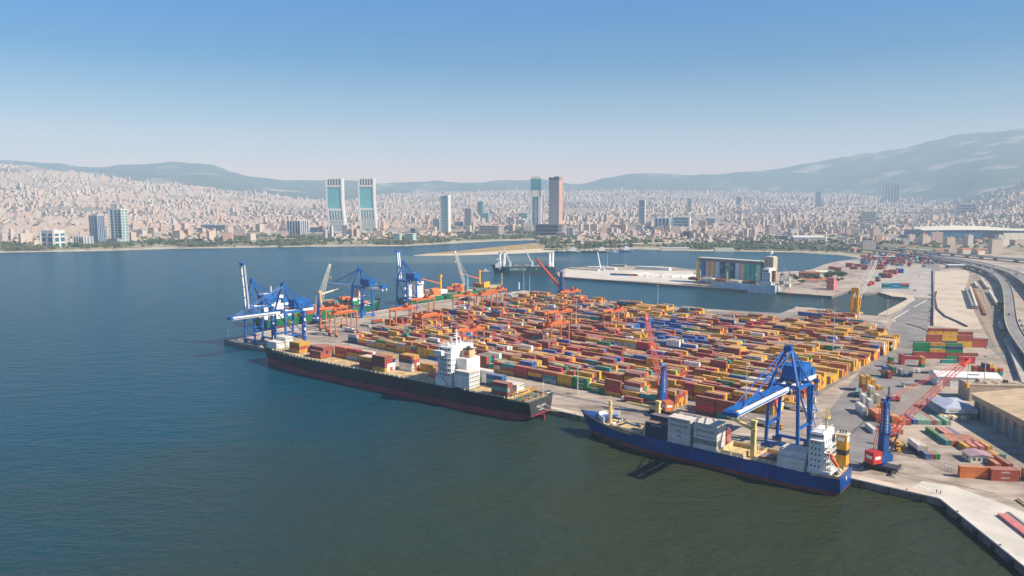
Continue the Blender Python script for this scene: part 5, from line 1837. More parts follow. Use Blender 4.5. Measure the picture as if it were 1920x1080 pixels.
# slabs on the apron at the corner of the picture
b = MB(); b.box(0, 0, 0, 26, 3.6, 0.9, 0); b.box(0, 0, 0.9, 26.2, 3.8, 0.12, 0)
for k in range(6):
    b.box(-10.4 + k * 4.2, 1.9, 0.2, 0.3, 0.16, 0.6, 0)
p = G(1872, 967) + dA * 13 + dB * 1.4
tag(b.build('loading_ramp', [CM['pink']], None, loc=V3(p, 3.02), rz=DA), 'long low pink steel ramp lying on the pale apron', 'ramp')
for i, (x, y, cm, lb) in enumerate(((1888, 967, M['grey'], 'long grey steel ramp lying beside the pink one'), (1900, 936, M['hatch'], 'long brown beam lying on apron below red containers'))):
    b = MB(); b.box(0, 0, 0, 30 - i * 6, 2.0, 0.7, 0); b.box(0, 0, 0.7, 30.2 - i * 6, 0.5, 0.3, 0)
    p = G(x, y) + dA * 13 + dB * 1.4
    tag(b.build('loading_ramp', [cm], None, loc=V3(p, 3.02), rz=DA), lb, 'ramp')

# ------------------------------------------------------------------ sheds
M['beige_roof'] = mat('sheet roof beige', (0.60, 0.45, 0.28), 0.7, 0.2, 0.12)
M['beige_wall'] = mat('rendered wall', (0.46, 0.35, 0.25), 0.85, 0.25, 0.15)
M['shade_blue'] = mat('roller door', (0.22, 0.27, 0.33), 0.6, 0.2, 0.2)
M['tan_flat'] = mat('flat roof felt', (0.45, 0.35, 0.26), 0.9, 0.3, 0.15)
M['lilac_roof'] = mat('sheet roof blue grey', (0.42, 0.45, 0.54), 0.6, 0.18, 0.2)
M['tile'] = mat('terracotta', (0.42, 0.13, 0.06), 0.8, 0.3, 0.2)
P0 = G(1821, 778)
bw = thing('warehouse', 'large warehouse with beige sheet roof and dark open bays, right edge of depot', 'warehouse', V3(P0, 3.02), DA)
LW, WW, HW = 120.0, 62.0, 13.0          # local +x towards the camera, +y to the right
b = MB()
b.span(0, LW, 1.2, WW - 0.3, 0, 9.5)
b.span(-0.2, LW + 0.2, -0.3, WW, 9.5, HW)
b.build('wall', [M['beige_wall']], bw)
for k in range(15):
    b = MB(); b.box(4 + k * 8, 0.2, 0, 0.7, 0.9, 9.5)
    b.build('pillar', [M['beige_wall']], bw)
for k in range(14):
    b = MB(); b.box(8 + k * 8, 1.12, 0, 5.8, 0.16, 6.2 + (k % 3) * 0.5)
    for q in range(5):
        b.box(8 + k * 8, 1.02, 0.7 + q * 1.15, 5.7, 0.08, 0.1)
    b.build('door', [M['shade_blue'] if k % 3 else M['grey']], bw)
rb = MB()
for k, (ya, za, yb, zb_) in enumerate(((-1.2, HW, WW / 2, HW + 4.2), (WW / 2, HW + 4.2, WW + 1.2, HW))):
    rb.poly([(-1, ya, za + 0.02), (LW + 1, ya, za + 0.02), (LW + 1, yb, zb_), (-1, yb, zb_)])
    rb.poly([(-1, ya, za - 0.4), (-1, yb, zb_ - 0.4), (LW + 1, yb, zb_ - 0.4), (LW + 1, ya, za - 0.4)])
rb.poly([(-1, -1.2, HW + 0.02), (-1, -1.2, HW - 0.4), (LW + 1, -1.2, HW - 0.4), (LW + 1, -1.2, HW + 0.02)])
rb.poly([(-0.9, -1.2, HW - 0.4), (-0.9, WW / 2, HW + 4.0), (-0.9, WW + 1.2, HW - 0.4)][::-1])
ro = rb.build('roof', [M['beige_roof']], bw)
rb = MB()
for k in range(1, 12):
    x = k * 10.0
    for sgn, y0, y1 in ((1, -1.2, WW / 2), (-1, WW + 1.2, WW / 2)):
        rb.beam((x, y0, HW + 0.12), (x, y1, HW + 4.3), 0.22, 0.12)
rb.beam((-1, WW / 2, HW + 4.35), (LW + 1, WW / 2, HW + 4.35), 0.9, 0.25)
rb.build('roof_seam', [M['beige_roof']], ro)
# flat roofed annex behind it
P1 = G(1817, 752)
an = thing('annex_building', 'low tan flat roofed building with pipes on top behind big warehouse', 'building', V3(P1, 3.02), DB)
b = MB(); b.span(0, 36, 0, 15, 0, 10.2); b.span(-0.2, 36.2, -0.2, 0.3, 10.2, 10.8); b.span(-0.2, 0.3, 0.3, 15, 10.2, 10.8); b.span(35.8, 36.2, 0.3, 15, 10.2, 10.8)
b.build('wall', [M['beige_wall']], an)
b = MB(); b.span(0.3, 35.8, 0.3, 15, 10.21, 10.3); b.build('roof', [M['tan_flat']], an)
b = MB()
for x0, y0, x1, y1 in ((4, 4, 12, 4), (12, 4, 12, 9), (18, 3, 18, 11), (22, 6, 30, 6)):
    b.beam((x0, y0, 10.9), (x1, y1, 10.9), 0.35)
b.box(26, 10, 10.3, 2.4, 2.0, 1.5); b.box(9, 10, 10.3, 1.8, 1.8, 1.2)
b.build('roof_pipes', [M['dark']], an)
# white warehouse
P2 = G(1757, 724)
ww = thing('warehouse', 'long white warehouse with white roof and an open canopy at right', 'warehouse', V3(P2, 3.02), R(-10))
b = MB(); b.span(0, 24, 0, 15, 0, 7.0)
b.poly([(0, 0, 7), (0, 15, 7), (0, 7.5, 9.0)][::-1])
b.build('wall', [M['white']], ww)
b = MB()
for x in (24.5, 31, 38):
    b.box(x, 0.4, 0, 0.4, 0.4, 7); b.box(x, 14.6, 0, 0.4, 0.4, 7)
b.build('canopy_posts', [M['grey']], ww)
b = MB()
b.poly([(-0.6, -0.8, 6.9), (40, -0.8, 6.9), (40, 7.5, 9.3), (-0.6, 7.5, 9.3)]); b.poly([(-0.6, 7.5, 9.3), (40, 7.5, 9.3), (40, 15.8, 6.9), (-0.6, 15.8, 6.9)])
b.poly([(-0.6, -0.8, 6.7), (-0.6, 7.5, 9.1), (40, 7.5, 9.1), (40, -0.8, 6.7)]); b.poly([(-0.6, 7.5, 9.1), (-0.6, 15.8, 6.7), (40, 15.8, 6.7), (40, 7.5, 9.1)])
b.poly([(-0.6, -0.8, 6.9), (-0.6, -0.8, 6.7), (40, -0.8, 6.7), (40, -0.8, 6.9)])
b.poly([(40, -0.8, 6.9), (40, -0.8, 6.7), (40, 7.5, 9.1), (40, 15.8, 6.7), (40, 15.8, 6.9), (40, 7.5, 9.3)])
b.build('roof', [M['white']], ww)
b = MB(); b.box(24, 3.4, 8.15, 6, 1.6, 0.3); b.build('roof_vent', [M['grey']], ww)
b = MB(); b.box(6, -0.06, 0, 4, 0.12, 4.4); b.build('door', [M['shade_blue']], ww)
# shed with sign
P3 = G(1771, 783)
sh = thing('shed', 'shed with pale blue grey hipped roof and lettered white sign on front', 'shed', V3(P3, 3.02), DB)
SW, SD, SH = 17.5, 25.0, 5.6
b = MB(); b.span(0, SW, 0, SD, 0, SH); b.build('wall', [mat('shed wall', (0.30, 0.34, 0.42), 0.7, 0.2, 0.2)], sh)
b = MB()
rz_ = SH + 2.4
e4 = [(-0.8, -0.8, SH), (SW + 0.8, -0.8, SH), (SW + 0.8, SD + 0.8, SH), (-0.8, SD + 0.8, SH)]
r2 = [(SW / 2, SW / 2, rz_), (SW / 2, SD - SW / 2, rz_)]
b.mesh(e4 + r2, [(0, 1, 4), (1, 2, 5, 4), (2, 3, 5), (3, 0, 4, 5), (3, 2, 1, 0)])
b.build('roof', [M['lilac_roof']], sh)
b = MB(); b.box(SW / 2, -1.0, 3.2, SW, 0.3, 2.2); so = b.build('sign', [M['white']], sh)
lettering('NAKLİ ŞTİ. MERKEZİ', 1.5, M['text_dark'], so, (SW / 2, -1.18, 4.3))
for k in range(3):
    b = MB(); b.box(3 + k * 5.4, -0.06, 0, 3.2, 0.12, 2.9); b.build('door', [M['shade_blue']], sh)
windows(sh, 3, 22, -0.03, 3.2, 5, 1.4, 1.0, '-x')
# site hut, prefab office
P4 = G(1695, 727)
ht = thing('site_hut', 'small pale site hut with flat grey roof on the open tarmac', 'hut', V3(P4, 3.02), DB)
b = MB(); b.span(0, 8.4, 0, 4.4, 0, 2.9); b.build('wall', [M['offwhite']], ht)
b = MB(); b.span(-0.4, 8.8, -0.4, 4.8, 2.9, 3.2); b.build('roof', [M['grey']], ht)
windows(ht, 1, 8, -0.03, 1.1, 4, 0.9, 0.9, '-y')
P5 = G(1819.5, 868)
oc = thing('office_cabin', 'cream office cabin with four windows and faded purple roof', 'cabin', V3(P5, 3.02), DB)
b = MB(); b.span(0, 10.2, 0, 9.0, 0, 3.4); b.poly([(0, 0, 3.4), (10.2, 0, 3.4), (5.1, 0, 4.3)]); b.poly([(10.2, 9, 3.4), (0, 9, 3.4), (5.1, 9, 4.3)])
b.build('wall', [M['offwhite']], oc)
b = MB()
lr = mat('sheet roof purple', (0.38, 0.26, 0.30), 0.7, 0.2, 0.3)
for a0, a1, z0, z1 in ((-0.4, 5.1, 3.36, 4.42), (5.1, 10.6, 4.42, 3.36)):
    b.poly([(a0, -0.5, z0), (a1, -0.5, z1), (a1, 9.5, z1), (a0, 9.5, z0)]); b.poly([(a0, -0.5, z0 - 0.15), (a0, 9.5, z0 - 0.15), (a1, 9.5, z1 - 0.15), (a1, -0.5, z1 - 0.15)])
    b.poly([(a0, -0.5, z0), (a0, -0.5, z0 - 0.15), (a1, -0.5, z1 - 0.15), (a1, -0.5, z1)])
b.build('roof', [lr], oc)
windows(oc, 0.6, 9.6, -0.04, 1.3, 4, 1.1, 1.1, '-y'); windows(oc, 1.5, 7.5, -0.04, 1.3, 2, 1.0, 1.1, '-x')

# ------------------------------------------------------------------ machines and vehicles in the port
def wheel_pairs(b, xs, hy, r, m=1):
    for x in xs:
        for sy in (-hy, hy):
            b.tube((x, sy - 0.18, r), (x, sy + 0.18, r), r, n=10, m=m)
def reach_stacker(p, rz, label, body):
    t = thing('container_lifter', label, 'forklift', V3(p, 3.02), rz)
    b = MB(); b.box(0, 0, 0.9, 6.2, 2.6, 1.1, 0); b.box(-2.2, 0, 2.0, 1.8, 2.5, 1.1, 0); b.box(-1.6, 0, 3.1, 1.4, 1.2, 0.2, 0)
    b.build('chassis', [body], t)
    b = MB(); b.box(0.2, 0, 2.0, 1.7, 1.5, 1.8, 0); b.box(1.06, 0, 2.3, 0.06, 1.3, 1.2, 1); b.box(0.2, 0.76, 2.3, 1.3, 0.06, 1.2, 1); b.box(0.2, -0.76, 2.3, 1.3, 0.06, 1.2, 1)
    b.build('cab', [M['white'], M['glass']], t)
    for x in (-2.2, 2.4):
        for sy in (-1.3, 1.3):
            b = MB(); b.tube((x, sy - 0.3, 0.8), (x, sy + 0.3, 0.8), 0.8, n=12); b.build('wheel', [M['black']], t)
    b = MB()
    for sy in (-0.8, 0.8):
        b.beam((3.4, sy, 0.3), (3.4, sy, 9.0), 0.35, 0.4)
    for z in (1, 5, 8.8):
        b.beam((3.4, -0.8, z), (3.4, 0.8, z), 0.3)
    b.box(3.8, 0, 2.2, 0.4, 5.8, 0.8, 0)
    b.build('mast', [M['dark']], t)
reach_stacker(G(1676, 752), R(175), 'red container forklift with tall dark mast on depot tarmac', M['red'])
def truck(p, rz, label, cab, cargo=None, L=12.19, group='trucks in the port'):
    t = thing('lorry', label, 'lorry', V3(p, 3.03), rz, group)
    b = MB(); b.box(L / 2 + 1.4, 0, 0.8, 2.2, 2.45, 2.2, 0, top=0.96); b.box(L / 2 + 2.47, 0, 1.8, 0.08, 2.1, 0.9, 1); b.box(L / 2 + 0.9, 0, 0.6, 3.4, 2.2, 0.3, 2)
    b.build('cab', [cab, M['glass'], M['dark']], t)
    b = MB(); b.box(0, 0, 1.0, L + 0.2, 2.3, 0.3, 0); b.build('trailer', [M['dark']], t)
    b = MB(); wheel_pairs(b, (L / 2 + 2.0, L / 2 - 0.6, -L / 2 + 1.2, -L / 2 + 2.4, -L / 2 + 3.6), 1.05, 0.5, 0); b.build('wheels', [M['black']], t)
    if cargo:
        d = Vector((math.cos(rz), math.sin(rz)))
        container(cargo, L, p.x, p.y, 3.03 + 1.31, rz, f"{WORD[cargo]} container on {label}", 'containers on lorries', mark=())
truck(G(1188, 756), QTH + PI, 'pale cab lorry on quay in front of the container rows', M['white'], 'rust')
truck(G(1010, 741), QTH, 'white cab lorry on the apron astern of black ship', M['white'], None)
truck(G(1486, 768), QTH, 'white cab lorry under the near blue quay crane', M['white'], 'white')
truck(G(1438, 800), QTH, 'yellow cab lorry between the legs of near quay crane', M['yellow'], 'white')
truck(G(1708, 703), R(-120), 'navy cab lorry with empty trailer in mixed heap', M['blue2'], None)
truck(G(1734, 700), R(170), 'white cab lorry left of the white warehouse', M['white'], None, 6.06)
def car(p, rz, label, m, group, z=3.03, van=False):
    t = bpy.data.objects.new('car', _car(m, van))
    C.objects.link(t)
    t.location = V3(p, z); t.rotation_euler = (0, 0, rz)
    return tag(t, label, 'van' if van else 'car', group)
_cars = {}
def _car(m, van):
    if (m.name, van) not in _cars:
        b = MB()
        if van:
            b.box(0, 0, 0.35, 5.2, 1.9, 1.0, 0); b.box(-0.4, 0, 1.35, 4.2, 1.8, 0.9, 0, top=0.94); b.box(1.5, 0, 1.3, 0.9, 1.6, 0.75, 1)
        else:
            b.box(0, 0, 0.32, 4.3, 1.75, 0.55, 0, top=0.97); b.box(-0.2, 0, 0.87, 2.4, 1.6, 0.52, 1, top=0.80); b.box(-0.2, 0, 1.39, 1.7, 1.2, 0.05, 0)
        wheel_pairs(b, (-1.35, 1.35), 0.8, 0.32, 2)
        _cars[(m.name, van)] = b.data('car', [m, M['glass'], M['black']])
    return _cars[(m.name, van)]
CARC = [('white', M['white']), ('black', M['dark']), ('silver', M['grey']), ('red', M['red']), ('blue', M['blue2'])]
for i, (x, y) in enumerate(((1746, 576), (1745.5, 583.5), (1745.5, 597), (1746, 603), (1745, 562), (1744, 554))):
    nm, m = CARC[(0, 1, 4, 3, 2, 1)[i]]
    car(G(x, y), R(5), f"{nm} car parked beside the long wall, {ORD[i]} of six", m, 'cars parked by the wall')
for i, (x, y, k) in enumerate(((1842, 649, 0), (1851, 653, 0), (1846, 640, 2))):
    car(G(x, y), R(30 + 20 * i), f"{CARC[k][0]} car at the end of sand lot, {ORD[i]} of three", CARC[k][1], 'cars by the sand lot')
# yellow and red plant by the shed
for i, (x, y, m, lb) in enumerate(((1822, 781, M['orange'], 'orange grab machine in the shade beside lettered shed'), (1812, 779, M['yellow'], 'yellow loader with raised bucket beside lettered shed'), (1653, 765, M['yellow'], 'small yellow loader beside the white container pile'), (1684, 846, M['yellow'], 'yellow machine on ground right of blue crane'))):
    t = thing('loader', lb, 'loader', V3(G(x, y), 3.02), R(40 + 70 * i))
    b = MB(); b.box(0, 0, 0.7, 3.6, 1.9, 1.0, 0); b.box(-0.9, 0, 1.7, 1.5, 1.6, 1.4, 0); b.box(-0.9, 0, 2.0, 1.54, 1.64, 0.8, 1); b.build('body', [m, M['glass']], t)
    b = MB(); b.beam((1.2, 0, 1.4), (2.8, 0, 3.0), 0.35); b.beam((2.8, 0, 3.0), (4.0, 0, 1.4), 0.3); b.box(4.2, 0, 0.6, 0.9, 1.8, 0.9, 0); b.build('arm', [m], t)
    b = MB(); wheel_pairs(b, (-1.2, 1.2), 0.95, 0.7, 0); b.build('wheels', [M['black']], t)
# cream cargo sacks and pale stacks between shed and pale green row
for i in range(7):
    b = MB(); b.box(0, 0, 0, 2.4, 4.6, 2.0, 0); b.box(0, 0, 2.0, 2.2, 4.3, 0.35, 0, top=0.9)
    tag(b.build('covered_pallet_stack', [M['offwhite'] if i % 2 else M['hatch']], None, loc=V3(G(1765 + i * 7.6, 785 + (i % 2) * 1.5), 3.02), rz=R(-30 + 8 * i)), f"cream covered cargo pile, {ORD[i]} from left in front of lettered shed", 'cargo pile', 'covered cargo piles before the shed')
# posts along the depot fence facing the quay, and the fence mesh between them
fp = [G(1722, 853), G(1740, 864), G(1757, 873), G(1775, 883), G(1787, 886)]
fe = thing('fence', 'low post and rail fence between depot trio and quay road', 'fence', V3(fp[0], 3.02), 0)
for i in range(len(fp) - 1):
    for k in range(4):
        p = fp[i].lerp(fp[i + 1], k / 4) - fp[0]
        b = MB(); b.beam((p.x, p.y, 0), (p.x, p.y, 2.0), 0.16); b.build('post', [M['grey']], fe)
b = MB()
for i in range(len(fp) - 1):
    a, c = fp[i] - fp[0], fp[i + 1] - fp[0]
    for z in (0.8, 1.7):
        b.beam((a.x, a.y, z), (c.x, c.y, z), 0.08)
b.build('rails', [M['grey']], fe)
# two people walking on the apron
def person(p, rz, label, top, legs):
    t = thing('person', label, 'person', V3(p, 3.02), rz, 'people on the quay')
    me = bpy.data.meshes.new('body')
    pts = [(0, 0, 0.95), (0, 0, 1.2), (0, 0, 1.42), (0, 0, 1.52), (0, 0, 1.66), (0, 0.2, 1.4), (0.04, 0.26, 1.12), (0.14, 0.27, 0.9), (0, -0.2, 1.4), (-0.04, -0.26, 1.12), (0.06, -0.27, 0.88), (0.02, 0.1, 0.9), (0.12, 0.11, 0.5), (0.08, 0.11, 0.06), (0.2, 0.11, 0.04), (0.02, -0.1, 0.9), (-0.1, -0.11, 0.5), (-0.2, -0.11, 0.08), (-0.08, -0.11, 0.04)]
    ed = [(0, 1), (1, 2), (2, 3), (3, 4), (2, 5), (5, 6), (6, 7), (2, 8), (8, 9), (9, 10), (0, 11), (11, 12), (12, 13), (13, 14), (0, 15), (15, 16), (16, 17), (17, 18)]
    rr_ = [.15, .15, .15, .06, .11, .07, .055, .04, .07, .055, .04, .1, .075, .055, .045, .1, .075, .055, .045]
    me.from_pydata(pts, ed, [])
    o = bpy.data.objects.new('body', me); C.objects.link(o); o.parent = t
    md = o.modifiers.new('skin', 'SKIN'); o.modifiers.new('sub', 'SUBSURF').levels = 1
    for v, r_ in zip(me.skin_vertices[0].data, rr_):
        v.radius = (r_, r_)
    me.skin_vertices[0].data[0].use_root = True
    me.materials.append(top)
    b = MB(); b.span(-0.13, 0.13, -0.17, 0.17, 0.5, 0.96); b.build('trousers', [legs], t)
    b = MB(); b.ball(0.0, 0, 1.74, 0.10, 0, 8, 5, 0.08); b.build('hair', [M['dark']], t)
person(G(1756, 925), R(200), 'person in dark clothes walking on apron, left of the two', M['dark'], M['blue2'])
person(G(1763, 927), R(190), 'person in dark clothes walking on apron, right of the two', M['dark'], M['dark'])
# bollards on the near quay
bo = MB(); bo.tube((0, 0, 0), (0, 0, 0.55), 0.28, 0.24, 10); bo.tube((0, 0, 0.5), (0, 0, 0.72), 0.42, 0.3, 10)
bme = bo.data('bollard', [M['dark']])
seg = [W(30, 2.2), G(1043, 770) + QV * 1.4, G(1640, 908) + QV * 1.4, G(1760, 935) + QV * 1.2, G(1920, 1064) + Vector((1.1, 1.1))]
k = 0
for a, c in zip(seg, seg[1:]):
    n = max(1, int((c - a).length / 24))
    for i in range(n):
        p = a.lerp(c, (i + 0.5) / n)
        o = bpy.data.objects.new('bollard', bme); C.objects.link(o); o.location = V3(p, 3.02)
        tag(o, f"dark iron bollard on near quay edge, {ORD[k]} from the pier corner", 'bollard', 'bollards along the near quay')
        k += 1
# ================================================================== silos and the second pier
def silo_block():
    a, c = G(1303, 529), G(1424, 540)
    d = (c - a)
    L = d.length
    rz = math.atan2(d.y, d.x)
    t = thing('grain_silo', 'row of tall painted grain silo cylinders with pale gallery roof on pier', 'silo', V3(a, 3.02), rz)
    cols = [(0.837, 0.581, 0.162), (0.016, 0.203, 0.513), (0.837, 0.486, 0.324), (0.837, 0.581, 0.176), (0.675, 0.729, 0.85), (0.016, 0.081, 0.216), (0.243, 0.54, 0.27), (0.016, 0.074, 0.203), (0.702, 0.743, 0.85), (0.743, 0.567, 0.324), (0.027, 0.513, 0.432), (0.027, 0.405, 0.378), (0.405, 0.675, 0.486)]
    wd = ['ochre', 'blue', 'salmon', 'ochre', 'pale lilac', 'dark navy', 'green', 'dark navy', 'pale lilac', 'tan', 'turquoise', 'deep turquoise', 'pale green']
    n = len(cols)
    st = L / n
    H = 33.0
    for i, cl in enumerate(cols):
        b = MB()
        b.tube(((i + 0.5) * st, st * 0.5, 0), ((i + 0.5) * st, st * 0.5, H), st * 0.51, n=22)
        b.f = b.f; m_ = mat('silo paint ' + wd[i], cl, 0.6, 0.12, 0.1)
        o = b.build('silo_cylinder', [m_], t)
        o['label'] = wd[i] + ' painted cylinder'
        if i in (5, 6, 7):
            s_ = 'TMO'[i - 5]
            lettering(s_, 6.0, M['text_white'] if i != 6 else M['text_dark'], o, ((i + 0.5) * st, st * 0.5 - st * 0.51 - 0.08, H * 0.78))
        b = MB(); b.tube(((i + 0.5) * st, st * 1.5, 0), ((i + 0.5) * st, st * 1.5, H), st * 0.5, n=14)
        b.build('rear_cylinder', [M['offwhite']], t)
    b = MB(); b.span(0.5, L - 1, st * 0.6, st * 1.6, H, H + 4.2); b.build('gallery', [mat('gallery wall', (0.42, 0.30, 0.27), 0.8, 0.2, 0.2)], t)
    b = MB(); b.span(2.5, L - 2, st * 0.2, st * 1.9, H + 4.2, H + 5.2); b.build('gallery_roof', [M['offwhite']], t)
    b = MB(); b.span(L - 0.5, L + 5, st * 0.3, st * 1.7, 0, H + 3); b.build('link_building', [M['blue2']], t)
    b = MB(); b.span(L + 5, L + 19, st * 0.1, st * 1.6, 0, 45); b.build('elevator_tower', [M['beige_wall'] if False else mat('tower render', (0.52, 0.41, 0.30), 0.8, 0.2, 0.1)], t)
    b = MB(); b.span(L + 6, L + 18, st * 0.3, st * 1.4, 45, 45.6); b.beam((L + 12, st, 45), (L + 12, st, 49), 0.5); b.ball(L + 12, st, 51, 2.4, 0, 12, 8); b.build('radar_ball', [M['white']], t)
    for k in range(6):
        windows(t, L + 6.4, L + 17.4, st * 0.1 - 0.03, 6 + k * 6.2, 2, 0.9, 1.8, '-y')
silo_block()
# conveyor gallery on legs before the silos
a, c = G(1306, 534), G(1455, 548)
cv = thing('conveyor', 'thin elevated conveyor on slim legs in front of the painted silos', 'conveyor', V3(a, 3.02), math.atan2((c - a).y, (c - a).x))
L_ = (c - a).length
b = MB(); b.lattice((0, 0, 13.5), (L_, 0, 13.5), 1.8, 1.8, 40, 0.25, 0.15); b.build('gallery', [M['grey']], cv)
for k in range(8):
    b = MB(); x = 4 + k * (L_ - 8) / 7
    b.beam((x, -1.5, 0), (x, -0.4, 12.6), 0.5); b.beam((x, 1.5, 0), (x, 0.4, 12.6), 0.5); b.beam((x, -1, 6), (x, 1, 6), 0.3)
    b.build('trestle', [M['offwhite']], cv)
# grain ship alongside
def far_ship(stern, bow, B, zd, zbow, zboot, mats, label, cat='cargo ship', name='cargo_ship', zs=None, par0=14):
    a, c = Vector(stern), Vector(bow)
    d = c - a
    L = d.length
    t = thing(name, label, cat, V3(a, 0), math.atan2(d.y, d.x), 'cargo ships moored in the port')
    hb, rg = hull_mesh(L, B, zd, zbow, zs or zd, zboot, par0, L * 0.68, rake=7, stern_w=0.9)
    hb.build('hull', mats, t)
    return t, L
pale_hull = mat('pale grey blue hull', (0.62, 0.71, 0.78), 0.5, 0.25, 0.1)
g1, gL = far_ship(G(1458, 551, 0), G(1327, 532, 6), 21, 8.2, 11.5, 0.5, [pale_hull, pale_hull, M['hatch'], pale_hull], 'pale grey blue bulk ship moored in front of painted silos')
g1.scale = (1, 1, 1.5)
for k in range(5):
    b = MB(); b.span(34 + k * 21, 50 + k * 21, -6.5, 6.5, 7, 9.6); b.build('hatch_cover', [M['offwhite'] if k % 2 else M['rust']], g1)
b = MB(); b.span(6, 22, -8.6, 8.6, 7, 11); b.span(8, 20, -7.6, 7.6, 11, 19.5); b.span(9, 19, -10.5, 10.5, 19.5, 22.5); b.span(10, 17, -5, 5, 22.5, 23.4)
o = b.build('superstructure', [M['white']], g1)
for z in (12, 14.8, 17.4):
    windows(o, 9, 19, 7.63, z, 5, 1.0, 0.9, '+y')
windows(o, 10, 18, 10.53, 20.4, 4, 1.6, 1.2, '+y')
b = MB(); b.box(6, 0, 11, 4, 5, 10); b.build('funnel', [M['rust']], g1)
for x in (32, 75, 118):
    b = MB(); b.beam((x, 0, 7), (x, 0, 17), 0.9); b.beam((x, 0, 16), (x + 10, 2, 12), 0.5); b.build('deck_crane', [M['offwhite']], g1)
# ship loader towers at the pier end
for i, (x, y, h) in enumerate(((1466, 546, 22), (1477, 548, 16))):
    t = thing('ship_loader', ('grey ship loader tower with curved spouts behind the grain ship stern', 'shorter pale ship loader tower right of the silo pier crane')[i], 'ship loader', V3(G(x, y), 3.02), QTH, 'ship loaders on the silo pier')
    b = MB()
    for sx in (-3, 3):
        for sy in (-3, 3):
            b.beam((sx, sy, 0), (sx * 0.7, sy * 0.7, h), 0.7)
    b.box(0, 0, h * 0.45, 6, 6, 4.5); b.box(0, 0, h, 5, 5, 2.4)
    b.build('tower', [M['offwhite'] if i else M['grey']], t)
    b = MB()
    b.beam((0, 0, h + 2), (-5, -2, h + 9), 0.6); b.beam((-5, -2, h + 9), (-10, -5, h + 4), 0.5); b.beam((0, 0, h + 2), (1, 1, h + 12), 0.9); b.beam((1, 1, h + 12), (7, -3, h + 7), 0.5); b.beam((7, -3, h + 7), (9, -6, h - 2), 0.4)
    b.build('spout', [M['grey']], t)
# the green ship with four tall cylinders
gh = mat('hull green', (0.008, 0.085, 0.10), 0.45, 0.3, 0.1)
e1, eL = far_ship(G(1042, 513, 0), G(921, 504, 8), 22, 13.0, 15.5, 1.0, [gh, M['boot_red'], M['deck'], gh], 'dark green cargo ship with four tall white rotor cylinders at far pier', par0=10)
hull_ = [c_ for c_ in e1.children if c_.name.startswith('hull')][0]
sgn = 1
lettering('ENERCON', 6.0, M['text_white'], hull_, (eL * 0.58, 11.12, 8.2), PI)
for i, (x, y) in enumerate(((0.80, -6), (0.865, 6), (0.05, -6), (0.10, 6))):
    b = MB(); b.tube((eL * x, y, 8), (eL * x, y, 36), 2.4, n=16, m=0); b.tube((eL * x, y, 36), (eL * x, y, 36.8), 3.1, n=16, m=1)
    b.build('rotor_sail', [M['white'], M['rust'] if i < 2 else M['white']], e1)
b = MB(); b.span(eL * 0.84, eL * 0.93, -9, 9, 11, 19); b.span(eL * 0.85, eL * 0.915, -8, 8, 19, 23); b.span(eL * 0.855, eL * 0.91, -11, 11, 23, 25.6); b.beam((eL * 0.88, 0, 25.6), (eL * 0.88, 0, 33), 0.7)
o = b.build('superstructure', [M['white']], e1)
windows(o, eL * 0.86, eL * 0.905, 11.03, 23.8, 3, 1.6, 1.1, '+y')
b = MB(); b.span(eL * 0.05, eL * 0.12, -7, 7, 11, 19); b.build('stern_house', [M['white']], e1)
for x, tipx in ((0.70, 0.80), (0.36, 0.49)):
    b = MB(); b.box(eL * x, 9, 8, 4, 3.4, 12); b.box(eL * x, 9, 20, 3, 4, 2); o = b.build('deck_crane', [M['white']], e1)
    b = MB(); b.beam((eL * x, 9, 18), (eL * tipx, 9, 47), 2.4, 2.0, w2=1.0, h2=1.0); b.build('jib', [M['white']], o)
b = MB()
b.span(eL * 0.18, eL * 0.62, -8.5, 8.5, 11.8, 14.2)
for k in range(6):
    b.box(eL * (0.44 + 0.035 * k), -3 + (k % 3) * 3, 14.2, 6, 2.2, 2.5)
b.build('deck_cargo', [M['grey']], e1)
# small pilot boat by its bow
def small_boat(px, rz, L, label, hullm, group='small craft in the harbour'):
    t = thing('work_boat', label, 'boat', V3(G(px[0], px[1], 0), 0), rz, group)
    hb, rg = hull_mesh(L, L * 0.26, L * 0.09, L * 0.12, L * 0.09, L * 0.02, L * 0.1, L * 0.6, rake=L * 0.05)
    hb.build('hull', [hullm, hullm, M['hatch'], hullm], t)
    b = MB(); b.span(L * 0.25, L * 0.5, -L * 0.08, L * 0.08, L * 0.06, L * 0.2); b.beam((L * 0.35, 0, L * 0.2), (L * 0.35, 0, L * 0.38), L * 0.012)
    b.build('wheelhouse', [M['white']], t)
    return t
small_boat((918, 509), PI, 19, 'small white workboat off the dark green ship bow', M['offwhite'])
# dredgers by the far shore
for i, (x, y, L, hm, lb) in enumerate(((1040, 473.5, 62, gh, 'dredger with three dark spuds, left by the far sandbank'), (1090, 473, 68, M['hull_black'], 'dark hulled dredger with spuds, middle by the far sandbank'), (1140, 471.5, 62, M['hull_blue'], 'blue and white dredger, right of three by far sandbank'))):
    t = thing('dredger', lb, 'boat', V3(G(x, y, 0), 0), R(-4), 'dredgers by the sandbank')
    hb, rg = hull_mesh(L, 16, 4.0, 4.6, 4.0, 0.6, 6, L * 0.85, rake=3); hb.build('hull', [hm, hm, M['offwhite'], hm], t)
    b = MB(); b.span(L * 0.62, L * 0.85, -5, 5, 3, 10); b.span(L * 0.66, L * 0.8, -4, 4, 10, 13); b.build('superstructure', [M['white']], t)
    for k in range(3):
        b = MB(); b.tube((L * (0.1 + 0.18 * k), 4 if k % 2 else -4, 0), (L * (0.1 + 0.18 * k), 4 if k % 2 else -4, 28 - 6 * (k == 1)), 0.9, n=8); b.build('spud', [M['dark']], t)
    b = MB(); b.beam((L * 0.55, 0, 4), (L * 0.3, 0, 12), 0.7); b.build('crane_arm', [M['rust']], t)
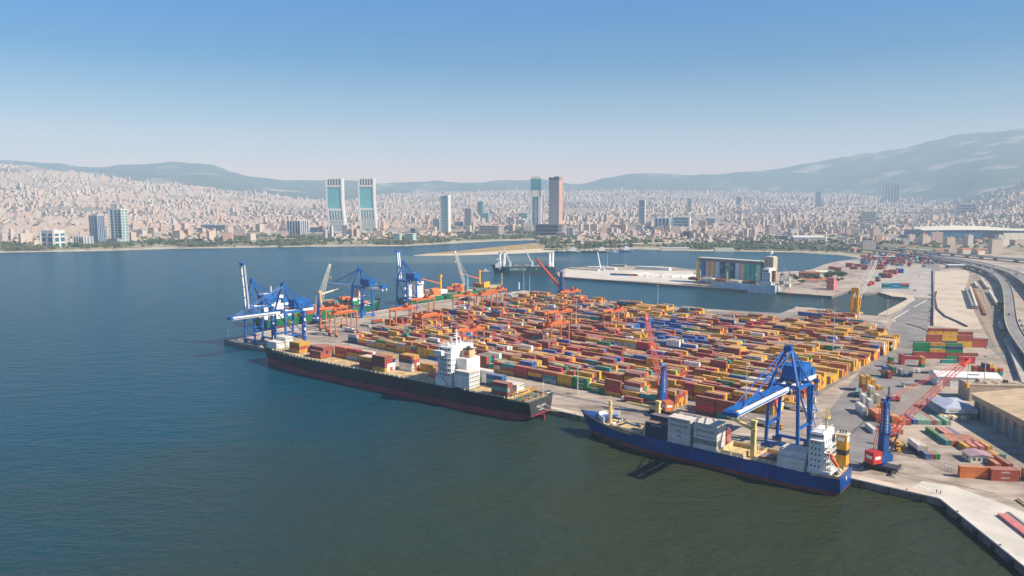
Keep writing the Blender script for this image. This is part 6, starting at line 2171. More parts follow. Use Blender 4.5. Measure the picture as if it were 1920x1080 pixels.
small_boat((1160, 473), R(170), 24, 'small white harbour launch right of the dredgers', M['white'])
# the two green ships along the head of the pier
hg = mat('hull green bright', (0.012, 0.16, 0.06), 0.5, 0.3, 0.1)
f1, fL = far_ship(W(-43, 62), W(-58, 228), 28, 10, 13.5, 2.0, [hg, M['boot_red'], M['deck'], hg], 'green hulled container ship at pier head, white bridge behind corner cranes', name='container_ship', cat='container ship', par0=22)
b = MB(); b.span(8, 22, -13, 13, 9, 16); b.span(9, 20, -11.5, 11.5, 16, 33); b.span(9, 19, -14, 14, 31, 33.5); b.beam((14, 0, 33), (14, 0, 42), 0.8); b.box(5, 0, 9, 5, 7, 21)
o = b.build('superstructure', [M['white']], f1)
for z in (18, 21, 24, 27, 30):
    windows(o, 10, 19, -11.53, z, 4, 1.0, 1.0, '-y')
for x in (76, 132):
    b = MB(); b.box(x, 0, 9, 3, 3, 22); b.box(x, 0, 26, 4.2, 4.2, 4); oo = b.build('deck_crane', [M['yellow'] if x < 200 else M['green_crane'] if 'green_crane' in M else M['yellow']], f1)
    b = MB(); b.beam((x, 0, 27), (x + 26, -2, 31), 1.6, 1.4, w2=0.8); b.build('jib', [M['offwhite']], oo)
f2, f2L = far_ship(W(-60, 264), W(-68, 455), 25, 8.5, 12, 2.0, [hg, M['boot_red'], M['deck'], hg], 'green cargo ship with tall yellow deck cranes at far end of pier', par0=20)
b = MB(); b.span(14, 26, -11, 11, 8, 13); b.span(15, 25, -10, 10, 13, 26); b.span(15.5, 24, -12.4, 12.4, 26, 29); b.beam((20, 0, 29), (20, 0, 40), 0.8); b.box(10, 0, 8, 5, 6, 17)
o = b.build('superstructure', [M['white']], f2)
for z in (15, 18, 21, 24):
    windows(o, 16, 24, -10.03, z, 4, 1.0, 1.0, '-y')
windows(o, -10, 10, 24.03, 27, 8, 1.6, 1.2, '+x')
for x in (66, 142):
    b = MB(); b.tube((x, 0, 8), (x, 0, 30), 2.0, 1.7, 12); b.box(x, 0, 30, 3.6, 3.6, 3); oo = b.build('deck_crane', [M['yellow']], f2)
    b = MB(); b.beam((x - 1, 0, 22), (x - 36, 5, 32), 1.8, 1.6, w2=0.8, h2=0.8); b.build('jib', [M['orange']], oo)
b = MB(); b.tube((190, 0, 9), (190, 0, 26), 0.9, 0.5, 8); b.beam((190, -3, 19), (190, 3, 19), 0.5); b.build('foremast', [M['paleyellow']], f2)
for k in range(5):
    b = MB(); b.span(34 + k * 30, 58 + k * 30, -9.5, 9.5, 7.4, 9.8); b.build('hatch_cover', [M['deck'] if k % 2 else M['hatch']], f2)
def far_cont(o, x, y, z, L, col):
    p = o.matrix_basis @ Vector((x, y, z))
    for q, val in zip(arr, (p.x, p.y, p.z, L, CW, CH - 0.03, o.rotation_euler[2], KS.index(col), 0)):
        q.append(val)
fr = random.Random(5)
for k in range(9):
    nt = fr.randint(1, 4)
    for ri in range(10):
        for j in range(max(1, nt - (fr.random() < 0.4))):
            if fr.random() < 0.94:
                far_cont(f1, 26 + 13.2 * k, -11.2 + ri * 2.5, 9.0 + j * CH, 12.19, fr.choices(['rust', 'red', 'green', 'orange', 'white', 'teal'], [4, 4, 3, 2, 1, 1])[0])
for k in (1, 2, 4, 5, 7):
    for ri in range(8):
        for j in range(1 + (k % 2) + (fr.random() < 0.3)):
            far_cont(f2, 36 + 13.2 * k + (18 if k > 5 else 0), -8.8 + ri * 2.5, 9.8 + j * CH, 12.19, ['crimson', 'orange', 'white', 'orange', 'rust', 'orange', 'red', 'yellow'][(k + ri // 3) % 8])
# rope from the first green ship bow
rope([(*W(-54, 224), 12), (*W(-34, 240), 3.6)], M['offwhite'], 'mooring_rope', 'pale mooring rope from green container ship bow to the pier', r=0.14)
# barge with the yellow crane's foot, tug at the basin corner
small_boat((1499, 580), R(120), 12, 'small dark launch at the basin corner', M['hull_black'])

# ------------------------------------------------------------------ cargo on the second pier
pw = [((1128, 504), 60, 8, 3.2, 'white'), ((1095, 506), 62, 7, 2.6, 'cream'), ((1225, 505.5), 66, 10, 5, 'white'), ((1160, 499.5), 30, 9, 3.4, 'grey')]
for i, (px, L, wd_, h, c) in enumerate(pw):
    b = MB(); b.box(0, 0, 0, L, wd_, h, 0, top=0.97)
    for k in range(int(L / 6)):
        b.box(-L / 2 + 3 + k * 6, 0, h, 0.4, wd_ * 0.95, 0.15, 0)
    tag(b.build('covered_cargo', [CM[c]], None, loc=V3(G(*px), 3.03), rz=QTH + R(6)), f"{ORD[i]} from left of the low {WORD[c]} covered cargo blocks on far pier".replace('first from left', ['front left', '', '', ''][0] if i == 0 else 'first from left'), 'cargo', 'covered cargo on the far pier')
for i in range(14):
    b = MB(); b.box(0, 0, 0, 36, 3.6, 2.6, 0); b.box(0, 0, 2.6, 35, 3.2, 0.5, 0, top=0.9)
    r_, c_ = i % 7, i // 7
    p = G(1170 + r_ * 9.5 + c_ * 68, 514 + r_ * 0.55 + c_ * 3.0 - (r_ % 2) * 1.2)
    tag(b.build('turbine_blade_crate', [CM['white'] if i % 5 else CM['cream']], None, loc=V3(p, 3.03), rz=QTH + R(60)), f"long white cargo piece, {ORD[r_]} from left in {'left' if c_ == 0 else 'right'} group on far pier", 'cargo', 'long white cargo on the far pier')
for i in range(5):
    b = MB(); b.box(0, 0, 0, 11, 2.6, 2.8, 0)
    tag(b.build('steel_frame', [CM['red'] if i > 2 else CM['blue']], None, loc=V3(G(1150 + i * 10, 516 + i * 0.3), 3.03), rz=QTH), f"{'blue' if i < 3 else 'red'} steel frame, {ORD[i]} from left before white cargo on far pier", 'cargo', 'steel frames on the far pier')
t = thing('mobile_crane', 'white mobile crane with raised telescopic boom on far pier', 'crane', V3(G(1128, 507), 3.03), QTH)
b = MB(); b.box(0, 0, 0.9, 12, 2.8, 1.6, 0); b.box(4.6, 0, 2.5, 2, 2.4, 1.2, 0); b.build('carrier', [M['white']], t)
b = MB(); wheel_pairs(b, (-4.5, -3, 2, 3.6), 1.2, 0.65, 0); b.build('wheels', [M['black']], t)
b = MB(); b.beam((-2, 0, 3), (-12, 4, 32), 1.3, w2=0.7); b.build('boom', [M['white']], t)
t = thing('pink_building', 'faded pink blocky building at the end of the silo pier', 'building', V3(G(1558, 543), 3.02), QTH)
b = MB(); b.box(0, 0, 0, 10, 9, 17); b.box(1, 7.5, 0, 9, 6, 12); b.build('wall', [mat('pink render', (0.58, 0.19, 0.20), 0.8, 0.2, 0.2)], t)
windows(t, -4, 4, -4.53, 4, 3, 1.2, 1.6, '-y'); windows(t, -4, 4, -4.53, 10, 3, 1.2, 1.6, '-y')
for i, (x, y, L, wd_, h, c, lb) in enumerate(((1520, 532, 22, 9, 5, 'tile', 'low house with terracotta roof among pier trees'), (1545, 531, 16, 8, 5, 'tile', 'small house with terracotta roof left of the pink building'), (1517, 521, 30, 12, 8, 'rust', 'dark red shed behind the pier trees'), (1540, 515, 20, 9, 5, 'offwhite', 'pale shed at the back of the silo pier'))):
    t = thing('pier_house', lb, 'building', V3(G(x, y), 3.02), R(-15))
    b = MB(); b.box(0, 0, 0, L, wd_, h, 0); b.build('wall', [M['offwhite'] if c == 'tile' else M['rust' if c == 'rust' else 'offwhite']], t)
    b = MB(); b.mesh([(-L / 2 - .5, -wd_ / 2 - .5, h), (L / 2 + .5, -wd_ / 2 - .5, h), (L / 2 + .5, wd_ / 2 + .5, h), (-L / 2 - .5, wd_ / 2 + .5, h), (-L / 2, 0, h + 2.5), (L / 2, 0, h + 2.5)], [(0, 1, 5, 4), (2, 3, 4, 5), (1, 2, 5), (3, 0, 4), (3, 2, 1, 0)])
    b.build('roof', [M[c]], t)
# light towers of silo pier / lighthouse
lh = thing('harbour_beacon', 'small white harbour light tower on far corner of container pier', 'beacon', V3(G(973, 542.5), 3.02), 0)
b = MB(); b.tube((0, 0, 0), (0, 0, 8), 1.2, 0.8, 10); b.tube((0, 0, 8), (0, 0, 8.4), 1.5, n=10); b.tube((0, 0, 8.4), (0, 0, 10.2), 0.7, n=8); b.build('tower', [M['white']], lh)
lh = thing('harbour_beacon', 'small white harbour light tower on near left corner of container pier', 'beacon', V3(G(428, 634), 3.02), 0)
b = MB(); b.tube((0, 0, 0), (0, 0, 7), 1.2, 0.9, 10); b.tube((0, 0, 7), (0, 0, 7.4), 1.4, n=10); b.tube((0, 0, 7.4), (0, 0, 9), 0.7, n=8); b.build('tower', [M['white']], lh)
for i, (x, y, L, lb) in enumerate(((1265, 469.5, 70, 'low white jetty shed on the far shore, left of the two'), (1357, 471.0, 46, 'low white jetty shed on the far shore, right of the two'))):
    t = thing('jetty_shed', lb, 'building', V3(G(x, y, 1.5), 1.0), R(-2))
    b = MB(); b.box(0, 0, 0, L, 14, 7.5); b.build('wall', [M['offwhite']], t)
    b = MB(); b.box(0, 0, 7.5, L + 1, 15, 0.8); b.build('roof', [M['white']], t)
# ================================================================== the city across the water
def place(x, y):
    """first terrain point seen at this pixel"""
    Y = shore_Y(x) + 2
    while Y < 12000:
        z = terrain_z(xcol(x, Y), Y)
        if z >= zray(Y, y):
            break
        Y *= 1.006
    return xcol(x, Y), Y, terrain_z(xcol(x, Y), Y)
def pxw(x0, x1, Y):
    return (x1 - x0) / CAM_F * Y * math.cos(TILT)
GL = {'teal': mat('glazing teal', (0.05, 0.26, 0.30), 0.25, 0.2, 0.02), 'blue': mat('glazing blue', (0.03, 0.12, 0.24), 0.25, 0.2, 0.02), 'dark': mat('glazing dark', (0.03, 0.05, 0.08), 0.25, 0.2, 0.02), 'aqua': mat('glazing aqua', (0.13, 0.38, 0.42), 0.3, 0.15, 0.015),
      'grey': mat('glazing grey', (0.22, 0.25, 0.30), 0.35, 0.15, 0.02), 'mint': mat('glazing mint', (0.30, 0.50, 0.42), 0.4, 0.15, 0.02)}
WL = {'white': mat('wall white', (0.62, 0.60, 0.57), 0.6, 0.12, 0.02), 'beige': mat('wall beige', (0.58, 0.45, 0.34), 0.8, 0.15, 0.05), 'salmon': mat('wall salmon', (0.58, 0.30, 0.22), 0.8, 0.15, 0.05), 'grey': mat('wall grey', (0.42, 0.42, 0.44), 0.7, 0.15, 0.05), 'purple': mat('wall purple', (0.17, 0.12, 0.16), 0.7, 0.2, 0.05), 'cream': M['offwhite'], 'yellow': M['paleyellow'], 'pink': mat('wall pink', (0.60, 0.40, 0.33), 0.85, 0.15, 0.05)}
def tower(x0, x1, yt, yb, label, style='bands', glass='blue', wall='white', floors=None, fins=6, rz=-0.32, depth=0.8, crown=None, cat='office tower', name='office_tower', group=None):
    X, Y, Z = place((x0 + x1) / 2, yb)
    w = pxw(x0, x1, Y) / (math.cos(rz) + depth * abs(math.sin(rz)))
    d = w * depth
    H = zray(Y, yt) - Z
    t = thing(name, label, cat, (X, Y + d / 2, Z - 1), rz, group or 'towers across the water')
    H += 1
    b = MB(); b.box(0, 0, 0, w * 0.95, d * 0.95, H * 0.985)
    b.build('glazing', [GL[glass]], t)
    n = floors or max(4, int(H / 7.5))
    if style in ('bands', 'grid'):
        b = MB()
        for k in range(n):
            b.box(0, 0, H * (k + 0.72) / n, w, d, H / n * 0.30)
        b.build('floor_bands', [WL[wall]], t)
    if style in ('fins', 'grid'):
        b = MB()
        for k in range(fins + 1):
            x = -w / 2 + w * k / fins
            for sy in (-1, 1):
                b.box(x, sy * d * 0.49, 0, w / fins * 0.30, d * 0.06, H)
        m2 = max(2, int(fins * depth))
        for k in range(m2 + 1):
            y = -d / 2 + d * k / m2
            for sx in (-1, 1):
                b.box(sx * w * 0.49, y, 0, w * 0.05, d / m2 * 0.30, H)
        b.build('facade_fins', [WL[wall]], t)
    if style == 'side':
        b = MB(); b.box(w * 0.47, 0, 0, w * 0.10, d * 1.02, H * 1.02); b.box(-w * 0.47, 0, 0, w * 0.08, d * 1.02, H * 1.0); b.build('side_wall', [WL[wall]], t)
        b = MB()
        for k in range(n):
            b.box(0, 0, H * (k + 0.72) / n, w * 0.97, d * 0.97, H / n * 0.22)
        b.build('floor_bands', [WL[wall]], t)
    b = MB()
    if crown == 'block':
        b.box(0, 0, H, w * 0.7, d * 0.7, H * 0.04)
    else:
        b.box(0, 0, H * 0.985, w * 1.01, d * 1.01, H * 0.02)
        b.box(w * 0.1, 0, H * 1.005, w * 0.35, d * 0.35, H * 0.022)
    b.build('roof', [WL[wall] if crown != 'dark' else GL['dark']], t)
    return t, w, d, H
tower(162, 186, 404, 459, 'slim blue glass tower with pale vertical fins, left of the teal twin slab', 'fins', 'blue', 'grey', fins=5)
tower(200, 232, 393, 459, 'tall teal glass slab tower with white central fin near left shore', 'grid', 'teal', 'white', depth=0.5, fins=3)
t_, w_2, d_2, H_2 = tower(67, 106, 432, 464, 'white framed building with blue glass recess on the far left shore', 'grid', 'blue', 'white', depth=0.8, floors=3, fins=2)
b = MB(); b.box(0, 0, H_2 * 0.8, w_2 * 1.02, d_2 * 1.02, H_2 * 0.2); b.build('top_band', [WL['white']], t_)
tower(129, 160, 444, 463, 'low white block with columns between two left shore towers', 'fins', 'grey', 'white', fins=4)
tower(534, 571, 414, 445, 'dark blue glass cube office with white columns left of twin towers', 'fins', 'blue', 'white', fins=5, depth=0.9)
tower(195, 222, 448, 461, 'pale low hall at the foot of the teal slab tower', 'bands', 'grey', 'white', floors=4)
tower(369, 428, 422, 434, 'long grey and white office block on the left slope', 'bands', 'blue', 'white', floors=4, depth=0.3)
# the matching pair
for i, (x0, x1, xb0, xb1, yt, yb) in enumerate(((611, 641.5, 614, 644, 334, 424), (671.5, 701, 674, 703.5, 334, 433))):
    X, Y, Z = place((xb0 + xb1) / 2, 436 if i == 0 else 434)
    w = pxw(x0, x1, Y); d = w * 0.75
    H = zray(Y, yt) - Z
    sh_ = pxw(x0, xb0, Y)
    t = thing('office_tower', ('left of a matching pair of tall white and aqua towers with crown of slots', 'right of a matching pair of tall white and aqua towers with crown of slots')[i], 'office tower', (X, Y + d / 2, Z), 0.02, 'twin towers across the water')
    z0, z1, z2, z3, zc = H * 0.0, H * 0.22, H * 0.40, H * 0.44, H * 0.87
    def skew(z):
        return -sh_ * (0 if z < H * 0.2 else min(1, (z - H * 0.2) / (H * 0.35)))
    def slab(bld, xa, xb, ya, yb_, za, zb_, m=0):
        sa, sb = skew(za), skew(zb_)
        vs = [(xa + sa, ya, za), (xb + sa, ya, za), (xb + sa, yb_, za), (xa + sa, yb_, za), (xa + sb, ya, zb_), (xb + sb, ya, zb_), (xb + sb, yb_, zb_), (xa + sb, yb_, zb_)]
        bld.mesh(vs, [(0, 1, 5, 4), (1, 2, 6, 5), (2, 3, 7, 6), (3, 0, 4, 7), (3, 2, 1, 0), (4, 5, 6, 7)], m)
    b = MB()
    for za, zb_ in ((0, H * .2), (H * .2, H * .55), (H * .55, zc)):
        slab(b, -w * .43, w * .43, -d * .44, d * .44, za, zb_)
    b.build('glazing', [GL['aqua']], t)
    b = MB()
    for sx in (-1, 1):
        for za, zb_ in ((0, H * .2), (H * .2, H * .55), (H * .55, H)):
            slab(b, sx * w * .5 - (w * .08 if sx > 0 else 0), sx * w * .5 + (w * .08 if sx < 0 else 0), -d * .5, d * .5, za, zb_)
    b.build('side_wall', [WL['white']], t)
    b = MB()
    for k in range(6):
        x = -w * .42 + w * .84 * k / 5
        slab(b, x - w * .025, x + w * .025, -d * .48, -d * .40, zc, H); slab(b, x - w * .025, x + w * .025, d * .40, d * .48, zc, H)
        slab(b, x - w * .02, x + w * .02, -d * .49, -d * .44, z1, z2)
    slab(b, -w * .45, w * .45, -d * .48, d * .48, zc - H * .035, zc); 
    slab(b, -w * .45, w * .45, -d * .47, d * .47, z2, z3)
    slab(b, -w * .5, w * .5, -d * .5, d * .5, -2, H * .015)
    b.build('crown_columns', [WL['white']], t)
    b = MB()
    for k in range(9):
        slab(b, -w * .45, w * .45, -d * .485, d * .485, z1 * k / 9 + 3, z1 * (k + 0.5) / 9 + 3)
    b.build('floor_bands', [WL['white']], t)
    for k in range(5):
        x = -w * .34 + w * .68 * k / 4
        b = MB(); slab(b, x - w * .05, x + w * .05, -d * .455, -d * .445, z1 + 1, z1 + (z2 - z1) * .55); b.build('dark_slot', [GL['grey']], t)
        b = MB(); slab(b, x - w * .055, x + w * .055, -d * .41, d * .41, zc, H * .985); b.build('crown_slot', [GL['grey']], t)
tower(616, 622, 424, 449, 'thin white stair tower below the left twin tower', 'side', 'grey', 'white', depth=1.0)
t_, w_2, d_2, H_2 = tower(825.5, 844, 367, 436, 'white and pale teal residential tower right of the twin towers', 'side', 'aqua', 'white', floors=18)
tower(810, 827, 410, 430, 'low white block with blue glass beside the residential tower', 'fins', 'blue', 'white', fins=3)
tower(870, 887, 391, 429, 'beige stepped tower left of the dark teal pair', 'bands', 'grey', 'beige', crown='block')
tower(894.5, 908, 378, 412, 'dark teal glass tower, taller of a stepped dark pair', 'bands', 'teal', 'grey', floors=14)
tower(905, 918, 399, 416, 'dark teal glass block, lower of a stepped dark pair', 'bands', 'teal', 'grey', floors=6)
tower(850, 868, 416, 428, 'teal glass low block between white tower and beige tower', 'bands', 'teal', 'beige', floors=4)
# the tall white tower with green glass head
X, Y, Z = place(1006, 432)
w = pxw(994, 1015, Y); d = w * 0.8; H = zray(Y, 330) - Z
t = thing('office_tower', 'tall slender white tower with green glass head, left of the brown tower', 'office tower', (X, Y + d / 2, Z), -0.12, 'towers across the water')
b = MB(); b.box(0, 0, 0, w * 0.9, d * 0.9, H * 0.76); b.box(-w * .02, 0, H * 0.76, w * 0.93, d * 0.93, H * 0.19); b.build('glazing', [GL['teal']], t)
b = MB()
b.box(-w * .42, 0, 0, w * .16, d, H * .74); b.box(w * .34, 0, 0, w * .26, d, H * .74); b.box(0, 0, H * .62, w, d, H * .12); b.box(0, 0, 0, w * 1.02, d * 1.02, H * .03)
b.build('side_wall', [WL['white']], t)
b = MB(); b.box(-w * .03, -d * .46, 2, w * .24, d * .06, H * .56); b.build('centre_strip', [GL['grey']], t)
b = MB()
for k in range(6):
    b.box(w * .02, 0, H * (.95 + .008 * k), w * (.9 - .05 * k), d * .9, H * .004)
b.poly([(-w * .46, -d * .46, H * .95), (w * .46, -d * .46, H * .95), (w * .3, -d * .46, H * 1.0), (-w * .46, -d * .46, H * .975)])
b.build('crown', [WL['white']], t)
# brown banded tower with salmon side
t_, w_2, d_2, H_2 = tower(1029, 1055, 333, 426, 'tall brown banded tower with salmon side wall and dark cap', 'bands', 'grey', 'beige', floors=30, rz=-0.5, depth=0.7, crown='dark')
b = MB()
for k in range(30):
    b.box(w_2 * 0.5, 0, H_2 * (k + .1) / 30, w_2 * .05, d_2 * 1.02, H_2 / 30 * .62)
b.build('side_bands', [WL['salmon']], t_)
b = MB(); b.box(0, 0, H_2 * .955, w_2 * 1.01, d_2 * 1.01, H_2 * .03); b.build('cap', [GL['dark']], t_)
for args in ((1004, 1058, 421, 441, 'dark purple clad hall at the foot of the two tallest towers', 'bands', 'dark', 'purple', 3), (1044, 1064, 436, 446, 'red and cream low building right of the purple hall', 'bands', 'grey', 'salmon', 3), (1063, 1078, 427, 442, 'white corner block right of the purple hall', 'fins', 'grey', 'white', 3),
             (897, 945, 423, 440, 'long rose coloured office block on the shore left of green headed tower', 'bands', 'grey', 'pink', 6), (972, 992, 400, 412, 'flat dark teal mall building behind the white tower', 'bands', 'teal', 'grey', 3), (960, 990, 412, 424, 'white porticoed block behind rose office block', 'fins', 'grey', 'white', 4),
             (1198, 1212, 375, 421, 'blue grey tower with white right edge, centre right of the city', 'side', 'blue', 'white', 14), (1229, 1262, 409, 432, 'dark teal office block with white frame, left of portal building', 'fins', 'blue', 'white', 4), (1262, 1301, 407, 430, 'white portal shaped building with green glass inside', 'side', 'teal', 'white', 4),
             (1283, 1307, 434, 448, 'dark square block with cream side on the far lagoon shore', 'bands', 'dark', 'purple', 5), (1289, 1299, 372, 400, 'slim blue tower with yellow top in the haze', 'side', 'grey', 'yellow', 10), (1381, 1391, 369, 386, 'small blue slab tower in the haze, centre right', 'bands', 'blue', 'grey', 8),
             (1530, 1541, 359, 388, 'grey needle tower with white edge far off in haze', 'side', 'grey', 'grey', 12), (1660.5, 1690, 343, 382, 'broad pale blue tower with white cap far off at right', 'fins', 'grey', 'white', 5), (1620, 1650, 397, 421, 'cream apartment slab beside dark trees at right', 'bands', 'grey', 'cream', 8),
             (1804, 1837, 383, 401, 'cream and blue hospital like slab far at right', 'bands', 'blue', 'cream', 6), (1324, 1346, 410, 422, 'low blue glass building right of portal building', 'bands', 'blue', 'white', 4), (1396, 1412, 430, 446, 'white three bay block among lagoon trees', 'fins', 'grey', 'white', 3),
             (1463, 1484, 442, 455, 'dark grey block with white edge left of ribbed hall', 'side', 'dark', 'grey', 4), (1108, 1121, 421, 436, 'cream shore block with dark left side, under hazy hill', 'side', 'dark', 'cream', 5), (735, 752, 438, 456, 'mint green glass office, left of a pair near shore', 'bands', 'mint', 'white', 5),
             (757, 778, 438, 456, 'mint green glass office, right of a pair near shore', 'bands', 'mint', 'white', 5), (768, 780, 428, 453, 'grey louvred block right of the mint green pair', 'bands', 'dark', 'grey', 9), (1146, 1175, 422, 433, 'long salmon block on the shore below hazy hill', 'bands', 'grey', 'pink', 4), (1185, 1210, 422, 434, 'cream low block at the foot of blue grey tower', 'bands', 'grey', 'cream', 4)):
    tower(*args[:5], style=args[5], glass=args[6], wall=args[7], floors=args[8] if args[5] != 'fins' else None, fins=args[8], cat='building', name='office_building', group='large buildings across the water')
# ribbed hall, stadium
X, Y, Z = place(1522, 456)
w = pxw(1493, 1550, Y); t = thing('exhibition_hall', 'white ribbed hall with shallow white roof beyond the lagoon', 'hall', (X, Y + 20, Z), -0.05)
b = MB(); b.box(0, 0, 0, w, 40, 16); b.build('wall', [WL['grey']], t)
b = MB()
for k in range(17):
    b.box(-w / 2 + w * k / 16, -20.4, 0, 1.1, 0.9, 16)
b.build('rib', [WL['white']], t)
b = MB(); b.mesh([(-w / 2 - 1, -21.5, 16), (w / 2 + 1, -21.5, 16), (w / 2 + 1, 21, 16), (-w / 2 - 1, 21, 16), (-w / 2 - 1, 0, 21), (w / 2 + 1, 0, 21)], [(0, 1, 5, 4), (2, 3, 4, 5), (1, 2, 5), (3, 0, 4), (3, 2, 1, 0)]); b.build('roof', [WL['white']], t)
X, Y, Z = place(1845, 449)
w = pxw(1745, 1960, Y); t = thing('stadium', 'wide stadium with long white roof and dark blue arched front', 'stadium', (X, Y + 60, Z), -0.03)
b = MB(); b.box(0, 0, 0, w, 120, 26); b.build('wall', [GL['blue']], t)
b = MB()
vs = []
n = 16
for k in range(n + 1):
    x = -w / 2 + w * k / n
    hz = 27 + 9 * math.sin(PI * min(1, (k + 2) / n)) 
    vs += [(x, -64, 26 + (hz - 26) * 0.3), (x, 0, hz + 4), (x, 64, hz)]
fs = []
for k in range(n):
    for j in range(2):
        a0 = k * 3 + j
        fs.append((a0, a0 + 3, a0 + 4, a0 + 1))
b.mesh(vs, fs); b.build('roof', [WL['cream']], t)
b = MB()
xa = pxw(1845, 1868, Y)
pts = [(xa - 32, 0)] + [(xa + 32 * math.cos(PI - PI * k / 10), 14 + 14 * math.sin(PI * k / 10)) for k in range(11)] + [(xa + 32, 0)]
vs = [(x, -61, z) for x, z in pts] + [(x, -60, z) for x, z in pts]
n = len(pts)
b.mesh(vs, [tuple(range(n))] + [(i, i + n, (i + 1) % n + n, (i + 1) % n) for i in range(n)])
b.build('arch_front', [GL['dark']], t)
b = MB(); b.box(w * 0.34, -62, 0, w * 0.30, 4, 20); 
b.build('annex_wall', [WL['cream']], t)
b = MB(); b.box(-w / 2 + 4, -61, 0, 10, 2, 22); b.build('red_panel', [M['red']], t)

# ------------------------------------------------------------------ ordinary blocks: those nearest as things, the rest as the mass of the city
FAC = [facade('facade white', (0.62, 0.53, 0.46), (0.34, 0.29, 0.26)), facade('facade cream', (0.62, 0.49, 0.38), (0.36, 0.28, 0.23)), facade('facade pink', (0.62, 0.45, 0.37), (0.36, 0.27, 0.23)), facade('facade grey', (0.50, 0.45, 0.42), (0.26, 0.24, 0.24)), facade('facade peach', (0.62, 0.42, 0.30), (0.34, 0.24, 0.20))]
FWORD = ['white', 'cream', 'pink', 'grey', 'peach']
ROOFS = [mat('tile roof', (0.40, 0.15, 0.08), 0.85, 0.3, 0.05), mat('flat roof pale', (0.56, 0.47, 0.40), 0.85, 0.2, 0.05), mat('flat roof grey', (0.42, 0.36, 0.32), 0.85, 0.2, 0.05)]
cr = random.Random(21)
SEG = [(-40, 66, 'far left shore, before the white framed building'), (106, 128, 'left shore, beside low columned block'), (160, 200, 'left shore, between slim blue and teal towers'), (232, 330, 'left shore, right of teal slab tower'), (330, 430, 'left shore, below long grey office'), (430, 533, 'left shore, left of blue cube'),
       (572, 612, 'shore left of the twin towers'), (645, 672, 'shore between the twin towers'), (704, 734, 'shore right of the twin towers'), (781, 826, 'shore left of white residential tower'), (846, 896, 'shore below beige tower'), (945, 992, 'shore left of green headed tower'), (1078, 1196, 'shore right of brown tower'), (1213, 1282, 'lagoon shore below portal building'),
       (1308, 1395, 'lagoon shore left of three bay block'), (1412, 1492, 'lagoon shore left of ribbed hall'), (1551, 1660, 'lagoon shore right of ribbed hall'), (1660, 1744, 'right of lagoon, left of stadium'), (1745, 1925, 'before the stadium at right')]
for x0, x1, seg in SEG:
    n = max(2, int((x1 - x0) / 8.6))
    xs = sorted(cr.uniform(x0, x1) for _ in range(n))
    for i, x in enumerate(xs):
        ysh = tab(SHORE, x)
        if x > 1600:
            ybs = cr.uniform(438, 474) if x < 1745 else cr.uniform(452, 478)
        elif x > 1000:
            ybs = cr.uniform(424, 447)
        else:
            ybs = cr.uniform(ysh - 32, ysh - 11)
        X, Y, Z = place(x, ybs)
        k = cr.choices(range(5), [4, 4, 3, 2, 2])[0]
        w, d = cr.uniform(14, 30), cr.uniform(12, 22)
        low = cr.random() < (0.35 if x < 1550 else 0.65)
        h = cr.uniform(6, 11) if low else cr.uniform(15, 34)
        o = thing('apartment_block', f"{FWORD[k]} {'low building' if low else 'apartment block'}, {ORD[min(i, 33)]} from left on {seg}", 'building', (X, Y, Z - 0.5), cr.uniform(-0.6, 0.5), 'ordinary blocks along the far shore')
        b = MB(); b.box(0, 0, 0, w, d, h); b.build('wall', [FAC[k]], o)
        b = MB()
        rk = 0 if low and cr.random() < 0.6 else cr.choice((1, 2))
        if rk == 0:
            b.mesh([(-w / 2 - .6, -d / 2 - .6, h), (w / 2 + .6, -d / 2 - .6, h), (w / 2 + .6, d / 2 + .6, h), (-w / 2 - .6, d / 2 + .6, h), (-w / 2, 0, h + 3), (w / 2, 0, h + 3)], [(0, 1, 5, 4), (2, 3, 4, 5), (1, 2, 5), (3, 0, 4), (3, 2, 1, 0)])
        else:
            b.box(0, 0, h, w + .5, d + .5, .6); b.box(w * cr.uniform(-.25, .25), 0, h + .6, 4, 4, 2.4)
        b.build('roof', [ROOFS[rk]], o)
NB = 60000
nr = np.random.default_rng(3)
px_ = nr.uniform(-60, 1985, NB)
fy = nr.uniform(0, 1, NB)
cx, cy, cz, sx, sy, sz, rz_, mt_, rf_ = ([] for _ in range(9))
taken = set()
for x, f in zip(px_, fy):
    Ys, Y1 = shore_Y(x), tab(RY1, x)
    lo = max(Ys + 240, 1950) if x < 1620 else 2250
    Y = lo + (Y1 * 1.01 - lo) * (f ** 1.05)
    if x > 1770 and Y > 5000 and nr.random() < 0.75:
        continue
    X = xcol(x, Y)
    dk = math.floor((mnoise.noise(Vector((X / 800, Y / 800, 6.1))) + 1) * 4)
    ga = (0.15, 0.9, -0.35, 0.5, -0.7, 0.3, 1.2, 0.0)[dk % 8]
    gc, gs = math.cos(ga), math.sin(ga)
    lx, ly = round((X * gc + Y * gs) / 17), round((-X * gs + Y * gc) / 16)
    if lx % 6 == 0 or ly % 4 == 0 or (dk, lx, ly) in taken:
        continue
    taken.add((dk, lx, ly))
    X, Y = (lx * gc * 17 - ly * gs * 16) + nr.uniform(-2, 2), (lx * gs * 17 + ly * gc * 16) + nr.uniform(-2, 2)
    g = mnoise.noise(Vector((X / 520, Y / 520, 1.7)))
    g2 = mnoise.noise(Vector((X / 150, Y / 150, 4.7)))
    if g < -0.28 or (g2 < -0.42) or (Y < 2600 and nr.random() < 0.25):
        continue
    Z = terrain_z(X, Y)
    big = nr.random() < 0.05
    cx.append(X); cy.append(Y); cz.append(Z - 3)
    s = 1.0 if Y < 5000 else 1.12
    sx.append(nr.uniform(8, 19) * s); sy.append(nr.uniform(8, 15) * s)
    sz.append(3 + (nr.uniform(18, 34) if big else nr.uniform(5, 13)))
    rz_.append(ga)
    mt_.append(nr.choice(5, p=[.32, .26, .22, .10, .10])); rf_.append(5 + nr.choice(3, p=[.30, .45, .25]))
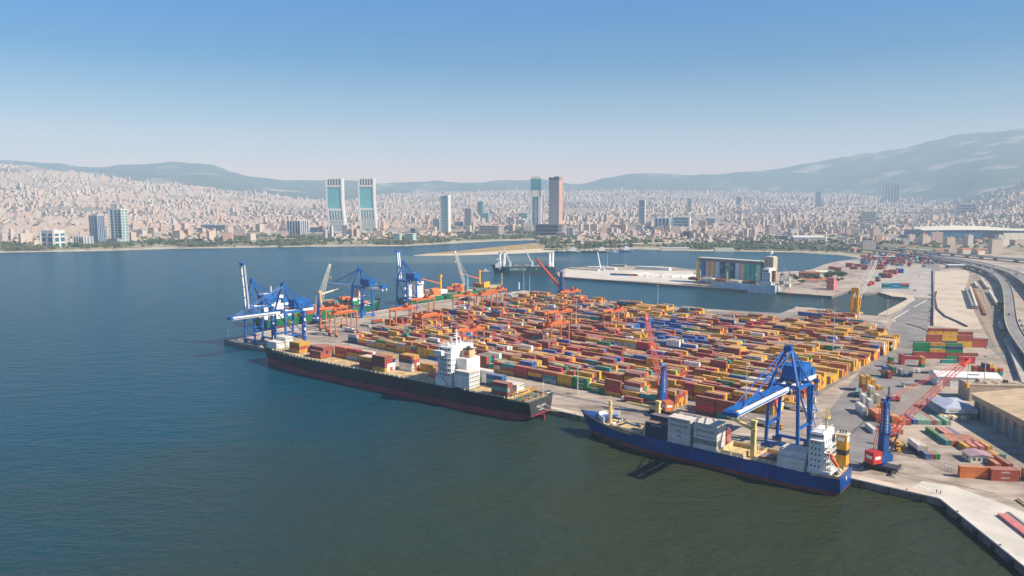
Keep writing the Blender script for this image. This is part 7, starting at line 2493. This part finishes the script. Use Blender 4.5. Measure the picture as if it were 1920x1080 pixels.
A_ = [np.array(q, dtype=float) for q in (cx, cy, cz, sx, sy, sz, rz_)]
Vb, Qb = np_boxes(*A_)
mi = np.stack([np.array(rf_)] + [np.array(mt_)] * 4, axis=1).ravel()
stuff(np_mesh('city_buildings', Vb, Qb, mi, FAC + ROOFS))

# ------------------------------------------------------------------ trees
M['leaf'] = mat('foliage', (0.055, 0.075, 0.028), 0.9, col2=(0.085, 0.095, 0.035), scale=0.4, thr=0.5)
M['leaf2'] = mat('foliage dark', (0.032, 0.052, 0.026), 0.9, col2=(0.06, 0.075, 0.03), scale=0.4, thr=0.5)
M['bark'] = mat('bark', (0.12, 0.085, 0.055), 0.95, 0.3, 1.0)
tr = random.Random(9)
def crown_data(seed, nleaf, r=1.0, squash=0.8, leaf=0.2, lm='leaf'):
    q = random.Random(seed)
    b = MB()
    lobes = [(q.uniform(-.55, .55), q.uniform(-.55, .55), q.uniform(-.25, .5), q.uniform(.35, .6)) for _ in range(6)]
    for i in range(nleaf):
        lx, ly, lz, lr = lobes[i % 6]
        v = Vector((q.gauss(0, 1), q.gauss(0, 1), q.gauss(0, 1))).normalized() * lr * (q.random() ** 0.25)
        c = Vector((lx + v.x, ly + v.y, (lz + v.z) * squash))
        n = (v.normalized() + Vector((q.uniform(-.6, .6), q.uniform(-.6, .6), q.uniform(-.2, .8)))).normalized()
        a = n.orthogonal().normalized(); e = n.cross(a)
        s = leaf * q.uniform(.6, 1.3)
        b.poly([c + a * s, c + e * s * .7, c - a * s, c - e * s * .7], 0 if i % 3 else 1)
    return b.data('crown', [M[lm], M['leaf2']])
CROWN_FAR = [crown_data(40 + i, 80, leaf=0.34, lm='leaf' if i % 2 else 'leaf2') for i in range(5)]
CROWN_NEAR = [crown_data(60 + i, 620, leaf=0.15) for i in range(3)]
b = MB(); b.tube((0, 0, 0), (0, 0, 1), 0.09, 0.055, 6)
for k in range(3):
    a_2 = 2 * PI * k / 3
    b.tube((0, 0, 0.75), (0.35 * math.cos(a_2), 0.35 * math.sin(a_2), 1.25), 0.045, 0.02, 5)
TRUNK = b.data('trunk', [M['bark']])
def tree(X, Y, Z, r, h, label, group, near=False):
    t = thing('tree', label, 'tree', (X, Y, Z), tr.uniform(0, 6), group)
    c = bpy.data.objects.new('crown', tr.choice(CROWN_NEAR if near else CROWN_FAR)); C.objects.link(c); c.parent = t
    c.location = (0, 0, h * 0.62); c.scale = (r, r, h * 0.42)
    k = bpy.data.objects.new('trunk', TRUNK); C.objects.link(k); k.parent = t; k.scale = (h * .35, h * .35, h * .42)
for i, (x, y, r, h) in enumerate(((1487, 524, 7, 10), (1494, 528, 6, 9), (1507, 519, 9, 11), (1516, 527, 8, 10), (1523, 524, 8, 11), (1532, 528, 8, 10), (1502, 534, 6, 8), (1551, 527, 9, 13), (1560, 524, 11, 14), (1570, 522, 11, 14), (1579, 524, 10, 13), (1556, 535, 7, 9), (1572, 532, 8, 10))):
    p = G(x, y); tree(p.x, p.y, 3, r, h, f"bushy dark tree on silo pier, {ORD[i]} counting from beside the loaders", 'trees on the silo pier', True)
for i, (x, y, r, h) in enumerate(((1875, 578, 5, 8), (1880, 586, 6, 8), (1886, 590, 5, 7), (1877, 592, 5, 7), (1832, 511, 6, 9), (1846, 513, 7, 8), (1856, 515, 6, 7))):
    p = G(x, y); tree(p.x, p.y, 3, r, h, f"green tree by the rail yard, {ORD[i]} counting from the highway bend", 'trees by the rail yard', True)
TSEG = [(0, 66, 18), (106, 165, 12), (232, 330, 30), (330, 430, 34), (430, 560, 40), (575, 735, 22), (790, 900, 14), (955, 1075, 34), (1080, 1215, 26), (1300, 1480, 34), (1490, 1660, 30)]
TWORD = ['before white framed building', 'before low columned block', 'right of teal slab tower', 'below long grey office', 'left of blue cube office', 'below the twin towers', 'near white residential tower', 'before green headed tower', 'right of brown tower', 'beyond silo lagoon', 'beyond lagoon right of ribbed hall']
for (x0, x1, n), wd in zip(TSEG, TWORD):
    xs = sorted(tr.uniform(x0, x1) for _ in range(n))
    for i, x in enumerate(xs):
        ys = tab(SHORE, x)
        y = tr.uniform(ys - 16, ys - 3) if x < 900 else (tr.uniform(439, 449) if x < 1000 else tr.uniform(447, 462))
        X, Y, Z = place(x, y)
        h = tr.uniform(7, 14)
        tree(X, Y, Z, h * tr.uniform(.55, .85), h, f"{'dark' if i % 2 else 'olive'} shore tree {wd}, {ORD[i] if i < len(ORD) else 'last'} from left", 'trees along the far shore')
# woods and scrub too many to tell apart
cx, cy, cz, cs = [], [], [], []
NW = 9000
for _ in range(NW):
    x = tr.uniform(-40, 1960)
    Ys = shore_Y(x)
    if x < 1600 and tr.random() < 0.72:
        Y = Ys + 25 + tr.random() ** 1.6 * 520
    else:
        Y = max(Ys, 1900) + tr.random() ** 1.4 * 3200
    X = xcol(x, Y)
    g = mnoise.noise(Vector((X / 170, Y / 170, 9.1)))
    if g < 0.02 and tr.random() < 0.9:
        continue
    cx.append(X); cy.append(Y); cz.append(terrain_z(X, Y)); cs.append(tr.uniform(3.8, 8.2))
n = len(cx)
oct_ = np.array([(1, 0, .8), (0.2, 1, .9), (-1, .1, .7), (-.1, -1, .9), (0, 0, 1.9), (.55, .6, 1.4), (-.6, .5, 1.3), (-.5, -.6, 1.5), (.6, -.5, 1.2)])
qf = np.array([(0, 1, 5, 5), (1, 2, 6, 6), (2, 3, 7, 7), (3, 0, 8, 8), (5, 4, 8, 0), (6, 4, 5, 1), (7, 4, 6, 2), (8, 4, 7, 3)])
me = bpy.data.meshes.new('tree_belt')
vs, fs = [], []
for i in range(n):
    a0 = len(vs)
    th = i * 2.4
    c_, s_ = math.cos(th), math.sin(th)
    for ox, oy, oz in oct_:
        k = cs[i] * (0.85 + 0.3 * ((i * 7 + int(oz * 10)) % 5) / 5)
        vs.append((cx[i] + (ox * c_ - oy * s_) * k, cy[i] + (ox * s_ + oy * c_) * k, cz[i] - 0.5 + oz * k * 0.9))
    for q in ((0, 1, 5), (1, 2, 6), (2, 3, 7), (3, 0, 8), (5, 4, 8, 0), (6, 4, 5, 1), (7, 4, 6, 2), (8, 4, 7, 3)):
        fs.append(tuple(a0 + k for k in q))
me.from_pydata(vs, [], fs)
me.materials.append(mat('belt foliage', (0.05, 0.07, 0.03), 0.95, col2=(0.10, 0.10, 0.045), scale=0.02, thr=0.5, coords='World'))
tb = bpy.data.objects.new('tree_belt', me); C.objects.link(tb); stuff(tb)
# ================================================================== highway viaducts, rail yard, far depot
def viaduct(path, z, w, label, name='viaduct', group='elevated roads', thick=1.6, pier_step=34, lines=True, edge=True):
    P = smooth_path([G(x, y, z) for x, y in path], 6)
    t = thing(name, label, 'viaduct', V3(P[0], 0), 0, group)
    P = [p - P[0] + Vector((0, 0)) for p in P]
    b = MB(); ribbon(P, w, z, b, 0, thick); b.build('deck', [asphalt], t)
    for sgn in (-1, 1):
        b = MB()
        for i, (a, c) in enumerate(zip(P, P[1:])):
            d = (c - a).normalized(); nn = Vector((-d.y, d.x)) * sgn * (w / 2 - 0.2)
            b.beam((*(a + nn), z + 0.45), (*(c + nn), z + 0.45), 0.4, 1.0)
        b.build('parapet', [pale], t)
    acc = 0
    for a, c in zip(P, P[1:]):
        acc += (c - a).length
        if acc > pier_step:
            acc = 0
            d = (c - a).normalized()
            b = MB(); b.box(c.x, c.y, 1.0, 2.0, w * 0.5, z - thick - 1.0, 0, rz=math.atan2(d.y, d.x)); b.build('pier', [M['concrete']], t)
    if lines:
        b = MB()
        for off in (-w / 4, 0, w / 4):
            for a, c in zip(P, P[1:]):
                d = (c - a).normalized(); nn = Vector((-d.y, d.x)) * off
                ribbon([a + nn, a.lerp(c, 0.35) + nn], 0.2, z + 0.02, b)
        b.build('lane_lines', [linew], t)
    return t
V1 = [(1990, 735), (1938, 668), (1908, 628), (1897, 605), (1894, 585), (1892, 560), (1887, 538), (1876, 521), (1858, 509), (1830, 499.5), (1795, 491.5), (1750, 484), (1700, 477), (1640, 470), (1560, 463.5), (1480, 459.5), (1400, 457), (1300, 455), (1220, 456), (1130, 459)]
viaduct(V1, 10.0, 11, 'curving highway viaduct with pale parapets sweeping behind the rail yard')
V2 = [(2080, 660), (2010, 605), (1962, 560), (1928, 528), (1900, 511), (1862, 500), (1830, 492.5), (1780, 484.5), (1730, 476.5)]
viaduct(V2, 11.0, 18, 'second carriageway of the highway, outer curve at right edge')
V3_ = [(2020, 497), (1920, 487), (1840, 480), (1760, 473), (1690, 466), (1600, 457), (1500, 452)]
viaduct(V3_, 9.0, 20, 'straight elevated road behind the curve, running to the stadium')
V4 = [(1215, 446), (1150, 451.5), (1090, 456), (1060, 458)]
viaduct(V4, 7.0, 12, 'thin pale bridge ramp over green shore right of brown tower', lines=False)
V5 = [(830, 443), (880, 441), (930, 441), (985, 444)]
viaduct(V5, 6.0, 12, 'thin pale road ramp on the shore left of green headed tower', lines=False)
# retaining wall along the inside of the bend, its teal standing in for shade
b = MB()
P = smooth_path([G(x, y, 10) for x, y in V1[3:8]], 5)
for a, c in zip(P, P[1:]):
    d = (c - a).normalized(); nn = Vector((-d.y, d.x))
    a2, c2 = a + nn * 5.9, c + nn * 5.9
    b.poly([(*a2, 2.5), (*c2, 2.5), (*c2, 10.6), (*a2, 10.6)]); b.poly([(*a2, 2.5), (*a2, 10.6), (*c2, 10.6), (*c2, 2.5)])
wall = tag(b.build('retaining_wall', [mat('wall shade teal', (0.10, 0.28, 0.30), 0.6, 0.2, 0.2)]), 'retaining wall with shade painted in teal along the inner bend of the highway viaduct', 'wall')
# cars on the roads
vr = random.Random(4)
nc = 0
for path, z, w in ((V1, 10.0, 11), (V2, 11.0, 18), (V3_, 9.0, 20)):
    P = smooth_path([G(x, y, z) for x, y in path], 8)
    wd = {10.0: 'curving viaduct', 11.0: 'outer carriageway', 9.0: 'straight elevated road'}[z]
    for i in range(16):
        k = vr.randrange(2, len(P) - 3)
        a, c = P[k], P[k + 1]
        d = (c - a).normalized(); nn = Vector((-d.y, d.x)) * vr.choice((-w * .37, -w * .13, w * .13, w * .37))
        nm, m = vr.choice(CARC)
        car(a.lerp(c, vr.random()) + nn, math.atan2(d.y, d.x), f"{nm} {'van' if i % 5 == 0 else 'car'} driving on the {wd}, {ORD[i]} of sixteen", m, 'cars on the elevated roads', z + 0.03, i % 5 == 0)
# wall and fence beside the sand lot
for i, (pts, h, th, lb) in enumerate((([(1749.5, 508), (1751, 560), (1750, 611)], 2.4, 0.6, 'long low wall between port road and sand lot'), ([(1756, 547), (1753, 560), (1757, 580), (1772, 594), (1795, 604), (1813, 613)], 1.4, 1.2, 'curved dark kerb wall across the sand lot'), ([(1700, 607.5), (1725, 614), (1742, 622)], 0.9, 0.6, 'dashed concrete barrier along the port road'), ([(1887, 640), (1900, 668), (1912, 700), (1924, 730)], 3.2, 4.0, 'row of pale blocks along the curve at right edge'))):
    b = MB()
    P = [G(*q) for q in pts]
    O = P[0]
    for a, c in zip(P, P[1:]):
        b.beam((*(a - O), h / 2), (*(c - O), h / 2), th, h)
    tag(b.build('boundary_wall', [M['concrete'] if i != 1 else M['dark']], None, loc=V3(O, 3.02)), lb, 'wall')
# rail tracks
tk = MB()
for pts in ([(1824, 516), (1838, 545), (1856, 590), (1872, 640), (1884, 664)], [(1830, 514), (1846, 545), (1864, 595), (1880, 650)], [(1815, 545), (1830, 580), (1848, 618), (1866, 650)]):
    P = smooth_path([G(*q) for q in pts], 4)
    for off in (-0.75, 0.75):
        for a, c in zip(P, P[1:]):
            d = (c - a).normalized(); nn = Vector((-d.y, d.x)) * off
            tk.beam((*(a + nn), 3.12), (*(c + nn), 3.12), 0.22, 0.18)
structure(tk.build('rail_tracks', [M['grey']]))
def wagon_line(pts, n, L, m, lb, h=2.8, w=2.7):
    P = [G(*q) for q in pts]
    tot = (P[-1] - P[0]).length
    d = (P[-1] - P[0]).normalized()
    n = max(1, int(tot / (L + 1.0)))
    for i in range(n):
        p = P[0] + d * (L / 2 + i * (L + 1.0))
        t = thing('rail_wagon', f"{lb}, {ORD[i]} from its far end", 'wagon', V3(p, 3.1), math.atan2(d.y, d.x), 'rail wagons in the yard')
        b = MB(); b.box(0, 0, 0.9, L, w, h, 0); b.box(0, 0, 0.9 + h, L * 0.98, w * 0.8, 0.3, 0); b.build('body', [m], t)
        b = MB()
        for x in (-L * .35, -L * .25, L * .25, L * .35):
            b.tube((x, -0.9, 0.45), (x, 0.9, 0.45), 0.45, n=8)
        b.build('wheels', [M['dark']], t)
wagon_line([(1811, 545), (1824, 580)], 5, 13.5, M['grey'], 'grey wagon of leftmost train in rail yard')
wagon_line([(1819, 543), (1832, 582)], 6, 12.5, M['offwhite'], 'pale wagon of second train in rail yard')
wagon_line([(1824, 541), (1848, 594)], 7, 15, M['rust'], 'rust brown flat wagon of third train in rail yard', h=0.7, w=3.2)
wagon_line([(1827, 532), (1834, 543)], 2, 13, M['offwhite'], 'pale wagon of short train near the highway')
wagon_line([(1840, 526), (1854, 546)], 3, 22, M['offwhite'], 'pale long wagon of upper train at right')
wagon_line([(1855, 549), (1872, 578)], 3, 24, M['offwhite'], 'pale long wagon of lower train at right')
wagon_line([(1874, 611), (1881, 624)], 1, 17, M['grey'], 'single grey wagon beside the rail bend', h=3.2)
# parked trailers on the ramp
for i in range(6):
    truck(G(1898.5 + i * 4.2, 602 + i * 9.5), R(-12), f"white cab lorry parked with trailer at the ramp, {ORD[i]} from the top", M['white'], None, 12.19, 'lorries parked at the ramp')
# far depot
fdx = random.Random(8)
for i in range(150):
    x = fdx.uniform(1618, 1748)
    y = fdx.uniform(479, 500 if x > 1660 else 506)
    p = G(x, y)
    if colx(p.x, p.y) < 1630 and y < 487:
        continue
    L = fdx.choice((12.19, 6.06))
    c = fdx.choice(['rust', 'red', 'crimson', 'navy', 'grey', 'orange', 'rust', 'teal', 'blue', 'pink'])
    for j in range(fdx.choice((1, 2, 3, 4))):
        for q, val in zip(arr, (p.x, p.y, 3.03 + j * CH, L, CW * 1.0, CH - 0.03, QTH if fdx.random() < .6 else QTH + PI / 2, KS.index(c if fdx.random() < .6 else fdx.choice(['rust', 'red', 'navy', 'grey'])), 0)):
            q.append(val)
for i, (x, y, tiers, L) in enumerate(((1686, 512, ['blue', 'blue', 'blue'], 12.19), (1674, 514, ['crimson', 'crimson', 'red'], 12.19), (1664, 521, ['rust', 'crimson', 'rust'], 12.19), (1655, 521, ['rust', 'navy', 'rust'], 12.19), (1645, 528, ['navy', 'rust', 'teal'], 6.06), (1634, 534, ['crimson', 'red'], 6.06), (1628, 536, ['rust', 'crimson'], 6.06), (1663, 512, ['orange', 'orange'], 12.19), (1560, 505, ['rust', 'red'], 12.19), (1570, 507, ['red', 'rust'], 12.19), (1592, 501, ['rust', 'rust', 'rust'], 12.19), (1600, 505, ['rust', 'rust'], 12.19), (1608, 500, ['rust', 'rust'], 12.19))):
    for r_ in range(3):
        for j, c in enumerate(tiers):
            p = G(x, y) + QV * 2.5 * r_
            for q, val in zip(arr, (p.x, p.y, 3.03 + j * CH, L, CW, CH - 0.03, QTH, KS.index(c), 0)):
                q.append(val)
p0 = G(1653, 541)
for i, col in enumerate((['teal', 'navy', 'teal'], ['blue', 'teal', 'blue'], ['teal', 'navy', 'red'])):
    for j, c in enumerate(col):
        q = p0 + Vector((1, -0.04)) * (6.3 + 12.6 * i)
        container(c, 12.19, q.x, q.y, 3.03 + j * CH, R(-2), f"{WORD[c]} container, {['bottom', 'middle', 'top'][j]} of {ORD[i]} column in teal wall beyond basin", 'containers beyond the basin', mark=())
for i, (x, y, L, wd_, h, lb) in enumerate(((1657, 487, 42, 14, 7, 'dark shed with white roof edge in the far depot'), (1792, 503, 30, 16, 6, 'low white canopy at the top of the sand lot'), (1862, 514, 34, 12, 5, 'low building with orange roof by the highway bend'))):
    t = thing('depot_shed', lb, 'shed', V3(G(x, y), 3.02), R(-8))
    b = MB(); b.box(0, 0, 0, L, wd_, h); b.build('wall', [M['blue2'] if i == 0 else M['grey']], t)
    b = MB(); b.box(0, 0, h, L + 2, wd_ + 2, 0.7); b.build('roof', [M['white'] if i < 2 else M['tile']], t)

for i, (x, y, rz, cb, cg, lb) in enumerate(((655, 622, 0, 'white', 'white', 'white cab lorry under the close pair of orange gantries'), (684, 612, 0, 'white', None, 'white cab lorry right of the close pair of gantries'), (707, 606, 1, 'yellow', 'rust', 'yellow cab lorry on apron below the orange gantry at pier head'), (560, 632, 0, 'white', 'crimson', 'white cab lorry between corner cranes and close gantries'),
        (795, 590, 1, 'blue2', 'navy', 'blue cab lorry beside gantry at white ship bridge'), (862, 571, 1, 'white', 'rust', 'white cab lorry near foot of pale blue crane'), (1270, 744, 0, 'white', None, 'white cab lorry waiting left of brick red front block'), (952, 556, 0, 'white', 'white', 'white cab lorry at far corner of the container pier'), (1608, 742, 2, 'white', 'teal', 'white cab lorry driving up the main port road'), (1672, 655, 2, 'yellow', 'orange', 'yellow cab lorry on port road above depot'))):
    truck(G(x, y), QTH + (0, PI / 2, 1.75)[rz], lb, M[cb], cg)
for i, (x, y) in enumerate(((963, 551), (1000, 553), (1012, 552), (1024, 555), (1180, 571), (1260, 577), (1390, 593), (1715, 545), (1722, 520), (1660, 560), (1320, 540), (1240, 533), (1480, 552), (1535, 549))):
    nm, m = CARC[(i * 2 + i // 3) % 5]
    car(G(x, y), R(30 * i), f"{nm} {'van' if i % 3 == 0 else 'car'} parked on open quays, {ORD[i]} counting from far pier corner", m, 'cars on the open quays', van=i % 3 == 0)
# ------------------------------------------------------------------ light masts
for i, (x, y, yt, lb) in enumerate(((1561, 672, 578, 'tall light mast among yellow stacks, right part of the yard'), (1663, 600, 563, 'light mast beside the port road near the basin'), (1844, 735, 668, 'light mast beside the annex of the big warehouse'), (1397, 782, 682, 'light mast at the corner of the brick red front stacks'), (982, 553, 508, 'taller light mast of a pair at the far pier corner'), (993, 553, 517, 'shorter light mast of a pair at the far pier corner'), (1080, 625, 562, 'light mast in the yard behind the paired gantries'), (1233, 580, 535, 'light mast at the far edge of the yard'),
                                   (1737, 503, 470, 'light mast at the top of the sand lot'), (1667, 490, 462, 'light mast in the far depot'), (573, 626, 592, 'light mast behind the corner quay cranes'), (847, 648, 606, 'light mast left of the black ship bridge tower'), (1541, 577, 560, 'short light mast at the basin corner'), (1083, 738, 690, 'light mast at the front of the green stack'), (1139, 500, 474, 'light mast on the far pier left part'))):
    p = G(x, y)
    lo, hi = 4.0, 90.0
    for _ in range(40):
        m_ = (lo + hi) / 2
        lo, hi = (m_, hi) if zray(p.y, yt) > m_ else (lo, m_)
    h = lo - 3
    t = thing('light_mast', lb, 'light mast', V3(p, 3.02), 0, 'light masts of the port')
    b = MB(); b.tube((0, 0, 0), (0, 0, h), 0.34, 0.16, 8); b.box(0, 0, 0, 1.2, 1.2, 0.5); b.build('pole', [M['lattice_white']], t)
    b = MB(); b.box(0, 0, h, 1.8, 1.8, 0.25)
    for k in range(6):
        a = k * PI / 3; b.box(1.0 * math.cos(a), 1.0 * math.sin(a), h - 0.5, 0.5, 0.5, 0.45)
    b.build('lamp_head', [M['grey']], t)

# ------------------------------------------------------------------ keep as things the boxes that show largest; the others join the mass
KEEP = 296
bpy.context.view_layer.update()
dg = bpy.context.evaluated_depsgraph_get()
eye = Vector((0, 0, CAM_H))
score = []
hz_ = [o for o in C.objects if o.name == 'haze'][0]
hz_.hide_viewport = True
bpy.context.view_layer.update()
dg = bpy.context.evaluated_depsgraph_get()
for o, col, L in SINGLES:
    mw = o.matrix_world
    hit = n = 0
    names = {o.name, *[c.name for c in o.children]}
    for fx in (-0.38, 0.0, 0.38):
        for (y, z) in ((-CW / 2 + 0.04, 0.7), (-CW / 2 + 0.04, 2.0), (0, CH - 0.03)):
            q = mw @ Vector((fx * L, y, z))
            d = (q - eye)
            ok, loc, _, _, ob, _ = sc.ray_cast(dg, eye, d.normalized())
            n += 1
            if ok and ob is not None and (ob.original if hasattr(ob, 'original') else ob).name in names:
                hit += 1
    q = mw @ Vector((L / 2, 0, 1.3))
    d = q - eye
    ok, loc, _, _, ob, _ = sc.ray_cast(dg, eye, d.normalized())
    if ok and (loc - q).length < 1.0:
        hit += 3
    dist = (Vector(o.location) - eye).length
    score.append(((hit / n) * L / dist ** 2, o, col, L))
hz_.hide_viewport = False
score.sort(key=lambda s: -s[0])
for s, o, col, L in score[KEEP:]:
    for q, val in zip(arr, (o.location.x, o.location.y, o.location.z, L, CW, CH - 0.03, o.rotation_euler[2], KS.index(col), 0)):
        q.append(val)
    for c in list(o.children):
        bpy.data.objects.remove(c)
    bpy.data.objects.remove(o)
a_ = [np.array(q, dtype=float) for q in arr]
Vb, Qb = np_boxes(*a_[:7])
mi = np.stack([a_[7] + len(KS)] + [a_[7]] * 4, axis=1).ravel()
yc = np_mesh('yard_containers', Vb, Qb, mi, [CM[k] for k in KS] + [CR[k] for k in KS])
stuff(yc)
# the dark emblem printed on the long side of the yellow boxes of that mass
sel = [i for i in range(len(arr[0])) if KS[int(arr[7][i])] in ('yellow', 'grey')]
Lm = text_mesh('MSC', 1.15, M['text_dark'])
tv = np.zeros(len(Lm.vertices) * 3); Lm.vertices.foreach_get('co', tv); tv = tv.reshape(-1, 3)
eb = MB()
n_ = Vector((math.sin(QTH), -math.cos(QTH)))
for i in sel:
    x, y, z = arr[0][i] + n_.x * (CW / 2 + 0.02), arr[1][i] + n_.y * (CW / 2 + 0.02), arr[2][i] + CH * 0.5
    ux, uy = math.cos(QTH), math.sin(QTH)
    w, h = 0.75, 0.62
    for dx in (-0.52, 0.0, 0.52):
        a, b2 = dx - 0.2, dx + 0.2
        eb.poly([(x + ux * a, y + uy * a, z - h / 2), (x + ux * b2, y + uy * b2, z - h / 2), (x + ux * b2, y + uy * b2, z + h / 2), (x + ux * a, y + uy * a, z + h / 2)])
stuff(eb.build('lettering', M['text_dark'], parent=yc))
